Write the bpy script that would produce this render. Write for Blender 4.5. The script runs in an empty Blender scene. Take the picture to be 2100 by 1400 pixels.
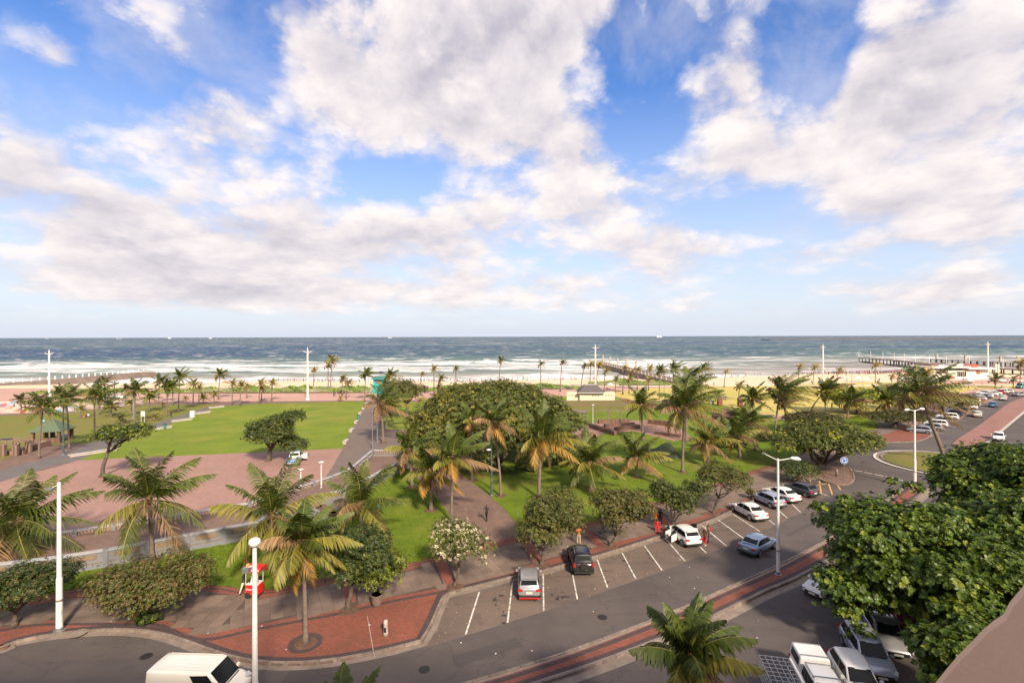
import bpy, bmesh, math, random
import numpy as np
from mathutils import Vector, Matrix
R = math.radians
PI = math.pi
S = bpy.context.scene
COL = S.collection
rng = np.random.default_rng(7)
random.seed(7)
CH = 19.5            # eye height of the balcony above the road, metres

# ------------------------------------------------------------------ camera
cam_d = bpy.data.cameras.new('camera'); cam = bpy.data.objects.new('camera', cam_d); COL.objects.link(cam)
cam.location = (0, 0, CH); cam.rotation_euler = (R(90), R(0.16), 0)
cam_d.sensor_width = 36; cam_d.lens = 36 * 1000 / 2100
cam_d.shift_y = -10 / 2100
cam_d.clip_start = 0.1; cam_d.clip_end = 120000
S.camera = cam

# ------------------------------------------------------------------ light
SUN_EL, SUN_AZ = R(36), R(180 - 24)     # azimuth clockwise from +Y: the sun stands behind the hotel, a little to the right
w = bpy.data.worlds.new('World'); S.world = w; w.use_nodes = True
WN, WL = w.node_tree.nodes, w.node_tree.links
for n in list(WN): WN.remove(n)
def wn(t, **k):
    n = WN.new(t)
    for a, b in k.items(): setattr(n, a, b)
    return n
def wm(op, a, b=None, c=None, clamp=False):
    n = WN.new('ShaderNodeMath'); n.operation = op; n.use_clamp = clamp
    for i, x in enumerate((a, b, c)):
        if x is None: continue
        if hasattr(x, 'links'): WL.new(x, n.inputs[i])
        else: n.inputs[i].default_value = x
    return n.outputs[0]
def wmap(x, a, b, c=0.0, d=1.0, smooth=True):
    n = WN.new('ShaderNodeMapRange'); n.interpolation_type = 'SMOOTHSTEP' if smooth else 'LINEAR'
    WL.new(x, n.inputs[0])
    for i, q in enumerate((a, b, c, d)): n.inputs[i + 1].default_value = q
    return n.outputs[0]
def wmix(f, a, b):
    n = WN.new('ShaderNodeMix'); n.data_type = 'RGBA'
    if hasattr(f, 'links'): WL.new(f, n.inputs[0])
    else: n.inputs[0].default_value = f
    for i, x in ((6, a), (7, b)):
        if hasattr(x, 'links'): WL.new(x, n.inputs[i])
        else: n.inputs[i].default_value = (*x, 1)
    return n.outputs[2]
SKY_S = 0.10
sky = wn('ShaderNodeTexSky', sky_type='NISHITA'); sky.sun_disc = False
sky.sun_elevation = SUN_EL; sky.sun_rotation = SUN_AZ; sky.air_density = 1.0; sky.dust_density = 0.6; sky.ozone_density = 2.5
tc = wn('ShaderNodeTexCoord'); sx = wn('ShaderNodeSeparateXYZ'); WL.new(tc.outputs['Generated'], sx.inputs[0])
X_, Y_, Z_ = sx.outputs
az = wm('ARCTAN2', X_, Y_); el = wm('ARCSINE', Z_)
elp = wm('MAXIMUM', el, 0.0)
qy = wm('MULTIPLY', wm('LOGARITHM', wm('ADD', elp, 0.26), 2.718281828), 0.95)
# wrap the azimuth on a circle so that the noise has no seam behind
qx = wm('MULTIPLY', wm('SINE', az), 1.0); qz = wm('COSINE', az)
def fbm(off, scale, detail, rough, dist=0.0, lac=2.0):
    c = wn('ShaderNodeCombineXYZ'); WL.new(qx, c.inputs[0])
    WL.new(wm('ADD', qy, off), c.inputs[1]); WL.new(qz, c.inputs[2])
    n = wn('ShaderNodeTexNoise'); n.noise_dimensions = '3D'; WL.new(c.outputs[0], n.inputs['Vector'])
    n.inputs['Scale'].default_value = scale; n.inputs['Detail'].default_value = detail
    n.inputs['Roughness'].default_value = rough; n.inputs['Distortion'].default_value = dist
    return n.outputs[0]
f1 = fbm(0.0, 5.0, 10, 0.58, 0.15)
f1b = fbm(0.05, 5.0, 6, 0.58, 0.15)
f2 = fbm(3.7, 13.0, 6, 0.62, 0.3)
cv = wn('ShaderNodeCombineXYZ'); WL.new(qx, cv.inputs[0]); WL.new(wm('ADD', qy, wm('MULTIPLY', f2, .10)), cv.inputs[1]); WL.new(wm('ADD', qz, wm('MULTIPLY', f1, .25)), cv.inputs[2])
vo = wn('ShaderNodeTexVoronoi'); vo.feature = 'F1'; WL.new(cv.outputs[0], vo.inputs['Vector']); vo.inputs['Scale'].default_value = 9.0; vo.inputs['Detail'].default_value = 2; vo.inputs['Roughness'].default_value = .55
puff = wm('SUBTRACT', 0.50, vo.outputs['Distance'])
# where the weather has put its cloud banks: (x px, y px, rx, ry, amount), turned into azimuth / elevation
BANKS = [
 (880, 70, 330, 190, .62), (1180, 30, 210, 90, .50), (600, 170, 150, 130, .26), (1790, 200, 120, 100, .25), (960, 210, 210, 130, .55), (640, 70, 140, 110, .18), (700, 220, 120, 120, .25), (420, 290, 170, 110, .5), (140, 420, 260, 170, .46), (40, 330, 110, 80, .25),
 (330, 470, 190, 80, .40), (620, 480, 160, 70, .3), (620, 420, 200, 110, .26), (540, 540, 300, 70, .55), (1170, 290, 90, 90, .4), (1190, 400, 190, 110, .6), (950, 470, 120, 90, .5), (930, 560, 130, 50, .26),
 (1950, 230, 260, 170, .62), (1640, 290, 260, 110, .5), (1560, 130, 70, 90, .18), (1880, 400, 220, 80, .5), (1800, 100, 110, 90, .2), (1400, 505, 150, 55, .7), (1340, 570, 130, 32, .35),
 (1700, 520, 170, 45, .5), (2030, 470, 130, 60, .35), (2010, 565, 80, 26, .3), (1720, 590, 70, 22, .25), (1150, 580, 110, 30, .3), (720, 590, 160, 30, .22), (220, 590, 300, 60, .46), (900, 605, 260, 40, .40), (1850, 600, 240, 40, .36), (1300, 620, 260, 26, .26), (560, 610, 260, 36, .30), (1560, 560, 90, 30, .2), (120, 110, 80, 50, .42), (380, 105, 50, 26, .30), (1450, 190, 100, 100, .46), (1530, 120, 60, 60, .3), (1870, 110, 120, 70, .20), (2060, 60, 80, 70, .1), (180, 500, 200, 70, .25), (800, 490, 100, 60, .42),
 (190, 110, 170, 90, -.20), (1330, 150, 150, 130, -.50), (1640, 60, 100, 120, -.5), (90, 240, 60, 40, -.1), (330, 150, 130, 80, -.22), (1520, 420, 120, 60, -.30), (840, 370, 130, 60, -.30), (1330, 300, 80, 60, -.25),
 (1690, 70, 70, 120, -.35), (500, 100, 60, 90, -.25), (270, 370, 80, 30, -.25), (1620, 440, 90, 60, -.2), (640, 560, 70, 30, -.1), (720, 330, 50, 40, -.05), (1800, 320, 60, 20, -.05)]
ae = wn('ShaderNodeCombineXYZ'); WL.new(az, ae.inputs[0]); WL.new(el, ae.inputs[1])
acc = None
for (px, py, rx, ry, am) in BANKS:
    u, v = (px - 1050) / 1000, (690 - py) / 1000
    a0 = math.atan(u); e0 = math.atan(v / math.hypot(1, u))
    ra = rx / 1000 / (1 + u * u) * 1.45; re = ry / 1000 / math.hypot(1, u) * 1.45
    s = wn('ShaderNodeVectorMath', operation='SUBTRACT'); WL.new(ae.outputs[0], s.inputs[0]); s.inputs[1].default_value = (a0, e0, 0)
    m = wn('ShaderNodeVectorMath', operation='MULTIPLY'); WL.new(s.outputs[0], m.inputs[0]); m.inputs[1].default_value = (1 / ra, 1 / re, 0)
    l = wn('ShaderNodeVectorMath', operation='LENGTH'); WL.new(m.outputs[0], l.inputs[0])
    g = wmap(l.outputs['Value'], 1.0, 0.0, 0.0, am)
    acc = g if acc is None else wm('ADD', acc, g)
front = wmap(Y_, -0.1, 0.35)                       # beyond the mapped banks: unseen broken cloud, cover raised to brighten the ground
acc = wm('ADD', wm('MULTIPLY', acc, front), wm('MULTIPLY', wm('MAXIMUM', wm('SUBTRACT', 1.0, front), wmap(el, 0.60, 0.95)), 0.42))
amp = 1.75
dens = wm('ADD', wm('ADD', wm('ADD', acc, 0.11), wm('MULTIPLY', puff, 0.42)), wm('ADD', wm('MULTIPLY', wm('SUBTRACT', f1, 0.5), amp), wm('MULTIPLY', wm('SUBTRACT', f2, 0.5), 0.46)))
hz = wmap(el, 0.008, 0.060)                         # clouds thin out into the pale horizon
cov = wm('MULTIPLY', wmap(dens, -0.16, 0.48), hz)
f3 = fbm(9.1, 2.3, 6, 0.62, 0.4)
veil = wm('MULTIPLY', wmap(f3, 0.44, 0.66), wm('MULTIPLY', hz, 0.34))
cov = wm('MAXIMUM', cov, veil)
relief = wm('ADD', wm('MULTIPLY', wm('SUBTRACT', f1, f1b), 2.6), wm('MULTIPLY', puff, 0.55))
thick = wmap(dens, 0.30, 0.85)
shade = wm('SUBTRACT', wm('ADD', 0.93, relief), wm('MULTIPLY', thick, 0.27), clamp=True)
CB = 4.15   # luminance of sunlit cloud, in the sky texture's units
cloud = wmix(shade, (CB * .60, CB * .565, CB * .66), (CB * 1.10, CB * 1.015, CB * .99))
# air: the clear sky is deepened overhead and pales toward the horizon
sk = wn('ShaderNodeHueSaturation'); WL.new(sky.outputs[0], sk.inputs['Color']); sk.inputs['Saturation'].default_value = 1.24; sk.inputs['Value'].default_value = 0.94; sk.inputs['Hue'].default_value = 0.512
pale = wmap(elp, 0.0, 0.46, 0.96, 0.0, smooth=False)
base = wmix(pale, sk.outputs[0], (3.05, 3.28, 3.85))
allc = wmix(cov, base, cloud)
bg = wn('ShaderNodeBackground'); WL.new(allc, bg.inputs[0]); bg.inputs[1].default_value = SKY_S
wo = wn('ShaderNodeOutputWorld'); WL.new(bg.outputs[0], wo.inputs[0])

sun_d = bpy.data.lights.new('sun', 'SUN'); sun = bpy.data.objects.new('sun', sun_d); COL.objects.link(sun)
sun_d.energy = 3.4; sun_d.angle = R(6); sun_d.color = (1.0, 0.84, 0.64)
sdir = Vector((math.sin(SUN_AZ) * math.cos(SUN_EL), math.cos(SUN_AZ) * math.cos(SUN_EL), math.sin(SUN_EL)))
sun.rotation_euler = (-sdir).to_track_quat('-Z', 'Y').to_euler(); sun.location = sdir * 200
S.view_settings.view_transform = 'Standard'; S.view_settings.look = 'None'
S.view_settings.exposure = 1.22; S.view_settings.gamma = 1
S.cycles.use_adaptive_sampling = True
S.cycles.max_bounces = 6; S.cycles.diffuse_bounces = 3; S.cycles.glossy_bounces = 2; S.cycles.transmission_bounces = 3; S.cycles.transparent_max_bounces = 6

# ------------------------------------------------------------------ helpers
ROLL = 6 / 2100
def P(x, y, z=0.0):
    """where the sight line through a pixel of the photograph meets the level z"""
    dx, dy = x - 1050, y - 690
    yy = dy + ROLL * dx; xx = dx - ROLL * dy
    return ((CH - z) * xx / yy, (CH - z) * 1000 / yy)
def PP(lst, z=0.0): return [P(a, b, z) for a, b in lst]

def tag(o, label=None, cat=None, group=None, kind=None):
    if label: o['label'] = label
    if cat: o['category'] = cat
    if group: o['group'] = group
    if kind: o['kind'] = kind
    return o
def empty(name, loc=(0, 0, 0), rz=0.0, label=None, cat=None, group=None, kind=None):
    o = bpy.data.objects.new(name, None); COL.objects.link(o); o.location = loc; o.rotation_euler = (0, 0, rz)
    o.empty_display_size = .2
    return tag(o, label, cat, group, kind)
def link(name, me, parent=None, loc=None, rot=None):
    o = bpy.data.objects.new(name, me); COL.objects.link(o)
    if parent is not None: o.parent = parent
    if loc is not None: o.location = loc
    if rot is not None: o.rotation_euler = rot
    return o
def np_mesh(name, V, F, mats, mi=None, smooth=False):
    """V (n,3); F (m,k) one face size, or a list of such arrays"""
    Fs = F if isinstance(F, list) and isinstance(F[0], np.ndarray) else [F]
    Fs = [np.asarray(f, dtype=np.int32) for f in Fs if len(f)]
    me = bpy.data.meshes.new(name)
    V = np.asarray(V, dtype=np.float32)
    me.vertices.add(len(V)); me.vertices.foreach_set('co', V.ravel())
    loops = np.concatenate([f.ravel() for f in Fs]); tot = np.concatenate([np.full(len(f), f.shape[1], dtype=np.int32) for f in Fs])
    start = np.concatenate(([0], np.cumsum(tot)[:-1])).astype(np.int32)
    me.loops.add(len(loops)); me.loops.foreach_set('vertex_index', loops)
    me.polygons.add(len(tot)); me.polygons.foreach_set('loop_start', start); me.polygons.foreach_set('loop_total', tot)
    for m in (mats if isinstance(mats, (list, tuple)) else [mats]): me.materials.append(m)
    if mi is not None: me.polygons.foreach_set('material_index', np.asarray(mi, dtype=np.int32))
    if smooth: me.polygons.foreach_set('use_smooth', np.ones(len(tot), dtype=bool))
    me.update(calc_edges=True); me.validate()
    return me
class MB:
    def __init__(s): s.v = []; s.f = []; s.m = []
    def add(s, vs, fs, m=0):
        b = len(s.v); s.v += [tuple(v) for v in vs]; s.f += [tuple(b + i for i in f) for f in fs]; s.m += [m] * len(fs); return s
    def box(s, c, d, rz=0.0, m=0, taper=1.0):
        x, y, z = (k / 2 for k in d); cs, sn = math.cos(rz), math.sin(rz); vs = []
        for (a, b, e) in ((-1, -1, -1), (1, -1, -1), (1, 1, -1), (-1, 1, -1), (-1, -1, 1), (1, -1, 1), (1, 1, 1), (-1, 1, 1)):
            t = taper if e > 0 else 1
            px, py = a * x * t, b * y * t
            vs.append((c[0] + px * cs - py * sn, c[1] + px * sn + py * cs, c[2] + e * z))
        return s.add(vs, [(0, 3, 2, 1), (4, 5, 6, 7), (0, 1, 5, 4), (1, 2, 6, 5), (2, 3, 7, 6), (3, 0, 4, 7)], m)
    def tube(s, pts, rad, n=8, m=0, cap=True):
        pts = [Vector(p) for p in pts]; k = len(pts)
        rad = [rad] * k if not hasattr(rad, '__len__') else rad
        vs = []; ref = Vector((0, 1, 0)) if abs((pts[-1] - pts[0]).normalized().y) < .9 else Vector((1, 0, 0))
        for i, p in enumerate(pts):
            t = (pts[min(i + 1, k - 1)] - pts[max(i - 1, 0)]).normalized()
            a = t.cross(ref).normalized(); b = t.cross(a)
            for j in range(n):
                q = 2 * PI * j / n; vs.append(p + (a * math.cos(q) + b * math.sin(q)) * rad[i])
        fs = [(i * n + j, i * n + (j + 1) % n, (i + 1) * n + (j + 1) % n, (i + 1) * n + j) for i in range(k - 1) for j in range(n)]
        if cap: fs += [tuple(range(n - 1, -1, -1)), tuple((k - 1) * n + j for j in range(n))]
        return s.add(vs, fs, m)
    def lathe(s, prof, c=(0, 0, 0), n=14, m=0):
        return s.tube([(c[0], c[1], c[2] + z) for r, z in prof], [max(r, .001) for r, z in prof], n, m)
    def poly(s, pts, z, m=0): return s.add([(a, b, z) for a, b in pts], [tuple(range(len(pts)))], m)
    def prism(s, pts, z0, z1, m=0):
        n = len(pts); vs = [(a, b, z0) for a, b in pts] + [(a, b, z1) for a, b in pts]
        return s.add(vs, [tuple(range(n, 2 * n)), tuple(range(n - 1, -1, -1))] + [(i, (i + 1) % n, n + (i + 1) % n, n + i) for i in range(n)], m)
    def mesh(s, name, mats, smooth=False, fix=True):
        me = bpy.data.meshes.new(name); me.from_pydata([tuple(v) for v in s.v], [], s.f)
        for q in (mats if isinstance(mats, (list, tuple)) else [mats]): me.materials.append(q)
        me.polygons.foreach_set('material_index', s.m)
        if smooth: me.polygons.foreach_set('use_smooth', [True] * len(s.f))
        if fix:
            bm = bmesh.new(); bm.from_mesh(me); bmesh.ops.recalc_face_normals(bm, faces=bm.faces); bm.to_mesh(me); bm.free()
        me.update(); return me
    def obj(s, name, mats, parent=None, smooth=False, loc=None, rot=None, bevel=0.0, fix=True):
        o = link(name, s.mesh(name, mats, smooth, fix), parent, loc, rot)
        if bevel:
            b = o.modifiers.new('bevel', 'BEVEL'); b.width = bevel; b.segments = 2; b.limit_method = 'ANGLE'; b.angle_limit = R(35)
        return o
def smoothline(pts, sub=6, closed=False):
    out = []; n = len(pts)
    rngi = range(n if closed else n - 1)
    for i in rngi:
        g = (lambda k: Vector(pts[k % n])) if closed else (lambda k: Vector(pts[min(max(k, 0), n - 1)]))
        p0, p1, p2, p3 = g(i - 1), g(i), g(i + 1), g(i + 2)
        for j in range(sub):
            t = j / sub
            q = 0.5 * ((2 * p1) + (p2 - p0) * t + (2 * p0 - 5 * p1 + 4 * p2 - p3) * t * t + (3 * p1 - p0 - 3 * p2 + p3) * t ** 3)
            out.append((q.x, q.y))
    if not closed: out.append(tuple(pts[-1]))
    return out
def offset(line, d):
    out = []; n = len(line)
    for i in range(n):
        a = Vector(line[max(i - 1, 0)]); b = Vector(line[min(i + 1, n - 1)]); t = (b - a).normalized()
        out.append((line[i][0] - t.y * d, line[i][1] + t.x * d))
    return out
def ribbon(mb, line, d0, d1, z, m=0, z1=None):
    a, b = offset(line, d0), offset(line, d1); n = len(line)
    z1 = z if z1 is None else z1
    mb.add([(p[0], p[1], z) for p in a] + [(p[0], p[1], z1) for p in b], [(i, i + 1, n + i + 1, n + i) for i in range(n - 1)], m)
def resample(line, step):
    pts = [Vector(p) for p in line]; L = [0]
    for i in range(1, len(pts)): L.append(L[-1] + (pts[i] - pts[i - 1]).length)
    n = max(1, round(L[-1] / step)); out = []
    for k in range(n + 1):
        s_ = L[-1] * k / n; i = max(1, next((j for j in range(len(L)) if L[j] >= s_ - 1e-9), len(L) - 1))
        t = (s_ - L[i - 1]) / max(L[i] - L[i - 1], 1e-9); q = pts[i - 1].lerp(pts[i], t); out.append((q.x, q.y))
    return out

# ------------------------------------------------------------------ materials
def mat(name, col, rough=.8, metal=0.0, spec=.5, noise=0.0, nscale=3.0, col2=None, bump=0.0, bscale=20.0, coat=0.0, emit=None, translucent=0.0, island=0.0, objrand=0.0, detail=5, bdist=.02, sharp=(.3, .7)):
    m = bpy.data.materials.new(name); m.use_nodes = True; N, L = m.node_tree.nodes, m.node_tree.links
    b = N['Principled BSDF']; b.inputs['Roughness'].default_value = rough; b.inputs['Metallic'].default_value = metal
    b.inputs['Specular IOR Level'].default_value = spec; b.inputs['Coat Weight'].default_value = coat; b.inputs['Coat Roughness'].default_value = .05
    b.inputs['Base Color'].default_value = (*col, 1); out = None
    g = N.new('ShaderNodeNewGeometry')
    if noise or col2:
        n = N.new('ShaderNodeTexNoise'); n.inputs['Scale'].default_value = nscale; n.inputs['Detail'].default_value = detail; n.inputs['Roughness'].default_value = .6
        L.new(g.outputs['Position'], n.inputs['Vector'])
        r = N.new('ShaderNodeMapRange'); L.new(n.outputs[0], r.inputs[0]); r.inputs[1].default_value = sharp[0]; r.inputs[2].default_value = sharp[1]
        mx = N.new('ShaderNodeMix'); mx.data_type = 'RGBA'; L.new(r.outputs[0], mx.inputs[0])
        c2 = col2 or tuple(c * (1 - noise) for c in col)
        mx.inputs[6].default_value = (*col, 1); mx.inputs[7].default_value = (*c2, 1); out = mx.outputs[2]
    if island or objrand:
        src = g.outputs['Random Per Island']
        if objrand:
            oi = N.new('ShaderNodeObjectInfo'); src = oi.outputs['Random']
        r = N.new('ShaderNodeMapRange'); L.new(src, r.inputs[0]); k = island or objrand; r.inputs[3].default_value = 1 - k; r.inputs[4].default_value = 1 + k
        mx = N.new('ShaderNodeMix'); mx.data_type = 'RGBA'; mx.blend_type = 'MULTIPLY'; mx.inputs[0].default_value = 1
        if out: L.new(out, mx.inputs[6])
        else: mx.inputs[6].default_value = (*col, 1)
        L.new(r.outputs[0], mx.inputs[7]); out = mx.outputs[2]
    if out: L.new(out, b.inputs['Base Color'])
    if bump:
        n = N.new('ShaderNodeTexNoise'); n.inputs['Scale'].default_value = bscale; n.inputs['Detail'].default_value = 4; L.new(g.outputs['Position'], n.inputs['Vector'])
        bp = N.new('ShaderNodeBump'); bp.inputs['Strength'].default_value = bump; bp.inputs['Distance'].default_value = bdist; L.new(n.outputs[0], bp.inputs['Height']); L.new(bp.outputs[0], b.inputs['Normal'])
    if emit: b.inputs['Emission Color'].default_value = (*emit, 1); b.inputs['Emission Strength'].default_value = 1
    if translucent:
        t = N.new('ShaderNodeBsdfTranslucent'); ms = N.new('ShaderNodeMixShader'); ms.inputs[0].default_value = translucent
        if out: L.new(out, t.inputs[0])
        else: t.inputs[0].default_value = (*col, 1)
        L.new(b.outputs[0], ms.inputs[1]); L.new(t.outputs[0], ms.inputs[2]); L.new(ms.outputs[0], N['Material Output'].inputs[0])
    return m
def brickmat(name, c1, c2, mortar, bw=.2, bh=.1, ang=0.0, msize=.012, rough=.85, stain=.25, stscale=.35, offs=.5, bumpk=.4, stcol=None):
    m = bpy.data.materials.new(name); m.use_nodes = True; N, L = m.node_tree.nodes, m.node_tree.links; b = N['Principled BSDF']; b.inputs['Roughness'].default_value = rough
    b.inputs['Specular IOR Level'].default_value = .3
    g = N.new('ShaderNodeNewGeometry'); mp = N.new('ShaderNodeMapping'); L.new(g.outputs['Position'], mp.inputs[0]); mp.inputs['Rotation'].default_value = (0, 0, ang)
    t = N.new('ShaderNodeTexBrick'); L.new(mp.outputs[0], t.inputs[0]); t.offset = offs
    for k, v in (('Color1', c1), ('Color2', c2), ('Mortar', mortar)): t.inputs[k].default_value = (*v, 1)
    t.inputs['Scale'].default_value = 1; t.inputs['Brick Width'].default_value = bw; t.inputs['Row Height'].default_value = bh; t.inputs['Mortar Size'].default_value = msize; t.inputs['Mortar Smooth'].default_value = .3
    n = N.new('ShaderNodeTexNoise'); L.new(g.outputs['Position'], n.inputs['Vector']); n.inputs['Scale'].default_value = stscale; n.inputs['Detail'].default_value = 7; n.inputs['Roughness'].default_value = .65
    r = N.new('ShaderNodeMapRange'); L.new(n.outputs[0], r.inputs[0]); r.inputs[1].default_value = .35; r.inputs[2].default_value = .68; r.inputs[3].default_value = 0; r.inputs[4].default_value = stain
    mx = N.new('ShaderNodeMix'); mx.data_type = 'RGBA'; L.new(r.outputs[0], mx.inputs[0]); L.new(t.outputs[0], mx.inputs[6]); mx.inputs[7].default_value = (*(stcol or tuple(k * .35 for k in c1)), 1)
    L.new(mx.outputs[2], b.inputs['Base Color'])
    bp = N.new('ShaderNodeBump'); bp.inputs['Strength'].default_value = bumpk; bp.inputs['Distance'].default_value = .01; bp.invert = True; L.new(t.outputs['Fac'], bp.inputs['Height']); L.new(bp.outputs[0], b.inputs['Normal'])
    return m
M = {}
M['asphalt'] = mat('asphalt', (.066, .058, .058), .9, noise=1, nscale=.22, col2=(.084, .071, .068), bump=.5, bscale=45, spec=.25, detail=10, sharp=(.38, .62))
def roadmat(name, c1, c2, dark, speck=.5):
    m = bpy.data.materials.new(name); m.use_nodes = True; N, L = m.node_tree.nodes, m.node_tree.links; b = N['Principled BSDF']; b.inputs['Roughness'].default_value = .85; b.inputs['Specular IOR Level'].default_value = .3
    g = N.new('ShaderNodeNewGeometry'); last = None
    mp = N.new('ShaderNodeMapping'); mp.inputs['Rotation'].default_value = (0, 0, R(-33)); mp.inputs['Scale'].default_value = (.05, .9, 1); L.new(g.outputs['Position'], mp.inputs[0])
    for (vec, sc, cc, lo, hi, a, det) in ((g.outputs['Position'], .16, c2, .40, .60, 1, 8), (mp.outputs[0], 1.0, dark, .50, .72, .45, 5), (g.outputs['Position'], .55, dark, .60, .66, .35, 3), (g.outputs['Position'], 14, tuple(k * 1.7 for k in c2), .58, .72, speck, 3)):
        n = N.new('ShaderNodeTexNoise'); L.new(vec, n.inputs['Vector']); n.inputs['Scale'].default_value = sc; n.inputs['Detail'].default_value = det; n.inputs['Roughness'].default_value = .62
        r = N.new('ShaderNodeMapRange'); L.new(n.outputs[0], r.inputs[0]); r.inputs[1].default_value = lo; r.inputs[2].default_value = hi; r.inputs[4].default_value = a
        mx = N.new('ShaderNodeMix'); mx.data_type = 'RGBA'; L.new(r.outputs[0], mx.inputs[0])
        if last is None: mx.inputs[6].default_value = (*c1, 1)
        else: L.new(last, mx.inputs[6])
        mx.inputs[7].default_value = (*cc, 1); last = mx.outputs[2]
    v = N.new('ShaderNodeTexVoronoi'); v.feature = 'DISTANCE_TO_EDGE'; v.inputs['Scale'].default_value = .16; w2 = N.new('ShaderNodeTexNoise'); w2.inputs['Scale'].default_value = .8; w2.inputs['Detail'].default_value = 6; L.new(g.outputs['Position'], w2.inputs['Vector'])
    ad = N.new('ShaderNodeVectorMath'); ad.operation = 'MULTIPLY_ADD'; L.new(w2.outputs['Color'], ad.inputs[0]); ad.inputs[1].default_value = (2.5, 2.5, 0); L.new(g.outputs['Position'], ad.inputs[2]); L.new(ad.outputs[0], v.inputs['Vector'])
    r = N.new('ShaderNodeMapRange'); L.new(v.outputs['Distance'], r.inputs[0]); r.inputs[1].default_value = .008; r.inputs[2].default_value = .003; r.inputs[4].default_value = .28
    mx = N.new('ShaderNodeMix'); mx.data_type = 'RGBA'; L.new(r.outputs[0], mx.inputs[0]); L.new(last, mx.inputs[6]); mx.inputs[7].default_value = (*[k * .6 for k in dark], 1); L.new(mx.outputs[2], b.inputs['Base Color'])
    n = N.new('ShaderNodeTexNoise'); n.inputs['Scale'].default_value = 40; L.new(g.outputs['Position'], n.inputs['Vector']); bp = N.new('ShaderNodeBump'); bp.inputs['Strength'].default_value = .4; bp.inputs['Distance'].default_value = .01; L.new(n.outputs[0], bp.inputs['Height']); L.new(bp.outputs[0], b.inputs['Normal'])
    return m
M['asphalt'] = roadmat('road_asphalt', (.078, .067, .064), (.100, .083, .078), (.054, .046, .045), .35)
M['bay_asphalt'] = roadmat('worn_bay_asphalt', (.150, .112, .092), (.110, .084, .072), (.066, .054, .050), .6)
M['concrete'] = mat('concrete', (.25, .20, .17), .9, noise=1, nscale=1.2, col2=(.15, .118, .098), bump=.4, bscale=25)
M['concrete_pale'] = mat('concrete_pale', (.46, .42, .37), .9, noise=1, nscale=1.6, col2=(.30, .27, .24), bump=.3, bscale=20)
M['slab'] = mat('paving_slab', (.195, .140, .108), .88, noise=1, nscale=.42, col2=(.105, .074, .059), bump=.3, bscale=16, objrand=.16, detail=9)
M['joint'] = mat('paving_joint', (.085, .060, .048), .95, noise=.3, nscale=3)
M['red_brick'] = brickmat('red_brick_paving', (.285, .088, .056), (.195, .060, .042), (.14, .07, .05), .22, .11, R(27), stain=.6, stcol=(.12, .055, .04), stscale=.5)
M['dark_brick'] = brickmat('dark_brick_paving', (.085, .055, .058), (.055, .038, .042), (.08, .06, .055), .22, .11, R(27), stain=.3)
M['pink_brick'] = brickmat('pink_brick_paving', (.35, .205, .168), (.29, .168, .138), (.22, .14, .125), .44, .22, R(10), stain=.55, stscale=.22, stcol=(.22, .14, .12), bumpk=.2)
M['promenade'] = brickmat('promenade_paving', (.44, .26, .21), (.38, .21, .17), (.34, .22, .19), .4, .2, 0, stain=.4, stscale=.1, stcol=(.50, .36, .29), bumpk=.2)
M['brown_path'] = brickmat('brown_path_paving', (.21, .135, .105), (.155, .10, .082), (.10, .07, .06), .4, .4, R(-20), stain=.45, stscale=.5, stcol=(.11, .075, .06), offs=0)
M['grey_path'] = brickmat('grey_path_paving', (.175, .135, .118), (.15, .115, .10), (.10, .08, .072), .6, .3, R(8), stain=.35, stscale=.25, stcol=(.10, .078, .07))
M['tar_path'] = mat('tar_path', (.135, .12, .115), .9, noise=1, nscale=.5, col2=(.105, .092, .088), bump=.3, bscale=25)
def grassmat(name, c1, c2, c3, s=.25):
    m = bpy.data.materials.new(name); m.use_nodes = True; N, L = m.node_tree.nodes, m.node_tree.links; b = N['Principled BSDF']; b.inputs['Roughness'].default_value = .9; b.inputs['Specular IOR Level'].default_value = .15
    g = N.new('ShaderNodeNewGeometry'); last = None
    for i, (sc, cc, lo, hi, det) in enumerate(((s, c2, .38, .62, 8), (s * .33, c3, .50, .72, 6), (9.0, tuple(k * .55 for k in c1), .50, .75, 4))):
        n = N.new('ShaderNodeTexNoise'); L.new(g.outputs['Position'], n.inputs['Vector']); n.inputs['Scale'].default_value = sc; n.inputs['Detail'].default_value = det; n.inputs['Roughness'].default_value = .65
        r = N.new('ShaderNodeMapRange'); L.new(n.outputs[0], r.inputs[0]); r.inputs[1].default_value = lo; r.inputs[2].default_value = hi; r.inputs[4].default_value = .85
        mx = N.new('ShaderNodeMix'); mx.data_type = 'RGBA'; L.new(r.outputs[0], mx.inputs[0])
        if last is None: mx.inputs[6].default_value = (*c1, 1)
        else: L.new(last, mx.inputs[6])
        mx.inputs[7].default_value = (*cc, 1); last = mx.outputs[2]
    L.new(last, b.inputs['Base Color'])
    n = N.new('ShaderNodeTexNoise'); L.new(g.outputs['Position'], n.inputs['Vector']); n.inputs['Scale'].default_value = 6; n.inputs['Detail'].default_value = 6; n.inputs['Roughness'].default_value = .8
    bp = N.new('ShaderNodeBump'); bp.inputs['Strength'].default_value = .9; bp.inputs['Distance'].default_value = .12; L.new(n.outputs[0], bp.inputs['Height']); L.new(bp.outputs[0], b.inputs['Normal'])
    return m
M['lawn'] = grassmat('lawn_grass', (.135, .190, .017), (.088, .142, .012), (.24, .21, .055), .30)
M['lawn_mid'] = grassmat('park_grass', (.18, .225, .026), (.115, .175, .02), (.26, .215, .06), .16)
M['lawn_dry'] = grassmat('beachfront_grass', (.46, .38, .10), (.52, .42, .16), (.30, .32, .07), .06)
M['lawn_patchy'] = grassmat('patchy_grass', (.15, .18, .032), (.20, .16, .055), (.26, .17, .085), .09)
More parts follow.
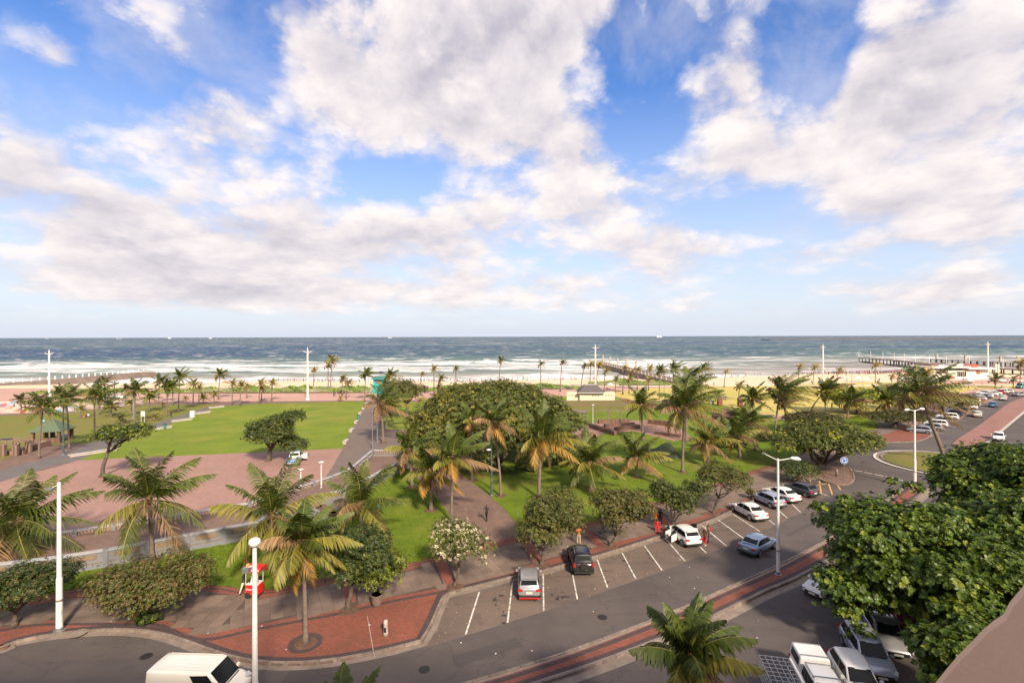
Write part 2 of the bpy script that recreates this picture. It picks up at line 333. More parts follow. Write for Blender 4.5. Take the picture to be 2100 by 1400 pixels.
M['sand'] = mat('sand', (.68, .54, .38), .95, noise=1, nscale=.12, col2=(.58, .45, .32), bump=.4, bscale=4, spec=.1)
M['soil'] = mat('dry_soil', (.14, .075, .05), .95, noise=.5, nscale=3, bump=.6, bscale=10)
M['paint'] = mat('road_paint', (.62, .60, .56), .75, noise=1, nscale=3.0, col2=(.22, .20, .18), sharp=(.47, .64), detail=9)
M['yellow_paint'] = mat('yellow_road_paint', (.55, .33, .12), .75, noise=1, nscale=3.0, col2=(.2, .14, .09), sharp=(.5, .7), detail=8)
M['kerb'] = mat('kerb_concrete', (.25, .20, .17), .9, noise=1, nscale=2.2, col2=(.14, .11, .095), bump=.3, bscale=20, objrand=.18)
M['white_metal'] = mat('white_painted_metal', (.72, .70, .68), .45, noise=.15, nscale=4)
M['green_metal'] = mat('green_painted_metal', (.05, .085, .09), .5)
M['grey_metal'] = mat('grey_metal', (.30, .31, .33), .4, .6)
M['dark'] = mat('dark_plastic', (.02, .02, .022), .5)
M['glass'] = mat('car_glass', (.010, .012, .014), .10, spec=.22)
M['tyre'] = mat('tyre_rubber', (.018, .018, .018), .85)
M['rim'] = mat('wheel_alloy', (.45, .45, .46), .3, .8)
M['tail'] = mat('tail_lamp_red', (.42, .01, .012), .18, spec=.7)
M['head'] = mat('head_lamp_glass', (.55, .57, .6), .1, .3, spec=.8)
M['plate'] = mat('number_plate', (.68, .66, .55), .5)
M['stone_grey'] = mat('grey_render', (.20, .205, .225), .85, noise=.22, nscale=1.5, bump=.2)
M['baluster'] = mat('cream_baluster', (.34, .255, .19), .85, noise=.25, nscale=3)
M['cream_panel'] = mat('cream_panel', (.24, .165, .105), .85, noise=.3, nscale=3)
M['terracotta'] = mat('weathered_pot', (.19, .13, .105), .9, noise=.35, nscale=5)
M['wood'] = mat('weathered_timber', (.20, .155, .12), .9, noise=.4, nscale=4, bump=.4)
M['brown_stone'] = brickmat('brown_garden_stone', (.20, .115, .085), (.13, .075, .06), (.08, .05, .04), .5, .25, 0, stain=.4)
M['palm_trunk'] = mat('palm_bark', (.20, .155, .125), .95, noise=.45, nscale=5, bump=.9, bscale=9)
M['bark'] = mat('tree_bark', (.13, .10, .08), .95, noise=.5, nscale=4, bump=.8, bscale=8)
# ------------------------------------------------------------------ ground, roads, paving
def sheet(name, pts, z, m, kind='structure', parent=None):
    o = MB().poly(pts, z).obj(name, m, parent, fix=False)
    if o.data.polygons[0].normal.z < 0: o.data.flip_normals()
    if parent is None: tag(o, kind=kind)
    return o
def inside(p, poly):
    x, y = p; c = False; n = len(poly); j = n - 1
    for i in range(n):
        xi, yi = poly[i]; xj, yj = poly[j]
        if (yi > y) != (yj > y) and x < (xj - xi) * (y - yi) / (yj - yi) + xi: c = not c
        j = i
    return c
sheet('ground', [(-420, -160), (620, -160), (620, 150), (420, 150), (420, 176), (-420, 176)], -.02, M['soil'])
sheet('road', [(-200, -10), (330, -10), (330, 170), (-200, 170)], 0, M['asphalt'])
KZ = .13
kerb_a = smoothline(PP([(-300, 1372), (-100, 1350), (0, 1334), (30, 1320), (80, 1309), (150, 1300), (232, 1295), (304, 1299), (357, 1311), (418, 1333), (470, 1350), (527, 1361), (609, 1364), (699, 1355), (806, 1334)]), 5)
kerb_b = PP([(866, 1318), (885, 1285), (911, 1223), (941, 1214)])
kerb_c = smoothline(PP([(1050, 1186), (1108, 1175), (1172, 1157), (1254, 1134), (1361, 1100), (1444, 1075), (1504, 1048), (1554, 1025), (1600, 1004), (1640, 989)]), 4)
kerb_d = smoothline(PP([(1676, 982), (1700, 992), (1737, 995), (1753, 983), (1745, 964), (1726, 950), (1712, 934), (1718, 920), (1741, 911), (1791, 908), (1868, 907), (1895, 902), (1912, 893)]), 4)
kerb_e = PP([(1875, 889), (1861, 880), (1900, 851), (1943, 832), (1983, 813), (2012, 804), (2058, 803), (2075, 812), (2130, 801), (2300, 781)])
KERB = kerb_a + kerb_b + kerb_c + kerb_d + kerb_e
park_poly = KERB + [(420, 188), (-420, 188), (-420, KERB[0][1])]
park = MB().prism(park_poly, -.1, KZ).obj('park_pavement', M['brown_path'], fix=True); tag(park, kind='structure')
# red paving along the kerb, dark brick edging, kerb stones
red_poly = KERB[:len(kerb_a) + len(kerb_b) + len(kerb_c)] + list(reversed(PP([(-200, 1230), (0, 1240), (86, 1223), (200, 1207), (432, 1202), (538, 1214), (673, 1186), (827, 1161), (920, 1135), (1035, 1108), (1215, 1071), (1400, 1016), (1570, 957), (1640, 940)])))
sheet('pavement_brick', red_poly, KZ + .004, M['red_brick'])
bands = [(P(712, 1178), P(717, 1240)), (P(897, 1138), P(925, 1206)), (P(1070, 1095), P(1105, 1158)), (P(1180, 1068), P(1235, 1122)), (P(1330, 1030), P(1375, 1084)), (P(330, 1200), P(300, 1275))]
mb = MB(); line = KERB[:len(kerb_a) + len(kerb_b) + len(kerb_c)]
ribbon(mb, line, .16, .55, KZ + .009)
lawn_edge = PP([(-200, 1230), (0, 1240), (86, 1223), (200, 1207), (432, 1202), (538, 1214), (673, 1186), (827, 1161), (920, 1135), (1035, 1108), (1215, 1071), (1400, 1016), (1570, 957), (1640, 940)])
lawn_edge = smoothline(lawn_edge, 4)
ribbon(mb, lawn_edge, -.55, -.40, KZ + .0095)
ribbon(mb, lawn_edge, -.02, .12, KZ + .0145)
ap = PP([(-60, 1302), (93, 1276), (275, 1276), (343, 1278), (421, 1306), (530, 1285), (695, 1254), (795, 1231), (909, 1209), (1000, 1186)])
ribbon(mb, smoothline(ap, 4), -.62, -.30, KZ + .0085)
[ribbon(mb, [q[0], q[1]], -.45, .45, KZ + .0105, 1) for q in bands]
[ribbon(mb, [q[0], q[1]], sg * .45, sg * .60, KZ + .0125) for q in bands for sg in (-1, 1)]
tag(mb.obj('dark_brick_border', [M['dark_brick'], M['red_brick']], fix=False), kind='structure')
kerbs = empty('kerb', kind='structure')
ks_me = MB().box((0, 0, 0), (.97, .15, .19)).mesh('kerb_stone', M['kerb'])
cnt = 0; rest = MB()
def kerbstones(line, d, zc=KZ - .04, step=1.0, lim=240, par=None):
    global cnt
    ln = resample(offset(line, d), step)
    for i in range(len(ln) - 1):
        a, b = Vector(ln[i]), Vector(ln[i + 1]); c = (a + b) / 2; ang = math.atan2(b.y - a.y, b.x - a.x)
        L_ = (b - a).length
        if cnt < lim:
            k = link('kerb_stone', ks_me, par or kerbs, (c.x, c.y, zc + random.uniform(-.008, .008)), (0, 0, ang + random.uniform(-.01, .01))); k.scale.x = L_ / 1.0; cnt += 1
        else: rest.box((c.x, c.y, zc), (L_ * .97, .15, .19), ang)
kerbstones([p for p in KERB if p[0] > -36][:len(KERB)], .07)
# concrete slabs laid in the pavement
slab_area = PP([(-60, 1246), (0, 1255), (86, 1237), (200, 1221), (432, 1214), (538, 1226), (673, 1197), (827, 1171), (920, 1145), (1035, 1117), (1215, 1079), (1400, 1023), (1570, 964), (1640, 948), (1625, 988), (1570, 1008), (1504, 1033), (1361, 1082), (1254, 1113), (1108, 1152), (1010, 1180), (909, 1204), (795, 1225), (695, 1248), (530, 1279), (421, 1300), (343, 1271), (275, 1271), (93, 1271), (-60, 1296)], KZ)
def dist_seg(p, a, b):
    p, a, b = Vector(p), Vector(a), Vector(b); t = max(0, min(1, (p - a).dot(b - a) / (b - a).length_squared)); return (p - a - (b - a) * t).length
slab_me = MB().box((0, 0, 0), (.80, .80, .05)).mesh('paving_slab', M['slab'])
sheet('slab_bed', slab_area, KZ + .0065, M['joint'])
cells = []
for (ang, lo, hi) in ((R(2), -60, -19.4), (R(27), -19.4, 60)):
    ca, sa_ = math.cos(ang), math.sin(ang)
    for i in range(-90, 120):
        for k in range(-90, 120):
            u, v = i * .82, k * .82; x, y = -19.4 + u * ca - v * sa_, 38 + u * sa_ + v * ca
            if lo <= x < hi and inside((x, y), slab_area) and min(dist_seg((x, y), *q) for q in bands) > .60: cells.append((math.hypot(x, y), x, y, ang))
cells.sort()
used = []
far_slabs = MB(); ns = 0
for (d, x, y, a) in cells:
    if ns < 290:
        link('paving_slab', slab_me, park, (x, y, KZ - .012 + random.uniform(-.004, .004)), (random.uniform(-.004, .004), random.uniform(-.004, .004), a)); ns += 1
    else: far_slabs.box((x, y, KZ - .012 + random.uniform(-.003, .003)), (.80, .80, .05), a)
if far_slabs.v: tag(far_slabs.obj('slab_field', M['slab'], park), kind='stuff')

# parking bays and road markings
bay = kerb_b[1:] + kerb_c[:-3] + PP([(1660, 985), (1706, 1010), (1740, 1000)])[:2] + PP([(1640, 1052), (1589, 1078), (1558, 1091), (1490, 1120), (1354, 1172), (1183, 1232), (1040, 1277), (874, 1327)])
sheet('parking_bays', bay, .004, M['bay_asphalt'])
bay2 = PP([(1905, 895), (1875, 889), (1861, 880), (1900, 851), (1943, 832), (1983, 813), (2012, 804), (2058, 803), (2069, 813), (2019, 826), (1972, 858), (1935, 880)])
sheet('far_parking_bays', bay2, .004, mat('far_bay_paving', (.26, .175, .125), .9, noise=.3, nscale=.4))
mk = MB()
def stripe(p0, p1, wd=.1, z=.009, mb_=None):
    a, b = Vector(p0), Vector(p1); t = (b - a).normalized(); n = Vector((-t.y, t.x)) * wd / 2
    (mb_ or mk).add([(a.x - n.x, a.y - n.y, z), (b.x - n.x, b.y - n.y, z), (b.x + n.x, b.y + n.y, z), (a.x + n.x, a.y + n.y, z)], [(0, 1, 2, 3)])
for (x0, y0, x1, y1) in [(983, 1213, 955, 1300), (1051, 1194, 1041, 1276), (1114, 1177, 1115, 1252), (1171, 1160, 1184, 1228), (1225, 1147, 1246, 1204), (1276, 1133, 1304, 1186), (1322, 1119, 1358, 1169), (1365, 1104, 1405, 1150),
                         (1436, 1121, 1449, 1134), (1395, 1094, 1410, 1108), (1441, 1078, 1490, 1119), (1472, 1065, 1526, 1104), (1504, 1054, 1558, 1089), (1538, 1036, 1589, 1075), (1570, 1022, 1615, 1062), (1600, 1010, 1642, 1050), (1672, 1006, 1702, 1018)]:
    stripe(P(x0, y0), P(x1, y1), .11)
for (x0, y0, x1, y1) in [(1731, 959, 1748, 963), (1752, 964, 1769, 967), (1773, 968, 1789, 971), (1793, 972, 1812, 976), (1816, 977, 1832, 980), (1835, 981, 1852, 985), (1857, 987, 1868, 990)]:
    stripe(P(x0, y0), P(x1, y1), .22)
for k in range(13):
    a = k / 13; x0, y0 = 1880 + (2050 - 1880) * a, 886 - (886 - 806) * a; x1, y1 = x0 + 42 - 14 * a, y0 + 6 + 3 * (1 - a)
    stripe(P(x0, y0), P(x1, y1), .12)
tag(mk.obj('road_markings', M['paint'], fix=False), kind='structure')
yk = MB()
for (x0, y0, x1, y1) in [(1661, 982, 1664, 999), (1680, 984, 1684, 1010), (1698, 988, 1707, 1014), (1716, 992, 1724, 1004), (1668, 996, 1700, 990)]: stripe(P(x0, y0), P(x1, y1), .16, .0135, yk)
tag(yk.obj('yellow_bay_markings', M['yellow_paint'], fix=False), kind='structure')

# median strip between the carriageways
mu = smoothline(PP([(700, 1480), (1040, 1382), (1218, 1322), (1397, 1252), (1484, 1213), (1570, 1175), (1631, 1145), (1730, 1090), (1815, 1030), (1861, 996)]), 4)
ml = smoothline(PP([(820, 1490), (1097, 1405), (1250, 1353), (1420, 1286), (1500, 1248), (1570, 1213), (1637, 1184), (1745, 1122), (1850, 1045), (1905, 1003)]), 4)
med = MB().prism(mu + [P(1886, 991)] + ml[::-1], -.1, KZ).obj('median', M['red_brick']); tag(med, kind='structure')
mb = MB(); ribbon(mb, mu, -.62, -.30, KZ + .005); ribbon(mb, ml, .16, .50, KZ + .005); mb.obj('brick_border', M['dark_brick'], med, fix=False)
mb = MB(); ribbon(mb, mu, -.02, -.22, KZ + .007); ribbon(mb, ml, .02, .16, KZ + .007)
ribbon(mb, mu, .02, .30, .008); ribbon(mb, ml, -.02, -.75, .008)
mb.obj('concrete_channel', M['concrete'], med, fix=False)
mb = MB(); ribbon(mb, line, -.02, -.42, .0085); tag(mb.obj('gutter', M['concrete'], fix=False), kind='structure')
kerbstones(mu, .07, par=med, lim=500)
kerbstones(ml, -.07, par=med, lim=500)
m2 = PP([(1952, 912), (1965, 900), (2010, 871), (2069, 826), (2110, 812), (2240, 793), (2240, 806), (2105, 838), (2056, 878), (2018, 909), (1990, 921), (1965, 918)])
med2 = MB().prism(m2, -.1, KZ).obj('far_median', brickmat('far_median_brick', (.25, .12, .10), (.21, .095, .08), (.2, .1, .08), .25, .12, R(40), stain=.5, stcol=(.3, .2, .17))); tag(med2, kind='structure')
mb = MB(); l2 = PP([(2240, 806), (2105, 838), (2056, 878), (2018, 909)]); ribbon(mb, l2, .05, .6, KZ + .005); mb.obj('pale_edge', M['concrete_pale'], med2, fix=False)
# roundabout
rc = (65.6, 73.6); RR = 8.7
isl = tag(MB().prism([(rc[0] + math.cos(a) * RR, rc[1] + math.sin(a) * RR) for a in np.linspace(0, 2 * PI, 48, endpoint=False)], -.1, .10).obj('roundabout_kerb', M['concrete']), kind='structure')
mb = MB(); circ = [(rc[0] + math.cos(a) * RR, rc[1] + math.sin(a) * RR) for a in np.linspace(0, 2 * PI, 65)]
ribbon(mb, circ, -.28, .05, .108); mb.obj('white_rim', mat('white_kerb_paint', (.6, .58, .54), .8, noise=.3), isl, fix=False)
ring = [(rc[0] + math.cos(a) * 7.7, rc[1] + math.sin(a) * 7.7) for a in np.linspace(0, 2 * PI, 48, endpoint=False)]
mb = MB()
n = 48; vs = []; fs = []
for k, (f, z) in enumerate(((1, .105), (.97, .2), (.7, .34), (.35, .42), (0, .45))):
    vs += [(rc[0] + (p[0] - rc[0]) * f, rc[1] + (p[1] - rc[1]) * f, z) for p in ring]
for k in range(4): fs += [(k * n + j, k * n + (j + 1) % n, (k + 1) * n + (j + 1) % n, (k + 1) * n + j) for j in range(n)]
mb.add(vs, fs).obj('grass_mound', M['lawn_patchy'], isl, smooth=True)
kerb_l = [(rc[0] + math.cos(a) * 8.05, rc[1] + math.sin(a) * 8.05) for a in np.linspace(0, 2 * PI, 40)]
kerbstones(kerb_l, 0, .13, 1.25, par=isl)
if rest.v: tag(rest.obj('far_kerb_stones', M['kerb'], kerbs), kind='stuff')
# hotel-side pavement under the near trees
hp = [(-60, 14), (6, 17.5), (14, 21.5), (20, 24.5), (34, 34), (52, 50), (62, 58), (90, 66), (150, 104), (330, 130), (330, -8), (-60, -8)]
tag(MB().prism(hp, -.1, KZ).obj('hotel_pavement', M['brown_path']), kind='structure')

# lawns, plaza and park paths (thin sheets over the park pavement)
T = KZ
lawn1 = [p for p in offset(lawn_edge, .02) if p[0] < P(930, 1132)[0]] + PP([(930, 1130), (985, 1108), (960, 1085), (923, 1060), (877, 1003), (845, 975), (825, 950), (780, 975), (700, 1036), (620, 1072), (530, 1096), (357, 1134), (200, 1169), (132, 1178), (-60, 1205), (-200, 1225)])
sheet('front_lawn', lawn1, T + .010, M['lawn'])
lawn2 = PP([(1075, 1100), (1050, 1062), (1009, 1021), (963, 986), (905, 950), (860, 905), (830, 880), (820, 830), (900, 824), (1180, 824), (1480, 826), (1560, 832), (1640, 838), (1560, 850), (1700, 868), (1760, 852), (1800, 866), (1800, 880), (1735, 892), (1700, 905), (1650, 930), (1600, 948), (1570, 958), (1400, 1016), (1215, 1071)])
sheet('park_lawn', lawn2, T + .010, M['lawn'])
sheet('plaza', PP([(89, 966), (162, 945), (430, 933), (703, 921), (745, 918), (700, 965), (650, 1000), (530, 1040), (350, 1075), (225, 1092), (93, 1112), (-200, 1128), (-200, 1000)]), T + .006, M['pink_brick'])
sheet('centre_lawn', PP([(162, 945), (303, 888), (379, 859), (449, 834), (530, 829), (640, 826), (748, 823), (735, 857), (718, 888), (703, 921), (430, 933)]), T + .014, M['lawn_mid'])
sheet('left_lawn', PP([(-220, 900), (-150, 858), (0, 853), (130, 848), (230, 838), (300, 832), (449, 829), (429, 834), (293, 877), (184, 910), (88, 914), (0, 945), (-200, 960)]), T + .014, M['lawn_patchy'])
sheet('right_park_lawn', PP([(775, 826), (1180, 822), (1180, 830), (905, 870), (830, 882), (790, 880)]), T + .018, M['lawn_mid'])
sheet('tar_path', PP([(85, 964), (0, 990), (-80, 1000), (-60, 965), (0, 967), (120, 935), (184, 910), (293, 877), (429, 834), (449, 833), (379, 859), (303, 888), (162, 945)]), T + .018, M['tar_path'])
sheet('centre_path', PP([(748, 826), (772, 827), (790, 882), (822, 884), (840, 925), (765, 925), (735, 950), (700, 985), (655, 1000), (681, 960), (703, 921), (718, 888), (735, 857)]), T + .022, M['grey_path'])
sheet('brown_park_path', PP([(820, 930), (905, 950), (963, 986), (1009, 1021), (1050, 1060), (1078, 1098), (985, 1120), (960, 1085), (923, 1060), (877, 1003), (845, 975)]), T + .018, M['brown_path'])
sheet('far_path', PP([(1470, 828), (1545, 818), (1640, 845), (1700, 862), (1640, 872), (1560, 850)]), T + .022, M['promenade'])
sheet('corner_paving', PP([(1700, 908), (1740, 893), (1800, 880), (1800, 866), (1840, 868), (1875, 889), (1912, 893), (1895, 901), (1868, 905.5), (1791, 906.5), (1741, 909.5)]), T + .022, M['red_brick'])
sheet('corner_slab_paving', PP([(1745, 893), (1800, 880), (1800, 866), (1826, 862), (1850, 880), (1795, 898)]), T + .026, M['grey_path'])
sheet('promenade', [(-420, 142), (-90, 147), (-20, 150), (40, 152), (75, 156), (130, 150), (160, 168), (420, 172), (420, 188), (-420, 188)], T + .006, M['promenade'])
sheet('beachfront_lawn', PP([(1240, 806), (1330, 797), (1500, 793), (1700, 786), (1830, 785), (1960, 782), (2110, 783), (2200, 780), (2200, 790), (2090, 796), (2000, 798), (1940, 812), (1890, 832), (1850, 850), (1800, 858), (1760, 852), (1700, 868), (1640, 856), (1560, 848), (1480, 830), (1420, 822), (1300, 822)]), T + .026, M['lawn_dry'])
sheet('middle_lawn', PP([(860, 826), (870, 817), (1100, 815), (1250, 811), (1300, 823), (1250, 826)]), T + .030, M['lawn_mid'])

# beach falling to the water
def shore(X): return 236 + 0.06 * (X + 130) + (0.18 * (X - 60) if X > 60 else 0) + 3.5 * math.sin(X * .045) + 2 * math.sin(X * .11 + 1)
xs = np.linspace(-420, 520, 190); ks = np.linspace(0, 1.35, 40); V = []; F = []
for X in xs:
    sh = shore(X)
    for k in ks:
        Y = 186.5 + (sh - 186.5) * k
        z = .20 - 2.42 * k ** 1.5 if k <= 1 else -2.22 - (k - 1) * 5
        V.append((X, Y, z + .10 * math.sin(X * .21 + Y * .33) * math.sin(X * .07 - Y * .12) * min(1, 3 * k) * (k < 1)))
n = len(ks)
F = [(i * n + j, (i + 1) * n + j, (i + 1) * n + j + 1, i * n + j + 1) for i in range(len(xs) - 1) for j in range(n - 1)]
tag(link('beach', np_mesh('beach', V, F, M['sand'], smooth=True)), kind='structure')

# ------------------------------------------------------------------ the sea
sm = bpy.data.materials.new('sea_water'); sm.use_nodes = True; N, L = sm.node_tree.nodes, sm.node_tree.links; b = N['Principled BSDF']
g = N.new('ShaderNodeNewGeometry')
def nz(scale, detail=6, rough=.6, off=0.0, dist=0.0):
    mp = N.new('ShaderNodeMapping'); L.new(g.outputs['Position'], mp.inputs[0]); mp.inputs['Scale'].default_value = scale; mp.inputs['Location'].default_value = (off, off * .7, 0)
    t = N.new('ShaderNodeTexNoise'); L.new(mp.outputs[0], t.inputs[0]); t.inputs['Scale'].default_value = 1; t.inputs['Detail'].default_value = detail; t.inputs['Roughness'].default_value = rough; t.inputs['Distortion'].default_value = dist
    return t.outputs[0]
def nm(op, a, b_=None, clamp=False):
    n_ = N.new('ShaderNodeMath'); n_.operation = op; n_.use_clamp = clamp
    for i, x in enumerate((a, b_)):
        if x is None: continue
        if hasattr(x, 'links'): L.new(x, n_.inputs[i])
        else: n_.inputs[i].default_value = x
    return n_.outputs[0]
def nmap(x, a, b_, c=0.0, d=1.0):
    n_ = N.new('ShaderNodeMapRange'); L.new(x, n_.inputs[0]); n_.interpolation_type = 'SMOOTHSTEP'
    for i, q in enumerate((a, b_, c, d)): n_.inputs[i + 1].default_value = q
    return n_.outputs[0]
def nmixc(f, a, b_):
    n_ = N.new('ShaderNodeMix'); n_.data_type = 'RGBA'; L.new(f, n_.inputs[0])
    for i, x in ((6, a), (7, b_)):
        if hasattr(x, 'links'): L.new(x, n_.inputs[i])
        else: n_.inputs[i].default_value = (*x, 1)
    return n_.outputs[2]
sp = N.new('ShaderNodeSeparateXYZ'); L.new(g.outputs['Position'], sp.inputs[0])
sX, sY = sp.outputs[0], sp.outputs[1]
shx = nm('ADD', nm('MULTIPLY', sX, .06), nm('MULTIPLY', nm('MAXIMUM', nm('SUBTRACT', sX, 60), 0), .18))
d = nm('SUBTRACT', nm('SUBTRACT', sY, shx), 244)                 # metres out from the waterline
wv = nm('MULTIPLY', nm('SUBTRACT', nz((.016, .011, .01), 7, .66, 3), .5), 130)
dw = nm('ADD', d, wv)
cr = N.new('ShaderNodeValToRGB'); L.new(nm('DIVIDE', dw, 400), cr.inputs[0])
stops = [(0, .88), (.05, .90), (.09, .38), (.16, .34), (.19, .88), (.25, .80), (.29, .52), (.32, .95), (.40, .86), (.44, .40), (.48, .80), (.53, .30), (.57, .62), (.62, .12), (.70, .05), (1, 0)]
while len(cr.color_ramp.elements) < len(stops): cr.color_ramp.elements.new(.5)
for e_, (p_, v_) in zip(cr.color_ramp.elements, stops): e_.position = p_; e_.color = (v_, v_, v_, 1)
side = nmap(sX, 90, 220, 1.0, .62)
streak = nz((.014, .11, .05), 10, .70, 11, .5)
foam = nm('ADD', nm('MULTIPLY', cr.outputs[0], side), nm('MULTIPLY', nm('SUBTRACT', streak, .5), 3.8))
foam = nmap(foam, .40, .95)
caps = nm('MULTIPLY', nmap(nz((.035, .10, .05), 5, .62, 21, .4), .585, .645), nmap(d, 60, 260))
capf = nm('MULTIPLY', nmap(nz((.009, .018, .05), 6, .66, 31, .4), .575, .63), nmap(d, 500, 1500, 0, .8))
foam_all = nm('MAXIMUM', foam, nm('MAXIMUM', caps, capf))
col = nmixc(nmap(nz((.0022, .008, .01), 5, .55, 5), .40, .60), (.045, .080, .122), (.068, .125, .128))
col = nmixc(nmap(nz((.0009, .0032, .01), 4, .5, 15), .44, .6), col, (.036, .072, .132))
col = nmixc(nmap(d, 420, 60), col, (.11, .17, .155))
col = nmixc(nmap(d, 90, -5), col, (.33, .30, .27))
col = nmixc(nm('MULTIPLY', nmap(sX, 60, 240), nmap(d, 260, 60, 0, .6)), col, (.24, .20, .19))
fcol = nmixc(nmap(nz((.03, .16, .05), 8, .7, 41, .6), .40, .62), (.74, .71, .70), (.50, .50, .51))
col = nmixc(foam_all, col, fcol)
L.new(col, b.inputs['Base Color']); b.inputs['Roughness'].default_value = .55
L.new(nmap(foam_all, 0, 1, .32, .1), b.inputs['Specular IOR Level'])
b.inputs['IOR'].default_value = 1.2
bp = N.new('ShaderNodeBump'); bp.inputs['Strength'].default_value = .9; bp.inputs['Distance'].default_value = 1.6; L.new(nz((.06, .16, .1), 9, .7, 2), bp.inputs['Height']); L.new(bp.outputs[0], b.inputs['Normal'])
ZS = -2.2
def wave_h(X, Y):
    sh = 236 + .06 * (X + 130) + np.where(X > 60, .18 * (X - 60), 0); dd = Y - sh
    h = 0
    for (c, wdt, a, k, ph) in ((28, 5, .5, .021, 0), (62, 6, .8, .017, 1.3), (105, 7, 1.3, .013, 2.1), (160, 9, 1.7, .011, .4), (205, 10, 1.4, .009, 3.0), (260, 14, 1.0, .008, 1), (330, 18, .8, .007, 2)):
        cc = c + 13 * np.sin(X * k + ph) + 5 * np.sin(X * k * 3.7 + ph * 2)
        t = (dd - cc) / wdt; am = a * (.55 + .45 * np.sin(X * k * 1.6 + ph * 3))
        h = h + am * np.exp(-np.where(t < 0, t * t * 4, t * t * .6))
    h = h + .12 * np.sin(X * .31 + Y * .22) * np.sin(X * .13 - Y * .41)
    return h
xs = np.linspace(-900, 1000, 420); ys = 205 + 560 * np.linspace(0, 1, 330) ** 1.25
XX, YY = np.meshgrid(xs, ys, indexing='ij')
fade = np.clip((760 - YY) / 150, 0, 1) * np.clip((YY - 215) / 30, 0, 1)
HH = ZS + wave_h(XX, YY) * fade
HH[:, -1] = ZS
V = np.stack([XX, YY, HH], -1).reshape(-1, 3); n = len(ys)
ii, jj = np.meshgrid(np.arange(len(xs) - 1), np.arange(n - 1), indexing='ij'); q = (ii * n + jj).ravel()
F = np.stack([q, q + n, q + n + 1, q + 1], -1)
nb = len(V); y1 = ys[-1]
V = np.vstack([V, [(-90000, y1, ZS), (90000, y1, ZS), (90000, 90000, ZS), (-90000, 90000, ZS), (-900, y1, ZS), (1000, y1, ZS), (-90000, 205, ZS), (-900, 205, ZS), (1000, 205, ZS), (90000, 205, ZS)]])
F2 = np.array([(nb, nb + 1, nb + 2, nb + 3), (nb + 6, nb + 7, nb + 4, nb), (nb + 8, nb + 9, nb + 1, nb + 5)])
tag(link('sea', np_mesh('sea', V, np.vstack([F, F2]), sm, smooth=True)), kind='structure')

# groynes and piers
def pier(name, pts, wd, ztop, zbot, m, label, cat, flare=1.0, posts=None, piles=False, lamps=None):
    e = empty(name, (pts[0][0], pts[0][1], 0), 0, label, cat)
    o0 = Vector((pts[0][0], pts[0][1]))
    ln = [(p[0] - o0.x, p[1] - o0.y) for p in resample(smoothline(pts, 4), 6)]
    mb = MB(); a, b_ = offset(ln, wd / 2), offset(ln, -wd / 2); a2, b2 = offset(ln, wd / 2 * flare), offset(ln, -wd / 2 * flare); n = len(ln)
    dz = (.5 if piles else ztop - zbot)
    vs = [(p[0], p[1], ztop) for p in a] + [(p[0], p[1], ztop) for p in b_] + [(p[0], p[1], ztop - dz) for p in a2] + [(p[0], p[1], ztop - dz) for p in b2]
    fs = [(i, i + 1, n + i + 1, n + i) for i in range(n - 1)] + [(i, 2 * n + i, 2 * n + i + 1, i + 1) for i in range(n - 1)] + [(n + i, n + i + 1, 3 * n + i + 1, 3 * n + i) for i in range(n - 1)]
    fs += [(2 * n + i, 3 * n + i, 3 * n + i + 1, 2 * n + i + 1) for i in range(n - 1)] + [(0, n, 3 * n, 2 * n), (n - 1, 3 * n - 1, 4 * n - 1, 2 * n - 1)]
    mb.add(vs, fs).obj('deck', m, e)
    if piles:
        mb = MB(); me = MB().tube([(0, 0, 0), (0, 0, ztop - zbot - .5)], .32, 6).mesh('pile', M['dark_stone'])
        for i, p in enumerate(resample(ln, 4.5)[:140]):
            for q in (wd * .42, -wd * .42):
                pp = offset(resample(ln, 4.5), q)[min(i, len(resample(ln, 4.5)) - 1)]
                link('pile', me, e, (pp[0], pp[1], zbot))
    if posts:
        st, hh, r_, mt = posts
        me = MB().box((0, 0, hh / 2), (r_ * 2, r_ * 2, hh), taper=.8).mesh('post', mt)
        for p in offset(resample(ln, st), wd * .43): link('post', me, e, (p[0], p[1], ztop))
    if lamps:
        st, hh, wl, mt = lamps
        me = MB().box((0, 0, hh / 2), (wl, wl, hh)).box((0, 0, hh + .1), (wl * 1.6, wl * 1.6, .2)).mesh('marker_column', mt)
        for p in offset(resample(ln, st), -wd * .40): link('marker_column', me, e, (p[0], p[1], ztop))
    return e
M['dark_stone'] = mat('wet_pier_concrete', (.115, .088, .075), .9, noise=.4, nscale=.5)
M['pier_stone'] = mat('pier_concrete', (.21, .155, .125), .9, noise=.4, nscale=.3)
zt = .3
pier('groyne', [P(-60, 792, zt), P(0, 787, zt), P(101, 779.5, zt), P(202, 771, zt), P(305, 762, zt)], 7, zt, -3.5, M['pier_stone'], 'long low stone groyne with a row of white posts running into the surf', 'groyne', 1.9, (3.2, 1.5, .22, M['white_metal']))
pier('jetty', [P(1420, 787, .6), P(1370, 776, .6), P(1330, 766, .6), P(1290, 757, .6), P(1262, 750, .6), P(1228, 742, .6)], 8, .6, -3.5, M['pier_stone'], 'curved concrete jetty beyond the dune with pale columns at its end', 'jetty', 1.25, (6, 1.1, .25, M['concrete_pale']), False, (22, 4.5, .9, M['concrete_pale']))
pier('bathing_pier', [P(2190, 764, 1.6), P(2100, 757, 1.6), P(2000, 752, 1.6), P(1900, 744, 1.6), P(1840, 738, 1.6), P(1772, 733, 1.6)], 9, 1.6, -3.5, M['pier_stone'], 'long pier on dark piles carrying thin poles, behind the beach restaurant', 'pier', 1.0, (16, 5.5, .10, M['white_metal']), True)
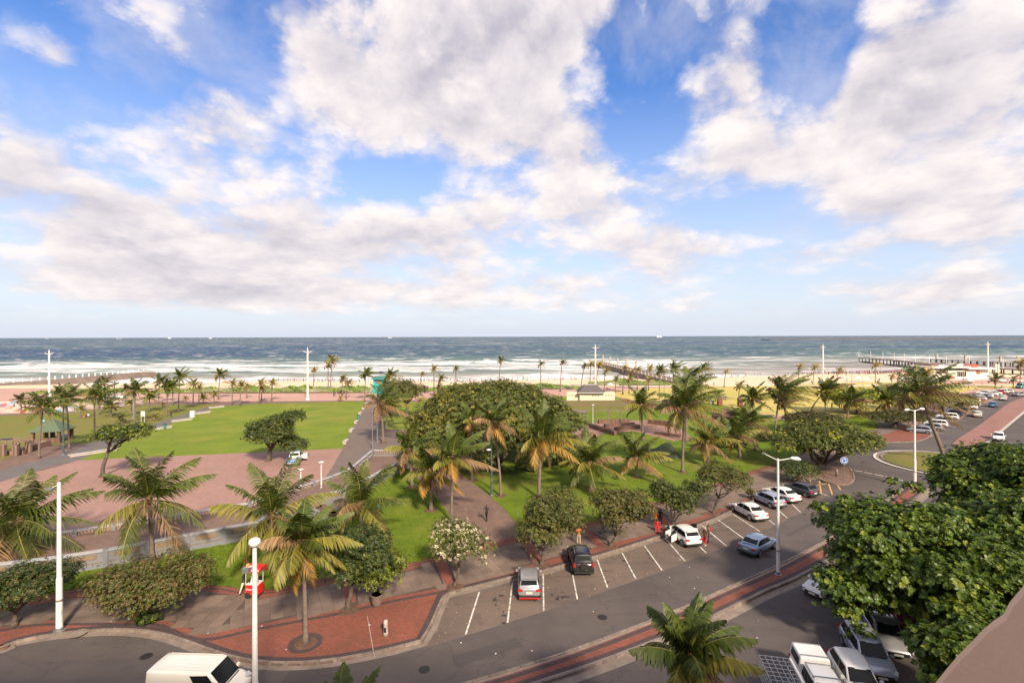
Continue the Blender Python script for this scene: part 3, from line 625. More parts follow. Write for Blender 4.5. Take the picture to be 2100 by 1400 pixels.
pier('breakwater', [(1350, 2600), (2000, 2750), (3200, 3000)], 60, 1.5, -4, M['dark_stone'], 'dark low breakwater on the horizon far out to sea', 'breakwater', 1.3)
e = pier('far_pier', [P(2230, 742, 1.6), P(2100, 741, 1.6), P(1990, 737, 1.6), P(1915, 733.5, 1.6)], 6, 1.0, -3.5, M['concrete_pale'], 'pale pier with square columns half lost in the white surf', 'pier', 1.0, None, True, (26, 3.4, 1.1, M['concrete_pale']))
# ships waiting on the horizon
for i, (px, wpx, hpx, lab) in enumerate([(1352, 11, 3, 'white two-part ship on the horizon above the jetty'), (245, 14, 1.8, 'long faint grey ship on the horizon above the groyne'), (97, 8, 1.6, 'small grey ship on the horizon above the leftmost mast'), (348, 7, 2.2, 'pale ship on the horizon, right of the long grey one'), (800, 8, 1.6, 'small pale ship on the horizon over the lifeguard tower'), (432, 6, 1.8, 'white ship on the horizon over the left beach palms')]):
    D = 9000; k = D / 1000; s_ = empty('ship', ((px - 1050) * k, D, ZS), 0, lab, 'ship')
    mt = mat('ship_paint', (.62, .62, .64) if 'white' in lab or 'pale' in lab else (.30, .34, .40), .6)
    Ls, Hs = wpx * k, hpx * k
    MB().add([(-Ls / 2, -6, Hs * .45 + 2), (Ls / 2, -6, Hs * .55 + 2), (Ls / 2, 6, Hs * .55 + 2), (-Ls / 2, 6, Hs * .45 + 2), (-Ls * .46, -5, -1), (Ls * .44, -5, -1), (Ls * .44, 5, -1), (-Ls * .46, 5, -1)], [(0, 1, 2, 3), (4, 7, 6, 5), (0, 4, 5, 1), (1, 5, 6, 2), (2, 6, 7, 3), (3, 7, 4, 0)]).obj('hull', mt, s_)
    MB().box((-Ls * .33, 0, Hs * .8), (Ls * .16, 8, Hs * .9)).box((-Ls * .33, 0, Hs * 1.35), (Ls * .06, 4, Hs * .4)).box((Ls * .12, 0, Hs * .7), (Ls * .25, 8, Hs * .35)).obj('superstructure', mt, s_)

# wear on the road: oil drips in the bays, tar patches, drain covers, a pale seam across the brick apron
r = np.random.default_rng(12)
def blob(mb, x, y, rx_, ry_, z, a0=0, n=14, m=0):
    mb.add([(x + math.cos(a0) * math.cos(t_) * rx_ * q - math.sin(a0) * math.sin(t_) * ry_ * q, y + math.sin(a0) * math.cos(t_) * rx_ * q + math.cos(a0) * math.sin(t_) * ry_ * q, z) for t_, q in zip(np.linspace(0, 2 * PI, n, endpoint=False), r.uniform(.6, 1.1, n))], [tuple(range(n))], m)
mb = MB()
for px, py in [(1015, 1235), (1085, 1228), (1150, 1208), (1238, 1178), (1290, 1160), (1332, 1140), (1385, 1135), (1455, 1100), (1500, 1085), (1030, 1260), (1160, 1222)]:
    X, Y = P(px, py)
    for k in range(4): blob(mb, X + r.normal(0, .35), Y + r.normal(0, .6), r.uniform(.05, .28), r.uniform(.05, .22), .0075 + .0004 * k)
tag(mb.obj('oil_stains', mat('oil_stain', (.040, .034, .032), .6), fix=False), kind='structure')
mb = MB()
for (px, py, L_, w_, a_) in [(1000, 1335, 4.5, 1.1, 25), (640, 1385, 3.0, 1.2, 4), (1640, 1085, 5.5, .5, 35), (1480, 1300, 4.0, 1.0, 35), (1750, 1030, 3, 1.5, 30)]:
    X, Y = P(px, py); ca, sa_ = math.cos(R(a_)), math.sin(R(a_))
    mb.add([(X + ca * u - sa_ * v, Y + sa_ * u + ca * v, .0045) for u, v in ((-L_ / 2, -w_ / 2), (L_ / 2, -w_ / 2 + .06), (L_ / 2 - .1, w_ / 2), (-L_ / 2 + .05, w_ / 2 - .05))], [(0, 1, 2, 3)])
tag(mb.obj('tar_patches', roadmat('tar_patch', (.066, .058, .057), (.078, .067, .065), (.050, .044, .043), .25), fix=False), kind='structure')
for px, py in [(1235, 1265), (870, 1372), (1575, 1140), (300, 1345)]:
    X, Y = P(px, py); o = MB().lathe([(.34, 0), (.34, .010), (.29, .012)], n=18).obj('manhole_cover', mat('cast_iron', (.035, .032, .032), .6, .4) if 'cast_iron' not in bpy.data.materials else bpy.data.materials['cast_iron'], loc=(X, Y, 0)); tag(o, kind='structure')
mb = MB(); a, b_ = P(753, 1262, KZ), P(768, 1347, KZ); stripe(a, b_, .035, KZ + .0155, mb); mb.obj('pale_seam', M['concrete_pale'], park, fix=False)
V = []
for i in range(150):
    X, Y = (r.uniform(-28, 38), r.uniform(30, 62)); s_ = r.uniform(.03, .07); a_ = r.uniform(0, 6.28)
    if inside((X, Y), park_poly): zz = KZ + .03
    else: zz = .014; 
    if r.random() < .4 and zz < .1: continue
    for k in range(4): V.append((X + math.cos(a_ + k * PI / 2) * s_, Y + math.sin(a_ + k * PI / 2) * s_, zz + (.02 if k == 1 else 0)))
tag(link('litter', np_mesh('litter', V, np.arange(len(V)).reshape(-1, 4), mat('paper_litter', (.6, .58, .55), .8))), 'scraps of pale litter scattered over lawns, paving and road', 'litter', None, 'stuff')
# ------------------------------------------------------------------ vegetation
def leafmat(name, col, col2, tr=.22, isl=.35, ns=.8, rough=.5, spec=.35): return mat(name, col, rough, spec=spec, noise=1, nscale=ns, col2=col2, island=isl, translucent=tr)
M['frond'] = leafmat('palm_frond_green', (.105, .130, .018), (.045, .072, .013), .25, .3)
M['frond_y'] = leafmat('palm_frond_yellowing', (.24, .20, .035), (.15, .16, .03), .25, .35)
M['frond_d'] = leafmat('palm_frond_dry', (.26, .155, .075), (.17, .11, .06), .15, .35)
M['frond_o'] = leafmat('palm_frond_orange', (.40, .20, .04), (.28, .20, .05), .2, .3)
M['frond_far'] = leafmat('beach_palm_frond', (0.174, 0.169, 0.035), (0.246, 0.188, 0.050), .25, .4, .3)
M['frond_far_dark'] = leafmat('beach_palm_frond_dark', (0.094, 0.106, 0.035), (0.145, 0.125, 0.045), .25, .4, .3)
M['frond_gold'] = leafmat('beach_palm_frond_golden', (.42, .30, .10), (.25, .21, .06), .25, .4, .3)
M['rachis'] = mat('frond_midrib', (.30, .26, .07), .6)
def frond_arrays(L, elev, azim, droop, wind, nl, rng, width=.06, hang=.5, llen=.27, split=1.0):
    """one feather frond: rachis plus two rows of drooping leaflets; returns verts, quads, tris"""
    K = 11; t = np.linspace(0, 1, K); e = elev - droop * t ** 1.35
    h = np.array([math.cos(azim), math.sin(azim)])
    dx = np.cos(e); dz = np.sin(e); st = L / (K - 1)
    px = np.concatenate(([0], np.cumsum((dx[:-1] + dx[1:]) / 2 * st))); pz = np.concatenate(([0], np.cumsum((dz[:-1] + dz[1:]) / 2 * st)))
    C = np.stack([px * h[0], px * h[1], pz], 1)
    C[:, 0] += wind[0] * L * t ** 1.8; C[:, 1] += wind[1] * L * t ** 1.8
    T = np.gradient(C, axis=0); T /= np.linalg.norm(T, axis=1)[:, None]
    up = np.array([0, 0, 1.0]); side = np.array([-h[1], h[0], 0]); 
    S0 = np.cross(T, np.array([h[0] * -.3, h[1] * -.3, 1.0])); S0 /= np.linalg.norm(S0, axis=1)[:, None] + 1e-9
    Nn = np.cross(S0, T)
    V = []; Q = []; Tr = []
    rw = np.interp(t, [0, .15, 1], [.07, .035, .008]) * (L / 4.0)
    for i in range(K): V += [C[i] - S0[i] * rw[i], C[i] + S0[i] * rw[i], C[i] - Nn[i] * rw[i] * 1.2]
    for i in range(K - 1):
        a = 3 * i
        for (u, v_) in ((0, 1), (1, 2), (2, 0)): Q.append((a + u, a + v_, a + 3 + v_, a + 3 + u))
    ts = np.linspace(.13, .995, nl)
    Cl = np.stack([np.interp(ts, t, C[:, k]) for k in range(3)], 1); Tl = np.stack([np.interp(ts, t, T[:, k]) for k in range(3)], 1); Sl = np.stack([np.interp(ts, t, S0[:, k]) for k in range(3)], 1); Nl = np.stack([np.interp(ts, t, Nn[:, k]) for k in range(3)], 1)
    V = np.array(V)
    for sd in (-1, 1):
        ll = L * llen * (np.sin(np.pi * np.clip(ts * .80 + .16, 0, 1)) ** .8) * rng.uniform(.82, 1.1, nl)
        keep = rng.random(nl) < split
        fw = np.interp(ts, [.1, .6, 1], [.35, .75, 1.5])[:, None]; dn = hang * np.clip(1.1 - np.abs(Tl[:, 2]), .15, 1)[:, None] * np.array([[0, 0, -1.0]])
        D = Sl * sd * .85 + Tl * fw + Nl * .22 + dn * .75 + rng.normal(0, .11, (nl, 3)); D /= np.linalg.norm(D, axis=1)[:, None]
        g_ = np.array([wind[0] * 1.3, wind[1] * .9, -hang * 1.5])
        P1 = Cl + D * (ll * .5)[:, None] + g_ * (ll * .16)[:, None]
        D2 = D + g_ * .95; D2 /= np.linalg.norm(D2, axis=1)[:, None]
        P2 = P1 + D2 * (ll * .5)[:, None]
        wv_ = Tl * width * .5 * (L / 4.0)
        b = len(V); n = nl
        V = np.vstack([V, Cl - wv_ * .7, Cl + wv_ * .7, P1 - wv_, P1 + wv_, P2])
        for i in range(n):
            if not keep[i]: continue
            Q.append((b + i, b + n + i, b + 3 * n + i, b + 2 * n + i)); Tr.append((b + 2 * n + i, b + 3 * n + i, b + 4 * n + i))
    return V, np.array(Q), np.array(Tr)
def crown_mesh(nf, L, rng, mats, wind=(0, 0), nl=20, dry=.25, width=.10, dead=3):
    Vs = []; Qs = []; Ts = []; mq = []; mt_ = []; b = 0
    for k in range(nf):
        f = k / nf; elev = R(80) - f * R(112) + rng.normal(0, .10); az_ = k * 2.399 + rng.normal(0, .2)
        V, Q, T_ = frond_arrays(L * rng.uniform(.82, 1.08), elev, az_, R(52) + rng.uniform(0, .5), (wind[0] * (.35 + .3 * f), wind[1] * (.35 + .3 * f)), nl, rng, width, .55)
        mi = 1 if rng.random() < dry * (f > .55) * 1.8 else 0
        Vs.append(V); Qs.append(Q + b); Ts.append(T_ + b); mq += [mi] * len(Q); mt_ += [mi] * len(T_); b += len(V)
    return np_mesh('crown', np.vstack(Vs), [np.vstack(Qs), np.vstack(Ts)], mats, mq + mt_)
def trunk_mb(h, lean, r0, bend=.0, n=8, ax=(1, 0), rings=True):
    pts = []; rad = []; K = max(6, int(h / .45)) if rings else 6
    for i in range(K + 1):
        t = i / K; q = lean[0] * t ** (1.6 + bend), lean[1] * t ** (1.6 + bend)
        pts.append((q[0], q[1], h * t)); rr = r0 * (1 - .38 * t + .75 * max(0, 1 - t * h / .7) ** 2)
        rad.append(rr * (1.06 if rings and i % 2 else .97))
    rad[-1] = r0 * .95
    return MB().tube(pts, rad, n)
LAB_USED = set()
def palm_near(px, py, cx, cy, Lf, label, wind=(.3, 0), nf=24, orange=0, dryn=4, r0=.17, ygreen=.2, group='coconut palms in the park', z0=KZ, nl=44, split=1.0, el0=84, spread=118, dx=0, hub_z=None, nd_low=3, droop=52, bend=0.0):
    X, Y = P(px, py, z0)
    if hub_z is None: h = (py - cy) / (py - 690) * CH
    else: h = hub_z
    Xc = (cx - 1050) / 1000 * Y
    root = empty('palm_tree', (X, Y, z0), 0, label, 'palm tree', group)
    lean = (Xc - X, dx)
    trunk_mb(h, lean, r0, bend, 10).obj('trunk', M['palm_trunk'], root, smooth=True)
    r = np.random.default_rng(int(px * 7 + py)); top = (lean[0], lean[1], h)
    wide = .20 * 30 / max(nl, 30) if nl < 56 else .13
    if nl >= 34: Lf *= 1.10 if px < 800 else .98; dryn += 1
    if 34 <= nl < 56: nl = 36; wide = .135
    wind = (wind[0] + .12, wind[1]); r0 *= 1.1
    MB().lathe([(r0 * 1.0, -.35), (r0 * 1.5, -.1), (r0 * 1.3, .25), (r0 * .5, .6)], top, 9).obj('crown_heart', M['frond_d'], root, smooth=True)
    for k in range(nf):
        f = k / (nf - 1); elev = R(el0) - (f ** 1.05) * R(spread) + r.normal(0, .09); az_ = k * 2.399 + r.normal(0, .15) + px
        wf = .30 + .45 * f
        V, Q, T_ = frond_arrays(Lf * r.uniform(.86, 1.08), elev, az_, R(droop) * r.uniform(.7, 1.15), (wind[0] * wf, wind[1] * wf), nl, r, wide * 4 / Lf * r.uniform(.9, 1.1), .70, .31, split)
        u = r.random(); m = M['frond']
        if f > .45 and u < ygreen * 1.9: m = M['frond_y']
        elif f > .4 and u > 1 - .06 * dryn: m = M['frond_d']
        if k >= nf - orange: m = M['frond_o']
        link('frond', np_mesh('frond', V, [Q, T_], [m, M['rachis']], [1] * 30 + [0] * (len(Q) - 30 + len(T_))), root, top)
    for k in range(dryn):
        V, Q, T_ = frond_arrays(Lf * r.uniform(.6, .85), R(-35) + r.normal(0, .2), r.uniform(0, 6.3), R(55), (wind[0] * .5, wind[1] * .5), int(nl * .8), r, wide * .8 * 4 / Lf, .8, .2, .8)
        link('dead_frond', np_mesh('dead_frond', V, [Q, T_], M['frond_d']), root, (top[0], top[1], top[2] - .1))
    if group == 'coconut palms in the park':
        MB().lathe([(.75, 0), (.7, .03), (.3, .07)], (0, 0, .02), 14).obj('soil_ring', M['soil'], root, smooth=True)
    return root
G1 = 'coconut palms in the park'
palm_near(40, 1143, 36, 1071, 5.0, 'big dark palm behind the clipped trees at the far left end of the balustrade', (.30, 0), 26, 0, 3, .24, .1, el0=80)
palm_near(312, 1146, 304, 1025, 4.7, 'palm with wide spread fronds against the grey parapet, above the olive-brown tree', (.10, 0), 20, 0, 1, .19, .15, el0=88, spread=118)
palm_near(547, 1162, 556, 1058, 4.9, 'palm with a curved leaning trunk on the lawn behind the red vendor cart', (-.05, 0), 18, 1, 2, .22, .35, el0=88, spread=128, bend=-.5)
palm_near(627, 1318, 620, 1111, 2.9, 'tall slim palm standing in the round tree pit of the red brick apron', (.28, 0), 24, 4, 3, .15, .4, G1, nl=46, spread=128)
palm_near(743, 1112, 738, 1034, 4.3, 'short-trunked palm with a hanging dead frond in the middle of the front lawn', (.12, 0), 17, 1, 2, .2, .3, el0=88, spread=122)
palm_near(845, 998, 838, 922, 4.2, 'palm at the left corner of the lawn beside the end of the parapet', (.25, 0), 17, 1, 7, .2, .3)
palm_near(884, 1046, 880, 966, 3.9, 'palm in a ring of soil beside the left edge of the brown path', (.22, 0), 16, 3, 7, .2, .35)
palm_near(926, 1071, 928, 938, 3.9, 'palm with a pale crown growing beside the blossoming tree', (.26, 0), 17, 3, 7, .17, .35)
palm_near(1027, 1016, 1012, 866, 3.5, 'tall thin palm just right of the green lamp post', (.25, 0), 15, 2, 8, .16, .35)
palm_near(968, 985, 964, 860, 3.1, 'palm overtopping the left half of the big spreading tree', (.1, 0), 13, 1, 7, .16, .25)
palm_near(1105, 1020, 1112, 898, 4.9, 'palm with orange hanging fronds in front of the big spreading tree', (.12, 0), 26, 9, 5, .22, .35)
palm_near(1211, 1003, 1207, 950, 4.6, 'short bushy palm right of the orange-fronded palm', (.08, 0), 24, 2, 2, .24, .3, el0=88)
palm_near(1306, 978, 1303, 940, 4.4, 'low palm with arching yellowish fronds in front of the green net', (.10, 0), 17, 2, 1, .24, .35, el0=88, spread=105)
palm_near(1318, 902, 1314, 832, 4.6, 'upright fan-shaped palm behind the low palm by the green net', (.05, 0), 17, 1, 3, .22, .2, el0=88, spread=115)
palm_near(1400, 968, 1403, 838, 5.4, 'tallest dark palm in the middle of the park, with a straight slim trunk', (.35, .0), 30, 3, 6, .2, .25)
palm_near(1407, 905, 1410, 790, 4.6, 'dark palm whose crown shows above the tallest park palm', (.35, 0), 20, 0, 3, .22, .1)
palm_near(1452, 948, 1450, 905, 4.6, 'leaning palm in front of the dark hedge', (.25, 0), 19, 2, 3, .2, .35, nl=36)
palm_near(1518, 939, 1506, 893, 4.2, 'palm with a slanting trunk, right of the dark hedge', (.35, 0), 19, 1, 3, .22, .3, nl=36)
palm_near(1549, 923, 1533, 868, 4.4, 'slanting palm on the slope between the park steps and the umbrella tree', (.35, 0), 19, 1, 3, .2, .25, nl=36)
palm_near(1590, 890, 1600, 803, 5.2, 'windswept palm with streaming fronds left of the umbrella tree', (.95, 0), 28, 0, 4, .2, .15, nl=36, el0=70, spread=95)
palm_near(1613, 863, 1604, 826, 3.6, 'shorter windswept palm with a bent trunk behind the streaming palm', (.8, 0), 18, 0, 4, .22, .2, nl=30)
palm_near(1938, 942, 1884, 812, 6.0, 'big palm leaning left out of the roundabout lawn', (.75, 0), 28, 1, 6, .30, .2, 'palms by the roundabout', z0=.4, el0=82, bend=-.5)
palm_near(1663, 846, 1694, 802, 4.6, 'windblown palm with drooping fronds beside the short white lamp post', (.8, 0), 24, 0, 8, .2, .3, nl=30)
palm_near(1738, 858, 1745, 824, 4.6, 'palm with brownish fronds in front of the bright green bush', (.5, 0), 18, 2, 4, .2, .4, nl=30)
palm_near(1818, 856, 1820, 822, 5.4, 'spreading palm between the bright bush and the roundabout', (.3, 0), 20, 3, 4, .24, .5, nl=30)
palm_near(1545, 862, 1543, 818, 4.4, 'palm beside the right brick gate pillar', (.3, 0), 18, 0, 4, .2, .25, nl=30)
palm_near(786, 908, 780, 828, 4.6, 'ragged palm with bare brown fronds beside the centre path', (.45, 0), 15, 0, 9, .24, .15, nl=34, el0=86)
palm_near(792, 881, 797, 832, 4.4, 'brownish palm standing just behind the ragged one by the centre path', (.5, 0), 15, 0, 8, .22, .3, nl=30)
palm_near(1969, 842, 1969, 826, 3.4, 'stubby palm between the parked cars of the far row', (.5, 0), 16, 0, 3, .2, .5, nl=26)
# palms close below the balcony, only their tops in the picture
palm_near(1414, 1720, 1411, 1350, 2.5, 'palm right under the balcony whose green crown fills the bottom edge', (.10, 0), 22, 3, 2, .17, .45, 'palms on the road islands', nl=60, el0=88, spread=128)
palm_near(700, 1960, 693, 1505, 1.7, 'palm below the frame with only its frond tips showing over the road', (.35, 0), 18, 0, 0, .15, .2, 'palms on the road islands', nl=50, el0=86, spread=100)
# left park palms, mid distance (with single fronds)
G2 = 'palms on the left lawn'
for (a, b_, c, d_, Lf, lab, wd) in [(80, 939, 88, 836, 3.6, 'thin-trunked palm at the tip of the paved corner, left of the green-roofed hut', (.2, 0)),
        (142, 920, 135, 817, 3.8, 'palm with upswept fronds just right of the green-roofed hut', (.45, 0)), (194, 902, 193, 812, 3.9, 'palm rising behind the small leaning tree', (.45, 0)),
        (366, 845, 369, 772, 3.0, 'tallest palm of the left lawn, near the tar path', (.7, 0)), (342, 853, 343, 795, 2.9, 'slender palm beside the walker on the tar path', (.3, 0)),
        (277, 870, 276, 800, 3.4, 'palm beside the goalpost-like grey post on the left lawn', (.3, 0)), (306, 844, 307, 813, 2.9, 'short palm on the left lawn in front of the dune', (.3, 0)),
        (228, 854, 226, 832, 2.8, 'stocky leaning palm left of the white notice board', (-.2, 0)), (448, 819, 451, 768, 2.9, 'high palm where the tar path meets the promenade', (.3, 0)),
        (325, 826, 327, 782, 3.2, 'windblown palm in front of the left dune', (.5, 0)), (354, 830, 354, 790, 3.0, 'palm close behind the tallest one of the left lawn', (.4, 0)),
        (748, 822, 750, 768, 3.1, 'palm at the seaward end of the centre path', (.35, 0)), (793, 815, 800, 770, 3.4, 'dark palm right behind the turquoise lifeguard tower', (.5, 0)),
        (785, 812, 790, 790, 3.4, 'darker low palm pressed against the turquoise lifeguard tower', (.3, 0)), (1379, 816, 1381, 757, 3.4, 'beach palm with the fullest crown, above the tallest park palm', (.8, 0)),
        (1352, 819, 1353, 762, 3.0, 'beach palm at the start of the curved jetty', (.6, 0)), (1437, 811, 1441, 757, 3.0, 'windswept palm beside the tall thin lamp post on the dry lawn', (.9, 0)),
        (2041, 796, 2041, 778, 3.4, 'palm in front of the white umbrellas of the beach restaurant', (.5, 0)), (1863, 812, 1864, 768, 3.2, 'palm just left of the big leaning palm, half hidden', (.6, 0))]:
    palm_near(a, b_, c, d_, Lf, lab, wd, 15, 0, 2, .16, .15, G2 if a < 500 else 'palms along the promenade', nl=18, split=1, spread=108)
# far palms: trunk and crown only
far_mats = {'d': M['frond_far_dark'], 'g': M['frond_far'], 'y': M['frond_gold']}
crowns = {}
for key in 'dgy':
    for v_ in range(4): crowns[key, v_] = crown_mesh(15, 1.0, np.random.default_rng(50 + v_ * 3 + ord(key)), [far_mats[key], M['frond_d']], ((.45, .75, 1.05, .3)[v_], 0), 16, .3, .34 if False else .30)
FAR = [ # base x,y, crown x,y, frond length, tone, label
 (44, 847, 42, 820, 3.2, 'd', 'dark palm in front of the skate park, second from the left edge'), (165, 857, 165, 838, 2.2, 'g', 'small bushy palm between the hut and the leaning tree'),
 (249, 868, 248, 858, 2.4, 'd', 'dwarf palm just above the small leaning tree'), (396, 834, 397, 788, 2.5, 'g', 'slim palm right of the tallest left-lawn palm'),
 (408, 821, 409, 795, 2.0, 'd', 'dark slim palm in front of the dune, left of the path end'), (417, 829, 416, 816, 2.4, 'g', 'low palm left of the path end'),
 (381, 828, 380, 817, 1.5, 'g', 'tiny young palm on the edge of the left lawn by the dune'), (320, 862, 319, 853, 1.8, 'g', 'young palm on the grass left of the tar path'),
 (333, 834, 333, 828, 1.3, 'g', 'knee-high young palm behind the slender one'), (439, 827, 439, 810, 2.0, 'g', 'short palm just left of the path end'),
 (476, 829, 478, 787, 2.4, 'g', 'left palm of the pair by the parked bicycles'), (492, 831, 495, 790, 2.5, 'g', 'right palm of the pair by the parked bicycles'),
 (506, 816, 506, 794, 2.0, 'g', 'faint palm behind the pair by the bicycles'), (215, 838, 214, 785, 3.0, 'd', 'dark palm standing against the water left of the left dune'),
 (258, 830, 258, 798, 3.0, 'd', 'dark palm by the small white train'), (204, 850, 204, 823, 2.6, 'd', 'dark palm close behind the leaning tree'),
 (126, 836, 121, 802, 3.2, 'd', 'dark palm left of the hut palm pair'), (75, 845, 71, 822, 2.9, 'd', 'dark palm left of the thin-trunked corner palm'),
 (150, 832, 147, 801, 3.0, 'd', 'dark palm behind the upswept palm by the hut'), (269, 852, 268, 826, 2.4, 'g', 'pale palm beside the grey post on the left lawn'),
 (531, 828, 535, 787, 2.6, 'y', 'golden palm on the promenade left of the white mast'), (536, 822, 538, 797, 2.3, 'd', 'darker palm crowding the golden one on the promenade'),
 (557, 822, 559, 786, 2.5, 'g', 'lone promenade palm between the golden palm and the white mast'), (643, 800, 644, 760, 2.6, 'y', 'golden palm just right of the white mast, in the dune'),
 (673, 799, 673, 750, 3.2, 'y', 'left one of the tall golden twin palms in the dune'), (678, 801, 681, 740, 3.6, 'g', 'right and taller one of the twin palms in the dune'),
 (702, 811, 702, 778, 3.0, 'g', 'palm with a split crown right of the twin palms'), (710, 818, 714, 785, 2.6, 'g', 'smaller palm between the split-crowned one and the path'),
 (698, 822, 698, 816, 1.6, 'y', 'small orange potted palm on the promenade'), (765, 819, 765, 811, 1.6, 'y', 'small orange palm at the foot of the lifeguard tower'),
 (858, 837, 859, 823, 2.2, 'g', 'small palm on the grass right of the round park tree'), (862, 786, 866, 765, 2.4, 'g', 'palm on the beach behind the round park tree'),
 (890, 811, 890, 757, 2.6, 'g', 'slim high palm left of the big spreading tree'), (902, 814, 904, 777, 2.6, 'd', 'windblown palm between two slim ones left of the big tree'),
 (897, 812, 899, 794, 2.2, 'g', 'short palm at the foot of the slim high one'), (935, 803, 935, 757, 2.4, 'd', 'lone dark palm above the left shoulder of the big tree'),
 (1023, 800, 1027, 740, 2.7, 'd', 'tall palm rising behind the top of the big tree'), (1109, 805, 1109, 747, 2.3, 'd', 'thin straight palm right of the top of the big tree'),
 (1149, 803, 1153, 744, 2.5, 'd', 'thin straight palm above the left end of the toilet block'), (1191, 804, 1199, 751, 2.4, 'd', 'leaning palm rising behind the toilet block roof'),
 (1210, 795, 1212, 748, 2.7, 'g', 'palm just left of the mast behind the toilet block'), (1222, 796, 1229, 748, 3.0, 'y', 'golden palm touching the mast behind the toilet block'),
 (1239, 805, 1241, 763, 2.4, 'g', 'palm just right of the toilet block roof'), (1262, 804, 1264, 775, 2.3, 'g', 'short windbent palm right of the toilet block'),
 (1277, 809, 1282, 756, 2.4, 'g', 'windbent palm in front of the right dune, nearest the toilet block'), (1290, 806, 1292, 777, 2.8, 'g', 'low palm with a strongly bowed trunk before the right dune'),
 (1294, 797, 1294, 764, 2.4, 'y', 'golden palm in the right dune'), (1307, 798, 1308, 758, 2.8, 'g', 'palm leaning over the right dune'),
 (1325, 804, 1330, 780, 2.8, 'g', 'low windbent palm below the jetty bend'), (1330, 800, 1334, 756, 2.6, 'g', 'palm standing before the jetty bend'),
 (1403, 815, 1409, 767, 3.6, 'g', 'yellow-green palm just right of the fullest beach palm'), (1485, 794, 1489, 762, 2.2, 'y', 'small golden palm alone on the beach'),
 (1467, 824, 1472, 810, 2.7, 'y', 'low golden palm by the left brick gate pillar'), (1515, 820, 1517, 792, 3.0, 'g', 'palm on the dry lawn right of the gate pillars'),
 (1636, 788, 1640, 750, 3.0, 'y', 'left one of the golden palm pair beside the right mast'), (1667, 788, 1672, 751, 3.0, 'y', 'right one of the golden palm pair beside the right mast'),
 (1714, 785, 1723, 758, 3.3, 'y', 'golden palm just right of the right mast'), (1795, 784, 1796, 747, 3.0, 'y', 'tall golden palm at the head of the crowded beach'),
 (1829, 787, 1829, 770, 2.8, 'y', 'short golden palm near the crowded beach'), (1900, 800, 1900, 765, 3.4, 'y', 'golden palm behind the crown of the big leaning palm'),
 (1938, 794, 1938, 775, 3.4, 'y', 'golden palm left of the beach restaurant'), (2078, 797, 2079, 778, 2.8, 'g', 'palm at the right end of the far car park'), (2092, 797, 2093, 746, 4.5, 'y', 'golden palm against the pier at the right edge')]
tr_cache = {}
for i, (a, b_, c, d_, Lf, tone, lab) in enumerate(FAR):
    X, Y = P(a, b_, KZ); h = (b_ - d_) / (b_ - 690 + ROLL * (a - 1050)) * CH; lx = (c - a) / 1000 * Y
    root = empty('palm_tree', (X, Y, KZ if Y < 186 else -.3), 0, lab, 'palm tree', 'small palms near the beach')
    trunk_mb(h + (0 if Y < 186 else .4), (lx, 0), .19, 0, 6, rings=False).obj('trunk', M['palm_trunk'], root, smooth=True)
    cr_ = link('crown', crowns[tone, (i * 7) % 4 if a > 560 else (3, 0, 1)[i % 3]], root, (lx, 0, h), (random.uniform(-.12, .12), random.uniform(-.12, .12), random.uniform(-.5, .5))); cr_.scale = (Lf * .9, Lf * .9, Lf * random.uniform(.8, 1.0))

# ---- broadleaf trees
def leaves_mesh(name, lobes, ncl, leaf, per, mats, seed, up=.35, flat=1.0, shell=(.72, 1.04), probs=None, wid=.55, cone=1.1, zmin=-.45, yellow=None):
    r = np.random.default_rng(seed); L_ = np.array([l[:3] for l in lobes]); Rr = np.array([l[3:6] for l in lobes])
    wts = (Rr[:, 0] * Rr[:, 1] + Rr[:, 0] * Rr[:, 2]); wts = wts / wts.sum()
    idx = r.choice(len(lobes), ncl, p=wts)
    D = r.normal(size=(ncl, 3)); D[:, 2] = np.where(D[:, 2] < zmin, -D[:, 2] * .6, D[:, 2]); D /= np.linalg.norm(D, axis=1)[:, None]
    rad = r.uniform(shell[0], shell[1], ncl) ; inner = r.random(ncl) < .15; rad[inner] = r.uniform(.35, .7, inner.sum()); outl_ = r.random(ncl) < .07; rad[outl_] = r.uniform(1.05, 1.28, outl_.sum())
    C = L_[idx] + D * Rr[idx] * rad[:, None] + r.normal(0, leaf * .5, (ncl, 3))
    Nn = D / Rr[idx]; Nn /= np.linalg.norm(Nn, axis=1)[:, None]; Nn[:, 2] += up; Nn += r.normal(0, .28, (ncl, 3)); Nn /= np.linalg.norm(Nn, axis=1)[:, None]
    A = np.cross(Nn, r.normal(size=(ncl, 3))); A /= np.linalg.norm(A, axis=1)[:, None]; B = np.cross(Nn, A)
    Vs = []; ang0 = r.uniform(0, 6.28, ncl)
    cs_ = r.uniform(.7, 1.25, ncl)
    for k in range(per):
        an = ang0 + k * 6.283 / per + r.normal(0, .2, ncl); s_ = leaf * cs_ * r.uniform(.8, 1.15, ncl)
        dirr = (A * np.cos(an)[:, None] + B * np.sin(an)[:, None]); tilt = r.uniform(.15, .75, ncl)[:, None] * flat
        dd = dirr + Nn * tilt; dd /= np.linalg.norm(dd, axis=1)[:, None]
        sd = np.cross(dd, Nn); sd /= np.linalg.norm(sd, axis=1)[:, None] + 1e-9
        base_ = C + dd * (s_ * .08)[:, None]; mid = C + dd * (s_ * .62)[:, None]; hw = (s_ * wid * .5)[:, None]
        Vs.append(np.stack([base_, mid - sd * hw, C + dd * s_[:, None] - Nn * (s_ * .12)[:, None], mid + sd * hw], 1))
    V = np.stack(Vs, 1).reshape(-1, 3); nq = ncl * per; F = np.arange(nq * 4).reshape(nq, 4)
    mi = None
    if yellow: mi = np.repeat((r.random(ncl) < yellow(C)).astype(np.int32), per)
    return np_mesh(name, V, F, mats, mi)
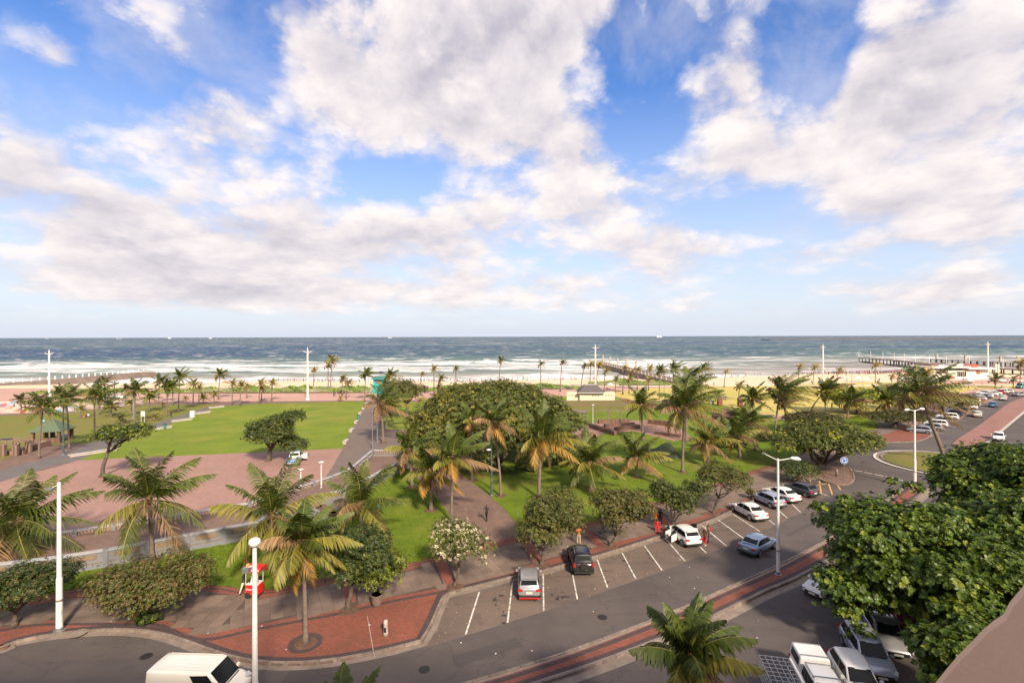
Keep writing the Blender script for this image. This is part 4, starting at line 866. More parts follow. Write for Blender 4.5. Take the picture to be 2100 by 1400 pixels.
def limb(mb, p0, p1, r0, r1, rng_, wob=.12, n=7):
    p0, p1 = Vector(p0), Vector(p1); L_ = (p1 - p0).length; pts = []
    for i in range(6):
        t = i / 5; p = p0.lerp(p1, t); w_ = wob * L_ * math.sin(PI * t)
        pts.append(p + Vector((rng_.normal(0, .5), rng_.normal(0, .5), rng_.normal(0, .3))) * w_ * .5)
    pts[0] = p0; pts[-1] = p1
    mb.tube(pts, [r0 + (r1 - r0) * i / 5 for i in range(6)], n)
def auto_lobes(rx, ry, rz, zc, n, r, k=.42, flat=1.0):
    out = []
    for i in range(n):
        a = r.uniform(0, 6.28); u = math.sqrt(r.uniform(0, 1)) * .72; zz = r.uniform(-.38, .50) * (1 - u * .35)
        s_ = k * r.uniform(.55, 1.35)
        out.append((math.cos(a) * u * rx, math.sin(a) * u * ry, zc + zz * rz, rx * s_, ry * s_, rz * s_ * 1.15 * flat))
    return out
BM = {}
def tree(px, py, cx, cy, rxp, ryp, label, mats, ncl, leaf, per=5, tr=.16, nl=12, seed=1, group='street trees along the pavement', cat='tree', lobes=None, z0=KZ, up=.35, yellow=None, wid=.55, branches=5, k=.42, depth=1.0, zmin=-.45, hsplit=.42, name='tree', dYc=0, shell=(.72, 1.04)):
    X, Y = P(px, py, z0); s = Y / 1000
    zc = CH - (cy - 690 + ROLL * (cx - 1050)) * (Y + dYc) / 1000 - z0; xc = (cx - 1050) / 1000 * (Y + dYc) - X
    rx, rz = rxp * s, ryp * s; ry = rx * depth
    r = np.random.default_rng(seed)
    root = empty(name, (X, Y, z0), 0, label, cat, group)
    if lobes is None: lb = [(a + xc, b + dYc, c, d, e, f) for a, b, c, d, e, f in auto_lobes(rx, ry, rz, zc, nl, r, k)]
    else: lb = [(xc + a * rx, dYc + b * ry, zc + c * rz, d * rx, e * ry, f * rz) for a, b, c, d, e, f in lobes]
    if tr:
        mb = MB(); fork = Vector((xc * .35, dYc * .3, max(.3, (zc - rz) * .75 + .25)))
        limb(mb, (0, 0, -.05), fork, tr * 1.25, tr * .9, r, .10, 9); mb.tube([(0, 0, -.05), (0, 0, .3)], [tr * 1.8, tr * 1.1], 9)
        for i in sorted(range(len(lb)), key=lambda i_: -lb[i_][3])[:branches]:
            q = lb[i]; limb(mb, fork, (q[0], q[1], q[2] - q[5] * .1), tr * .62, tr * .16, r, .22, 6)
            for j in range(2):
                qq = lb[r.integers(len(lb))]; limb(mb, ((fork.x + q[0]) / 2, (fork.y + q[1]) / 2, (fork.z + q[2]) / 2), (qq[0], qq[1], qq[2]), tr * .28, tr * .08, r, .2, 5)
        mb.obj('trunk', M['bark'], root, smooth=True)
    c = link('crown', leaves_mesh('crown', lb, ncl, leaf, per, mats, seed + 100, up, 1, shell, None, wid, yellow=yellow, zmin=zmin), root); tag(c, kind='stuff')
    return root
M['leaf_olive'] = leafmat('olive_leaf', (0.128, 0.102, 0.025), (0.067, 0.068, 0.018), .18, .45, 1.2)
M['leaf_mid'] = leafmat('mid_green_leaf', (0.103, 0.116, 0.020), (0.060, 0.079, 0.017), .2, .45, 1.2)
M['leaf_dark'] = leafmat('dark_green_leaf', (0.046, 0.071, 0.015), (0.030, 0.050, 0.012), .18, .4, 1.0)
M['leaf_bright'] = leafmat('bright_green_leaf', (0.217, 0.250, 0.025), (0.145, 0.188, 0.020), .25, .35, 1.2)
M['leaf_yellow'] = leafmat('yellow_leaf', (.36, .33, .025), (.26, .27, .025), .25, .3, 1.2)
M['leaf_brown'] = leafmat('brownish_leaf', (0.140, 0.089, 0.029), (0.092, 0.074, 0.025), .15, .45, 1.0)
M['leaf_golden'] = leafmat('golden_olive_leaf', (.24, .20, .03), (.16, .15, .03), .2, .4, .9)
M['blossom'] = leafmat('cream_blossom', (.50, .44, .30), (.40, .34, .22), .1, .3, 1.2)
M['leaf_gloss'] = leafmat('glossy_round_leaf', (.092, .140, .012), (.036, .070, .009), .24, .55, .8, .42, .35)
OL, MD, DK, BR, YL = M['leaf_olive'], M['leaf_mid'], M['leaf_dark'], M['leaf_bright'], M['leaf_yellow']
GS = 'street trees along the pavement'
tree(30, 1282, 30, 1202, 100, 58, 'dark clipped tree cut by the left edge, left of the tall lamp post', [DK, OL], 5200, .16, 5, .14, 20, 11, yellow=lambda C: .3, k=.36)
tree(322, 1262, 305, 1190, 112, 60, 'wide round olive-brown clipped tree, second from the left', [M['leaf_brown'], MD, OL], 11000, .13, 5, .16, 34, 12, yellow=lambda C: .55, k=.34, depth=.8)
tree(714, 1250, 730, 1136, 74, 54, 'dark green tree with a leaning trunk beside the stone pot', [DK, MD], 3800, .16, 5, .16, 18, 13, yellow=lambda C: .35)
tree(772, 1234, 774, 1166, 62, 50, 'bright green shrub-like tree growing out of the stone pot', [BR, MD], 4200, .15, 5, .07, 18, 14, yellow=lambda C: .5)
tree(933, 1201, 957, 1108, 72, 52, 'small tree with cream blossom beside the first parking bays', [MD, M['blossom']], 2100, .17, 5, .10, 15, 15, yellow=lambda C: .27, k=.33)
tree(1111, 1157, 1119, 1065, 84, 62, 'green tree behind the silver hatchback, by the brown path', [MD, OL], 5200, .17, 5, .13, 20, 16, yellow=lambda C: .4, k=.36)
tree(1252, 1119, 1278, 1040, 74, 60, 'brownish green tree right behind the black off-roader', [OL, MD], 4800, .17, 5, .12, 20, 17, yellow=lambda C: .3, k=.36)
tree(1376, 1082, 1393, 1018, 60, 54, 'dense green tree behind the white hatchback with open doors', [MD, DK], 3800, .18, 5, .12, 18, 18, yellow=lambda C: .4, k=.36)
tree(1463, 1052, 1490, 984, 56, 34, 'slim-trunked tree leaning right, left of the white saloon', [MD, OL], 2600, .18, 5, .12, 14, 19, yellow=lambda C: .4)
tree(1540, 1022, 1541, 1008, 13, 10, 'little bush at the kerb behind the white saloon', [OL, MD], 220, .15, 5, .04, 5, 20, cat='bush', name='bush')
tree(1628, 988, 1630, 966, 50, 23, 'low green bush at the head of the grey hatchback bay', [DK, MD], 2000, .19, 5, .1, 14, 21, cat='bush', name='bush', yellow=lambda C: .5, group='trees by the roundabout')
tree(304, 1282, 304, 1268, 28, 15, 'low dark hedge at the foot of the olive-brown tree', [DK, BR], 900, .12, 5, 0, 7, 22, cat='hedge', name='hedge', yellow=lambda C: .2)
GR = 'trees by the roundabout'
um = [(x_, y_, .35 - .75 * (x_ * x_ + y_ * y_), .30, .30, .42) for x_, y_ in [(0, 0), (.45, .1), (-.45, 0), (.2, .5), (-.2, -.5), (.75, -.1), (-.75, .1), (.5, -.5), (-.5, -.55), (.5, .6), (-.5, .55), (.05, -.78), (.8, .35), (-.85, -.25), (.25, -.25), (-.25, .25)]]
tree(1680, 957, 1692, 900, 104, 52, 'big umbrella-shaped tree with yellow leaf tips beside the blue sign', [MD, YL, M['leaf_brown']], 9500, .26, 5, .50, 16, 31, GR, lobes=um, yellow=lambda C: .03 + .42 * ((np.sin(C[:, 0] * 1.3 + C[:, 1] * .9) * np.sin(C[:, 0] * .7 - C[:, 2] * 1.9)) > .45), depth=.85, branches=8, zmin=-.2, up=.8)
tree(1662, 884, 1666, 858, 54, 18, 'flat dark tree crown behind the umbrella-shaped tree', [M['leaf_brown'], DK], 3000, .3, 5, .3, 12, 32, GR, lobes=um, yellow=lambda C: .5, branches=6, up=.7)
tree(1834, 876, 1838, 854, 52, 17, 'flat-topped tree with forking limbs beside the far car park', [OL, DK], 3200, .26, 5, .26, 12, 33, GR, lobes=um, yellow=lambda C: .4, branches=7, up=.7)
tree(1755, 848, 1762, 818, 64, 27, 'large bright yellow-green bush in the sun behind the roundabout', [BR, YL], 4200, .36, 5, .2, 16, 34, GR, cat='bush', name='bush', yellow=lambda C: .35, k=.4)
tree(1850, 842, 1856, 808, 50, 18, 'dull green tree behind the spreading palm, right of the bright bush', [MD, M['leaf_brown']], 2600, .34, 5, .22, 12, 35, GR, yellow=lambda C: .5)
tree(1935, 850, 1930, 815, 62, 22, 'loose brown-green tree behind the big leaning palm by the parked cars', [M['leaf_brown'], MD], 3000, .34, 5, .25, 14, 36, GR, yellow=lambda C: .5)
GP = 'trees in the park'
tree(550, 945, 562, 884, 58, 36, 'round glossy green tree standing alone on the brick plaza', [DK, MD, BR], 4600, .26, 5, .34, 14, 41, GP, yellow=lambda C: .5, lobes=[(-.45, 0, .1, .5, .6, .55), (.1, .1, .35, .5, .6, .6), (.55, .2, .75, .42, .5, .38), (-.1, -.4, -.2, .55, .5, .5), (.3, -.2, -.1, .45, .5, .5), (.75, 0, -.85, .42, .45, .45), (.45, .1, -.6, .4, .4, .4), (-.75, .1, -.3, .3, .4, .35)], k=.5)
tree(208, 978, 243, 892, 52, 24, 'small windswept tree with a bare forked trunk on the plaza edge', [DK, BR, OL], 2400, .22, 5, .22, 12, 42, GP, yellow=lambda C: .45, branches=7)
tree(833, 860, 838, 799, 52, 22, 'broad-crowned tree with visible limbs right of the lifeguard tower', [MD, OL], 3200, .32, 5, .32, 14, 43, GP, yellow=lambda C: .4, branches=8)
big = []
r_ = np.random.default_rng(5)
for i in range(90):
    a = i * 2.399; u = math.sqrt((i + .5) / 90) * .90; big.append((math.cos(a) * u, math.sin(a) * u, .92 * (1 - u ** 2.4) - .34 + r_.uniform(-.05, .05), .15 * r_.uniform(.8, 1.3), .15, .22 * r_.uniform(.8, 1.15)))
for i in range(22):
    a = i / 22 * 6.28; big.append((math.cos(a) * .88, math.sin(a) * .88, -.55 + r_.uniform(-.1, .2), .15, .15, .26))
tree(1020, 968, 1012, 864, 198, 112, 'huge spreading tree that fills the middle of the park', [MD, M['leaf_golden'], DK], 34000, .30, 5, .7, 30, 44, GP, lobes=big, yellow=lambda C: .10 + .45 * np.clip((-C[:, 0] - 2) / 6, 0, 1) * (.6 + .4 * np.sin(C[:, 0] * 1.1 + C[:, 2] * 1.7)), depth=.62, branches=9, zmin=-.3, up=.5, dYc=6)
tree(1145, 935, 1140, 880, 46, 44, 'dense green tree joined to the right flank of the huge tree', [DK, MD], 4200, .28, 5, .2, 14, 45, GP, yellow=lambda C: .4)
# low hedges in the park
tree(1480, 918, 1480, 908, 55, 11, 'dark clipped hedge behind the leaning park palms', [DK, MD], 2600, .22, 5, 0, 14, 51, GP, cat='hedge', name='hedge', yellow=lambda C: .2, depth=.3)
tree(1590, 905, 1585, 893, 50, 10, 'green hedge left of the umbrella-shaped tree', [MD, DK], 1800, .22, 5, 0, 12, 52, GP, cat='hedge', name='hedge', yellow=lambda C: .4, depth=.4)
tree(1508, 852, 1508, 845, 18, 10, 'bright rounded shrub in the sunken garden beside the steps', [BR, MD], 700, .3, 5, 0, 6, 53, GP, cat='bush', name='bush')
# big glossy trees beside the hotel
GH = 'glossy-leaved trees beside the hotel'
def gl(C): return .13 + .0 * C[:, 0]
def lob(n, seed, rz=1.0, k=.30):
    r2 = np.random.default_rng(seed); o = []
    while len(o) < n:
        q = r2.uniform(-1, 1, 3)
        if .45 < np.linalg.norm(q) < 1 and q[2] > -.75: o.append((q[0] * .74, q[1] * .74, q[2] * .70, k * r2.uniform(.75, 1.25), k * r2.uniform(.75, 1.25), k * r2.uniform(.65, 1.0)))
    return o
GM = [M['leaf_gloss'], BR]
tree(1870, 1300, 1868, 1160, 204, 150, 'large glossy-leaved tree overhanging the parked cars below the balcony', GM, 21000, .225, 8, .3, 30, 61, GH, lobes=lob(46, 61) + [(-.18, 0, 1.12, .05, .05, .06), (-.18, 0, .98, .03, .03, .10), (-.62, .1, .86, .07, .07, .05), (-.8, .2, .70, .09, .09, .08), (.2, .2, .98, .09, .09, .07), (-.80, -.2, -.45, .14, .14, .16), (-.72, -.3, -.72, .12, .12, .14), (-.90, -.1, -.15, .15, .15, .2), (-.62, -.3, -.92, .10, .10, .10)], yellow=gl, wid=.62, branches=8, zmin=-.2, up=.55, shell=(.6, 1.05))
tree(2040, 1130, 2070, 1015, 138, 128, 'glossy-leaved tree between the roundabout and the balcony wall', GM, 15000, .26, 8, .3, 30, 62, GH, lobes=lob(40, 62), yellow=gl, wid=.62, branches=8, zmin=-.2, up=.55, shell=(.6, 1.05))
tree(1995, 1480, 1965, 1355, 112, 100, 'lowest glossy-leaved tree, directly beside the curved balcony wall', GM, 7500, .2, 8, .22, 22, 63, GH, lobes=lob(30, 63), yellow=gl, wid=.62, branches=6, zmin=-.2, up=.55, z0=KZ, shell=(.6, 1.05))
tree(2150, 1230, 2100, 1130, 150, 150, 'glossy-leaved tree partly hidden behind the balcony wall', GM, 5000, .27, 8, .25, 22, 64, GH, lobes=lob(30, 64), yellow=gl, wid=.62, branches=6, zmin=-.2, up=.55, shell=(.6, 1.05))
tree(1705, 1260, 1700, 1255, 70, 55, 'low-hanging glossy-leaved sapling over the white hatchback and pickup', GM, 1500, .24, 8, .1, 12, 65, GH, lobes=lob(14, 65, k=.3), yellow=gl, wid=.62, branches=5, zmin=-.2, up=.55, shell=(.5, 1.05)) if False else None
# dune vegetation
def dune(px0, px1, pyb, name_lab, hmax, seed, z0=-.1):
    X0, Y0 = P(px0, pyb, z0); X1, Y1 = P(px1, pyb, z0); r = np.random.default_rng(seed)
    Yb = (Y0 + Y1) / 2; n = int((X1 - X0) * 95); u = r.random(n); v = r.random(n); X = X0 + (X1 - X0) * u; Y = Yb + v * 20
    env = (np.sin(np.pi * np.clip(u, 0, 1)) ** .35) * np.sin(np.pi * np.clip(v * .9 + .08, 0, 1)) ** .6
    h = hmax * env * (.6 + .25 * np.sin(X * .33 + seed) + .2 * np.sin(X * .9 + Y * .7))
    C = np.stack([X, Y, h * r.uniform(.8, 1.08, n) - .8 * v], 1); s = r.uniform(.28, .62, n)
    A = r.normal(size=(n, 3)); A /= np.linalg.norm(A, axis=1)[:, None]; Nn = r.normal(0, .5, (n, 3)) + np.array([0, -.35, 1]); B = np.cross(A, Nn); B /= np.linalg.norm(B, axis=1)[:, None]; A = np.cross(Nn, B); A /= np.linalg.norm(A, axis=1)[:, None]
    V = np.stack([C - A * s[:, None], C - B * s[:, None] * .6, C + A * s[:, None], C + B * s[:, None] * .6], 1).reshape(-1, 3)
    o = link('dune_vegetation', np_mesh('dune_vegetation', V, np.arange(4 * n).reshape(n, 4), M['dune']))
    tag(o, name_lab, 'dune plants', None, 'stuff')
    gx = np.linspace(X0, X1, 60); gy = np.linspace(Yb - .5, Yb + 21, 14); V = []
    for x in gx:
        for y in gy:
            uu, vv = (x - X0) / (X1 - X0), (y - Yb) / 20; V.append((x, y, hmax * .8 * max(0, math.sin(PI * uu)) ** .35 * max(0, math.sin(PI * min(1, max(0, vv * .9 + .08)))) ** .6 - 1.3 * max(vv, 0) - .15))
    k = len(gy); F = [(i * k + j, (i + 1) * k + j, (i + 1) * k + j + 1, i * k + j + 1) for i in range(len(gx) - 1) for j in range(k - 1)]
    tag(link('dune', np_mesh('dune', V, F, M['dune_ground'], smooth=True)), kind='structure')
M['dune'] = leafmat('dune_leaf', (.20, .27, .045), (.12, .19, .035), .2, .4, .15)
M['dune_ground'] = mat('dune_ground', (.14, .17, .05), .95, noise=1, nscale=.25, col2=(.34, .27, .17), sharp=(.5, .62))
dune(40, 262, 809, 'low dark green dune plants behind the white mast at the left', 1.5, 1)
dune(285, 850, 807, 'long belt of bright green dune plants between promenade and sand', 2.2, 2)
dune(860, 1000, 803, 'green dune plants behind the top of the round park tree', 1.6, 3)
dune(1065, 1196, 799, 'dune plants above the toilet block, left part', 1.7, 4)
dune(1215, 1385, 791, 'green dune plants in front of the curved jetty', 2.2, 5)
dune(1480, 1500, 786, 'patch of grass on the open sand by the lone golden palm', .5, 6) if False else None
# tufts that break up the lawns
def tufts(name, poly, n, s, m, seed, lab):
    r = np.random.default_rng(seed); xs_ = [p[0] for p in poly]; ys_ = [p[1] for p in poly]; pts = []
    while len(pts) < n:
        q = (r.uniform(min(xs_), max(xs_)), r.uniform(min(ys_), max(ys_)))
        if inside(q, poly) and r.random() < .35 + .65 * (math.sin(q[0] * .35 + 1) * math.sin(q[1] * .3 + q[0] * .1) > -.1): pts.append(q)
    pts = np.array(pts); a = r.uniform(0, PI, n); ss = s * r.uniform(.6, 1.3, n); hh = ss * r.uniform(.25, .5, n); c, d_ = np.cos(a) * ss, np.sin(a) * ss
    z = T + .01; V = np.stack([np.stack([pts[:, 0] - c, pts[:, 1] - d_, np.full(n, z)], 1), np.stack([pts[:, 0] + c, pts[:, 1] + d_, np.full(n, z)], 1), np.stack([pts[:, 0] + c * .6 + hh * .4, pts[:, 1] + d_ * .6, z + hh], 1), np.stack([pts[:, 0] - c * .6 + hh * .4, pts[:, 1] - d_ * .6, z + hh * .8], 1)], 1).reshape(-1, 3)
    tag(link(name, np_mesh(name, V, np.arange(4 * n).reshape(n, 4), m)), lab, 'grass', None, 'stuff')
tufts('grass_tufts', lawn1, 9000, .13, M['lawn'], 71, 'longer grass tufts on the front lawn')
tufts('grass_tufts', lawn2, 12000, .15, M['lawn'], 72, 'longer grass tufts on the park lawn right of the brown path')

r = np.random.default_rng(88); V = []
for edge_ in (lawn1, lawn2):
    for i in range(len(edge_)):
        a, b_ = Vector(edge_[i]), Vector(edge_[(i + 1) % len(edge_)]); L_ = (b_ - a).length
        if a.length > 110 or L_ > 60: continue
        for k in range(int(L_ * 9)):
            q = a.lerp(b_, r.random()); s_ = r.uniform(.05, .20); an = r.uniform(0, 6.28); x, y = q.x + r.normal(0, .05), q.y + r.normal(0, .05)
            for j in range(4): V.append((x + math.cos(an + j * 1.57) * s_, y + math.sin(an + j * 1.57) * s_ * .7, T + .024 + (.04 if j == 0 else 0)))
tag(link('grass_tufts', np_mesh('grass_tufts', V, np.arange(len(V)).reshape(-1, 4), M['lawn'])), 'ragged grass creeping over the lawn edges', 'grass', None, 'stuff')
# ------------------------------------------------------------------ the hotel behind the camera and its balcony wall
M['plaster'] = mat('pink_plaster', (.88, .60, .42), .9, noise=1, nscale=.9, col2=(.80, .52, .36), bump=.35, bscale=30, spec=.15, detail=9, bdist=.008)
M['hotel'] = mat('hotel_plaster', (.72, .56, .42), .9, noise=.15, nscale=.5)
def hotel(x0, x1, y0, y1, h, lab, st=4.2):
    e = empty('hotel_building', ((x0 + x1) / 2, (y0 + y1) / 2, 0), 0, lab, 'building')
    MB().box((0, 0, h / 2), (x1 - x0, y1 - y0, h)).box((0, 0, h + .6), (x1 - x0 + .6, y1 - y0 + .6, 1.2)).obj('wall', M['hotel'], e)
    wm_ = MB().box((0, 0, 0), (st * .62, .12, 1.9)).mesh('window', M['glass']); n = 0
    for i in range(int((x1 - x0) / st)):
        for k in range(int(h / 3.2) - 1):
            if n >= 290: break
            link('window', wm_, e, (-(x1 - x0) / 2 + st * (i + .5), (y1 - y0) / 2 + .01, 4.2 + k * 3.2)); n += 1
    return e
hotel(-34, 60, -16, -3.2, 23.5, 'pink plastered hotel the picture is taken from', 8)
# curved balcony side wall: outline in a plane one metre and a half to the right, real thickness
XW = 1.7      # inner face of the balcony's side wall
edge = [(2093, 200), (2093, 640), (2093, 900), (2094, 1100), (2094, 1180), (2086, 1200), (2073, 1215), (2059, 1232), (2047, 1256), (2026, 1270), (2004, 1289), (1981, 1314), (1957, 1338), (1937, 1361), (1917, 1386), (1895, 1412), (1868, 1447), (1840, 1490)]
ew = [(XW / ((px - 1050) / 1000), (px, py)) for px, py in edge]
ew = [(Y, CH - (py - 690) / 1000 * Y) for Y, (px, py) in ew]
ew = [(ew[0][0], CH + 2.2)] + ew + [(ew[-1][0] + .05, CH - 2.6), (-3.19, CH - 2.6), (-3.19, CH + 2.2)]
n = len(ew); vs = [(XW, y, z) for y, z in ew] + [(XW + .22, y + .0, z) for y, z in ew]
bw = MB(); bw.add(vs, [tuple(range(n)), tuple(range(n, 2 * n))[::-1]] + [(i, (i + 1) % n, n + (i + 1) % n, n + i) for i in range(n)])
bo = bw.obj('balcony_wall', M['plaster'], None, bevel=.03)
tag(bo, 'pinkish plastered balcony wall curving down through the lower right corner', 'wall')

# ------------------------------------------------------------------ vehicles
CARMAT = {}
def paint(name, col, metal=.0, rough=.28):
    if name not in CARMAT: CARMAT[name] = mat('car_paint_' + name, col, rough, metal, coat=.7)
    return CARMAT[name]
W_ = paint('white', (.70, .69, .67)); SV = paint('silver', (.42, .42, .44), .55, .3); BK = paint('black', (.018, .018, .022)); DG = paint('dark_grey', (.07, .075, .085), .4); LB = paint('pale_blue', (.22, .30, .42), .5)
BL = paint('blue', (.03, .22, .45), .3); NV = paint('navy', (.03, .05, .12), .3); RD = paint('red', (.42, .02, .018)); WW = paint('warm_white', (.76, .72, .65)); LIL = paint('pale_grey_blue', (.36, .39, .47), .4); TQ = paint('teal', (.03, .30, .34), .2)
TYPES = {
 # L, W, H, hood z, belt z, cabin x: a_base, a_top, c_top, c_base (front positive), deck z
 'hatch': dict(L=4.0, W=1.72, H=1.50, hood=.92, belt=.95, cab=(.95, .25, -1.45, -1.88), deck=.95, wb=2.5, pill=(-.45,)),
 'sedan': dict(L=4.5, W=1.76, H=1.45, hood=.90, belt=.93, cab=(1.05, .35, -1.00, -1.75), deck=1.00, wb=2.68, pill=(-.38,)),
 'wagon': dict(L=4.3, W=1.76, H=1.58, hood=.95, belt=.98, cab=(1.15, .40, -1.70, -2.05), deck=.98, wb=2.6, pill=(-.35, -1.3)),
 'suv': dict(L=4.15, W=1.78, H=1.68, hood=1.05, belt=1.07, cab=(.95, .35, -1.60, -1.92), deck=1.07, wb=2.52, pill=(-.38, -1.2)),
 'pickup': dict(L=5.2, W=1.82, H=1.78, hood=1.08, belt=1.10, cab=(1.30, .65, -.75, -.90), deck=.62, wb=3.1, pill=(0,)),
 'van': dict(L=4.9, W=1.92, H=1.97, hood=1.20, belt=1.18, cab=(1.80, 1.05, -2.34, -2.42), deck=1.18, wb=3.0, pill=(.1,)),
}
GEO = {}
def car_geo(kind):
    if kind in GEO: return GEO[kind]
    t = TYPES[kind]; L_, W, H = t['L'], t['W'], t['H']; hw = W / 2; hood, belt, deck = t['hood'], t['belt'], t['deck']; ab, at, ct, cb = t['cab']; zb = .22 if kind not in ('suv', 'pickup') else .30
    g = {}
    # lower body lofted along its length
    rear, frnt = -L_ / 2, L_ / 2
    if kind in ('sedan',): top = [(rear, deck - .06), (rear + .12, deck), (cb, belt + .03), (ab, belt), (ab + .25, hood), (frnt - .35, hood - .13), (frnt - .08, hood - .26), (frnt, hood - .38)]
    elif kind == 'pickup': top = [(rear, belt - .04), (rear + .10, belt), (cb, belt), (ab, belt), (ab + .3, hood), (frnt - .3, hood - .06), (frnt - .08, hood - .18), (frnt, hood - .34)]
    elif kind == 'van': top = [(rear, belt - .02), (rear + .06, belt), (cb + .1, belt), (ab, belt), (ab + .15, hood - .06), (frnt - .25, hood - .22), (frnt - .06, hood - .36), (frnt, hood - .5)]
    else: top = [(rear, belt - .10), (rear + .08, belt - .02), (cb + .1, belt), (ab, belt), (ab + .25, hood), (frnt - .35, hood - .12), (frnt - .08, hood - .26), (frnt, hood - .40)]
    xs_ = sorted(set([x for x, z in top] + list(np.linspace(rear + .3, frnt - .3, 9)))); zt = np.interp(xs_, [x for x, z in top], [z for x, z in top])
    mb = MB(); ring = 11; vs = []
    for x, z in zip(xs_, zt):
        e_ = min(1, (frnt - x) / .55) if x > 0 else min(1, (x - rear) / .35); tp = .80 + .20 * math.sin(e_ * PI / 2) if x > 0 else .90 + .10 * math.sin(e_ * PI / 2)
        if kind == 'van': tp = .9 + .1 * math.sin(e_ * PI / 2)
        w0 = hw * tp; zl = zb + (.10 * (1 - e_)); zm = zl + (z - zl) * .45
        half = [(w0 * .80, zl), (w0 * .97, zl + .09), (w0, zm), (w0 * .965, z - .09), (w0 * .86, z)]
        vs += [(x, y, q) for y, q in half] + [(x, 0, z + .035)] + [(x, -y, q) for y, q in half[::-1]]
    k = len(xs_); fs = [(i * ring + j, i * ring + j + 1, (i + 1) * ring + j + 1, (i + 1) * ring + j) for i in range(k - 1) for j in range(ring - 1)]
    fs += [(i * ring, (i + 1) * ring, (i + 1) * ring + ring - 1, i * ring + ring - 1) for i in range(k - 1)] + [tuple(range(ring)), tuple((k - 1) * ring + j for j in range(ring - 1, -1, -1))]
    mb.add(vs, fs); g['body'] = mb
    # cabin
    wbel, wr = hw * .93, hw * (.74 if kind != 'van' else .86); zr = H - .03
    m_ = (at + ct) / 2
    st = [(ab, at, .94), (ab * .72 + cb * .28, at * .72 + ct * .28, 1.0), (ab * .5 + cb * .5, m_, 1.0), (ab * .25 + cb * .75, at * .25 + ct * .75, .99), (cb, ct, .94 if kind != 'van' else .98)]
    vs = []
    for i, (xb, xr, f) in enumerate(st):
        z = zr - (.07 if i in (0, 4) and kind != 'van' else .02 if i in (1, 3) else 0)
        vs += [(xb, wbel * (.93 if i in (0, 4) else 1), belt - .04), (xr, wr * f, z), (xr, wr * f * .5, z + .03), (xr, 0, z + .04), (xr, -wr * f * .5, z + .03), (xr, -wr * f, z), (xb, -wbel * (.93 if i in (0, 4) else 1), belt - .04)]
    fs = [(i * 7 + j, i * 7 + j + 1, (i + 1) * 7 + j + 1, (i + 1) * 7 + j) for i in range(4) for j in range(6)] + [tuple(range(6, -1, -1)), tuple(28 + j for j in range(7)), ] + [(i * 7, (i + 1) * 7, (i + 1) * 7 + 6, i * 7 + 6) for i in range(4)]
    g['cabin'] = MB().add(vs, fs)
    def side(s_, u, sgn, o=.012):   # u 0 front .. 1 rear along cabin, s_ 0 belt .. 1 roof
        q = u * 4; i = min(3, int(q)); f = q - i
        a = np.array(vs[i * 7]) * (1 - f) + np.array(vs[(i + 1) * 7]) * f; b_ = np.array(vs[i * 7 + 1]) * (1 - f) + np.array(vs[(i + 1) * 7 + 1]) * f
        p = a + (b_ - a) * s_; return (p[0], (p[1] + o) * sgn, p[2])
    # rounded side windows
    pills = [0.0] + [ (ab - (p + (ab - at) * .35)) / (ab - cb) for p in t['pill']] + [1.0]
    wins = []
    lim = len(pills) - 1
    if kind == 'van': pills = [0.0, .30]; lim = 1
    for sgn in (1, -1):
        for a in range(lim):
            u0, u1 = pills[a] + (.045 if a == 0 else .012), pills[a + 1] - (.012 if a < lim - 1 or kind == 'van' else .055)
            mb = MB(); up = [side(.84, u0 + (u1 - u0) * k_ / 4, sgn) for k_ in range(5)]; lo = [side(.10, u0 + (u1 - u0) * k_ / 4, sgn) for k_ in range(5)]
            mb.add(lo + up, [(k_, k_ + 1, 6 + k_, 5 + k_) if sgn > 0 else (k_ + 1, k_, 5 + k_, 6 + k_) for k_ in range(4)]); wins.append(mb)
    g['side_window'] = wins
    def endwin(i, s0, s1, off, wf=.9):
        a = [np.array(vs[i * 7 + 0]), np.array(vs[i * 7 + 6])]; b_ = [np.array(vs[i * 7 + 1]), np.array(vs[i * 7 + 5])]
        P4 = []
        for s_ in (s0, (s0 + s1) / 2, s1):
            l = a[0] + (b_[0] - a[0]) * s_; r_2 = a[1] + (b_[1] - a[1]) * s_; c = (l + r_2) / 2; bow = .05 * math.sin(PI * .5)
            for f in (-1, -.5, 0, .5, 1): q = c + (l - c) * f * wf; P4.append((q[0] + off + (0), q[1], q[2] + abs(off)))
        return MB().add(P4, [(j * 5 + i_, j * 5 + i_ + 1, (j + 1) * 5 + i_ + 1, (j + 1) * 5 + i_) for j in range(2) for i_ in range(4)])
    g['windshield'] = endwin(0, .08, .93, .015); g['rear_window'] = endwin(4, .30 if kind != 'van' else .4, .90, -.015)
    g['roof'] = None
    GEO[kind] = g; return g
CACHE = {}
def subs(mb, name, m, lvl=1):
    """smooth, subdivided copy as plain mesh data, shared by every car of the kind and colour"""
    me = mb.mesh(name, m, True); o = bpy.data.objects.new('tmp', me); COL.objects.link(o)
    s = o.modifiers.new('s', 'SUBSURF'); s.levels = lvl; s.render_levels = lvl
    dg = bpy.context.evaluated_depsgraph_get(); dg.update(); r = bpy.data.meshes.new_from_object(o.evaluated_get(dg)); r.name = name
    bpy.data.objects.remove(o); return r
def shared(key, fn):
    if key not in CACHE: CACHE[key] = fn()
    return CACHE[key]
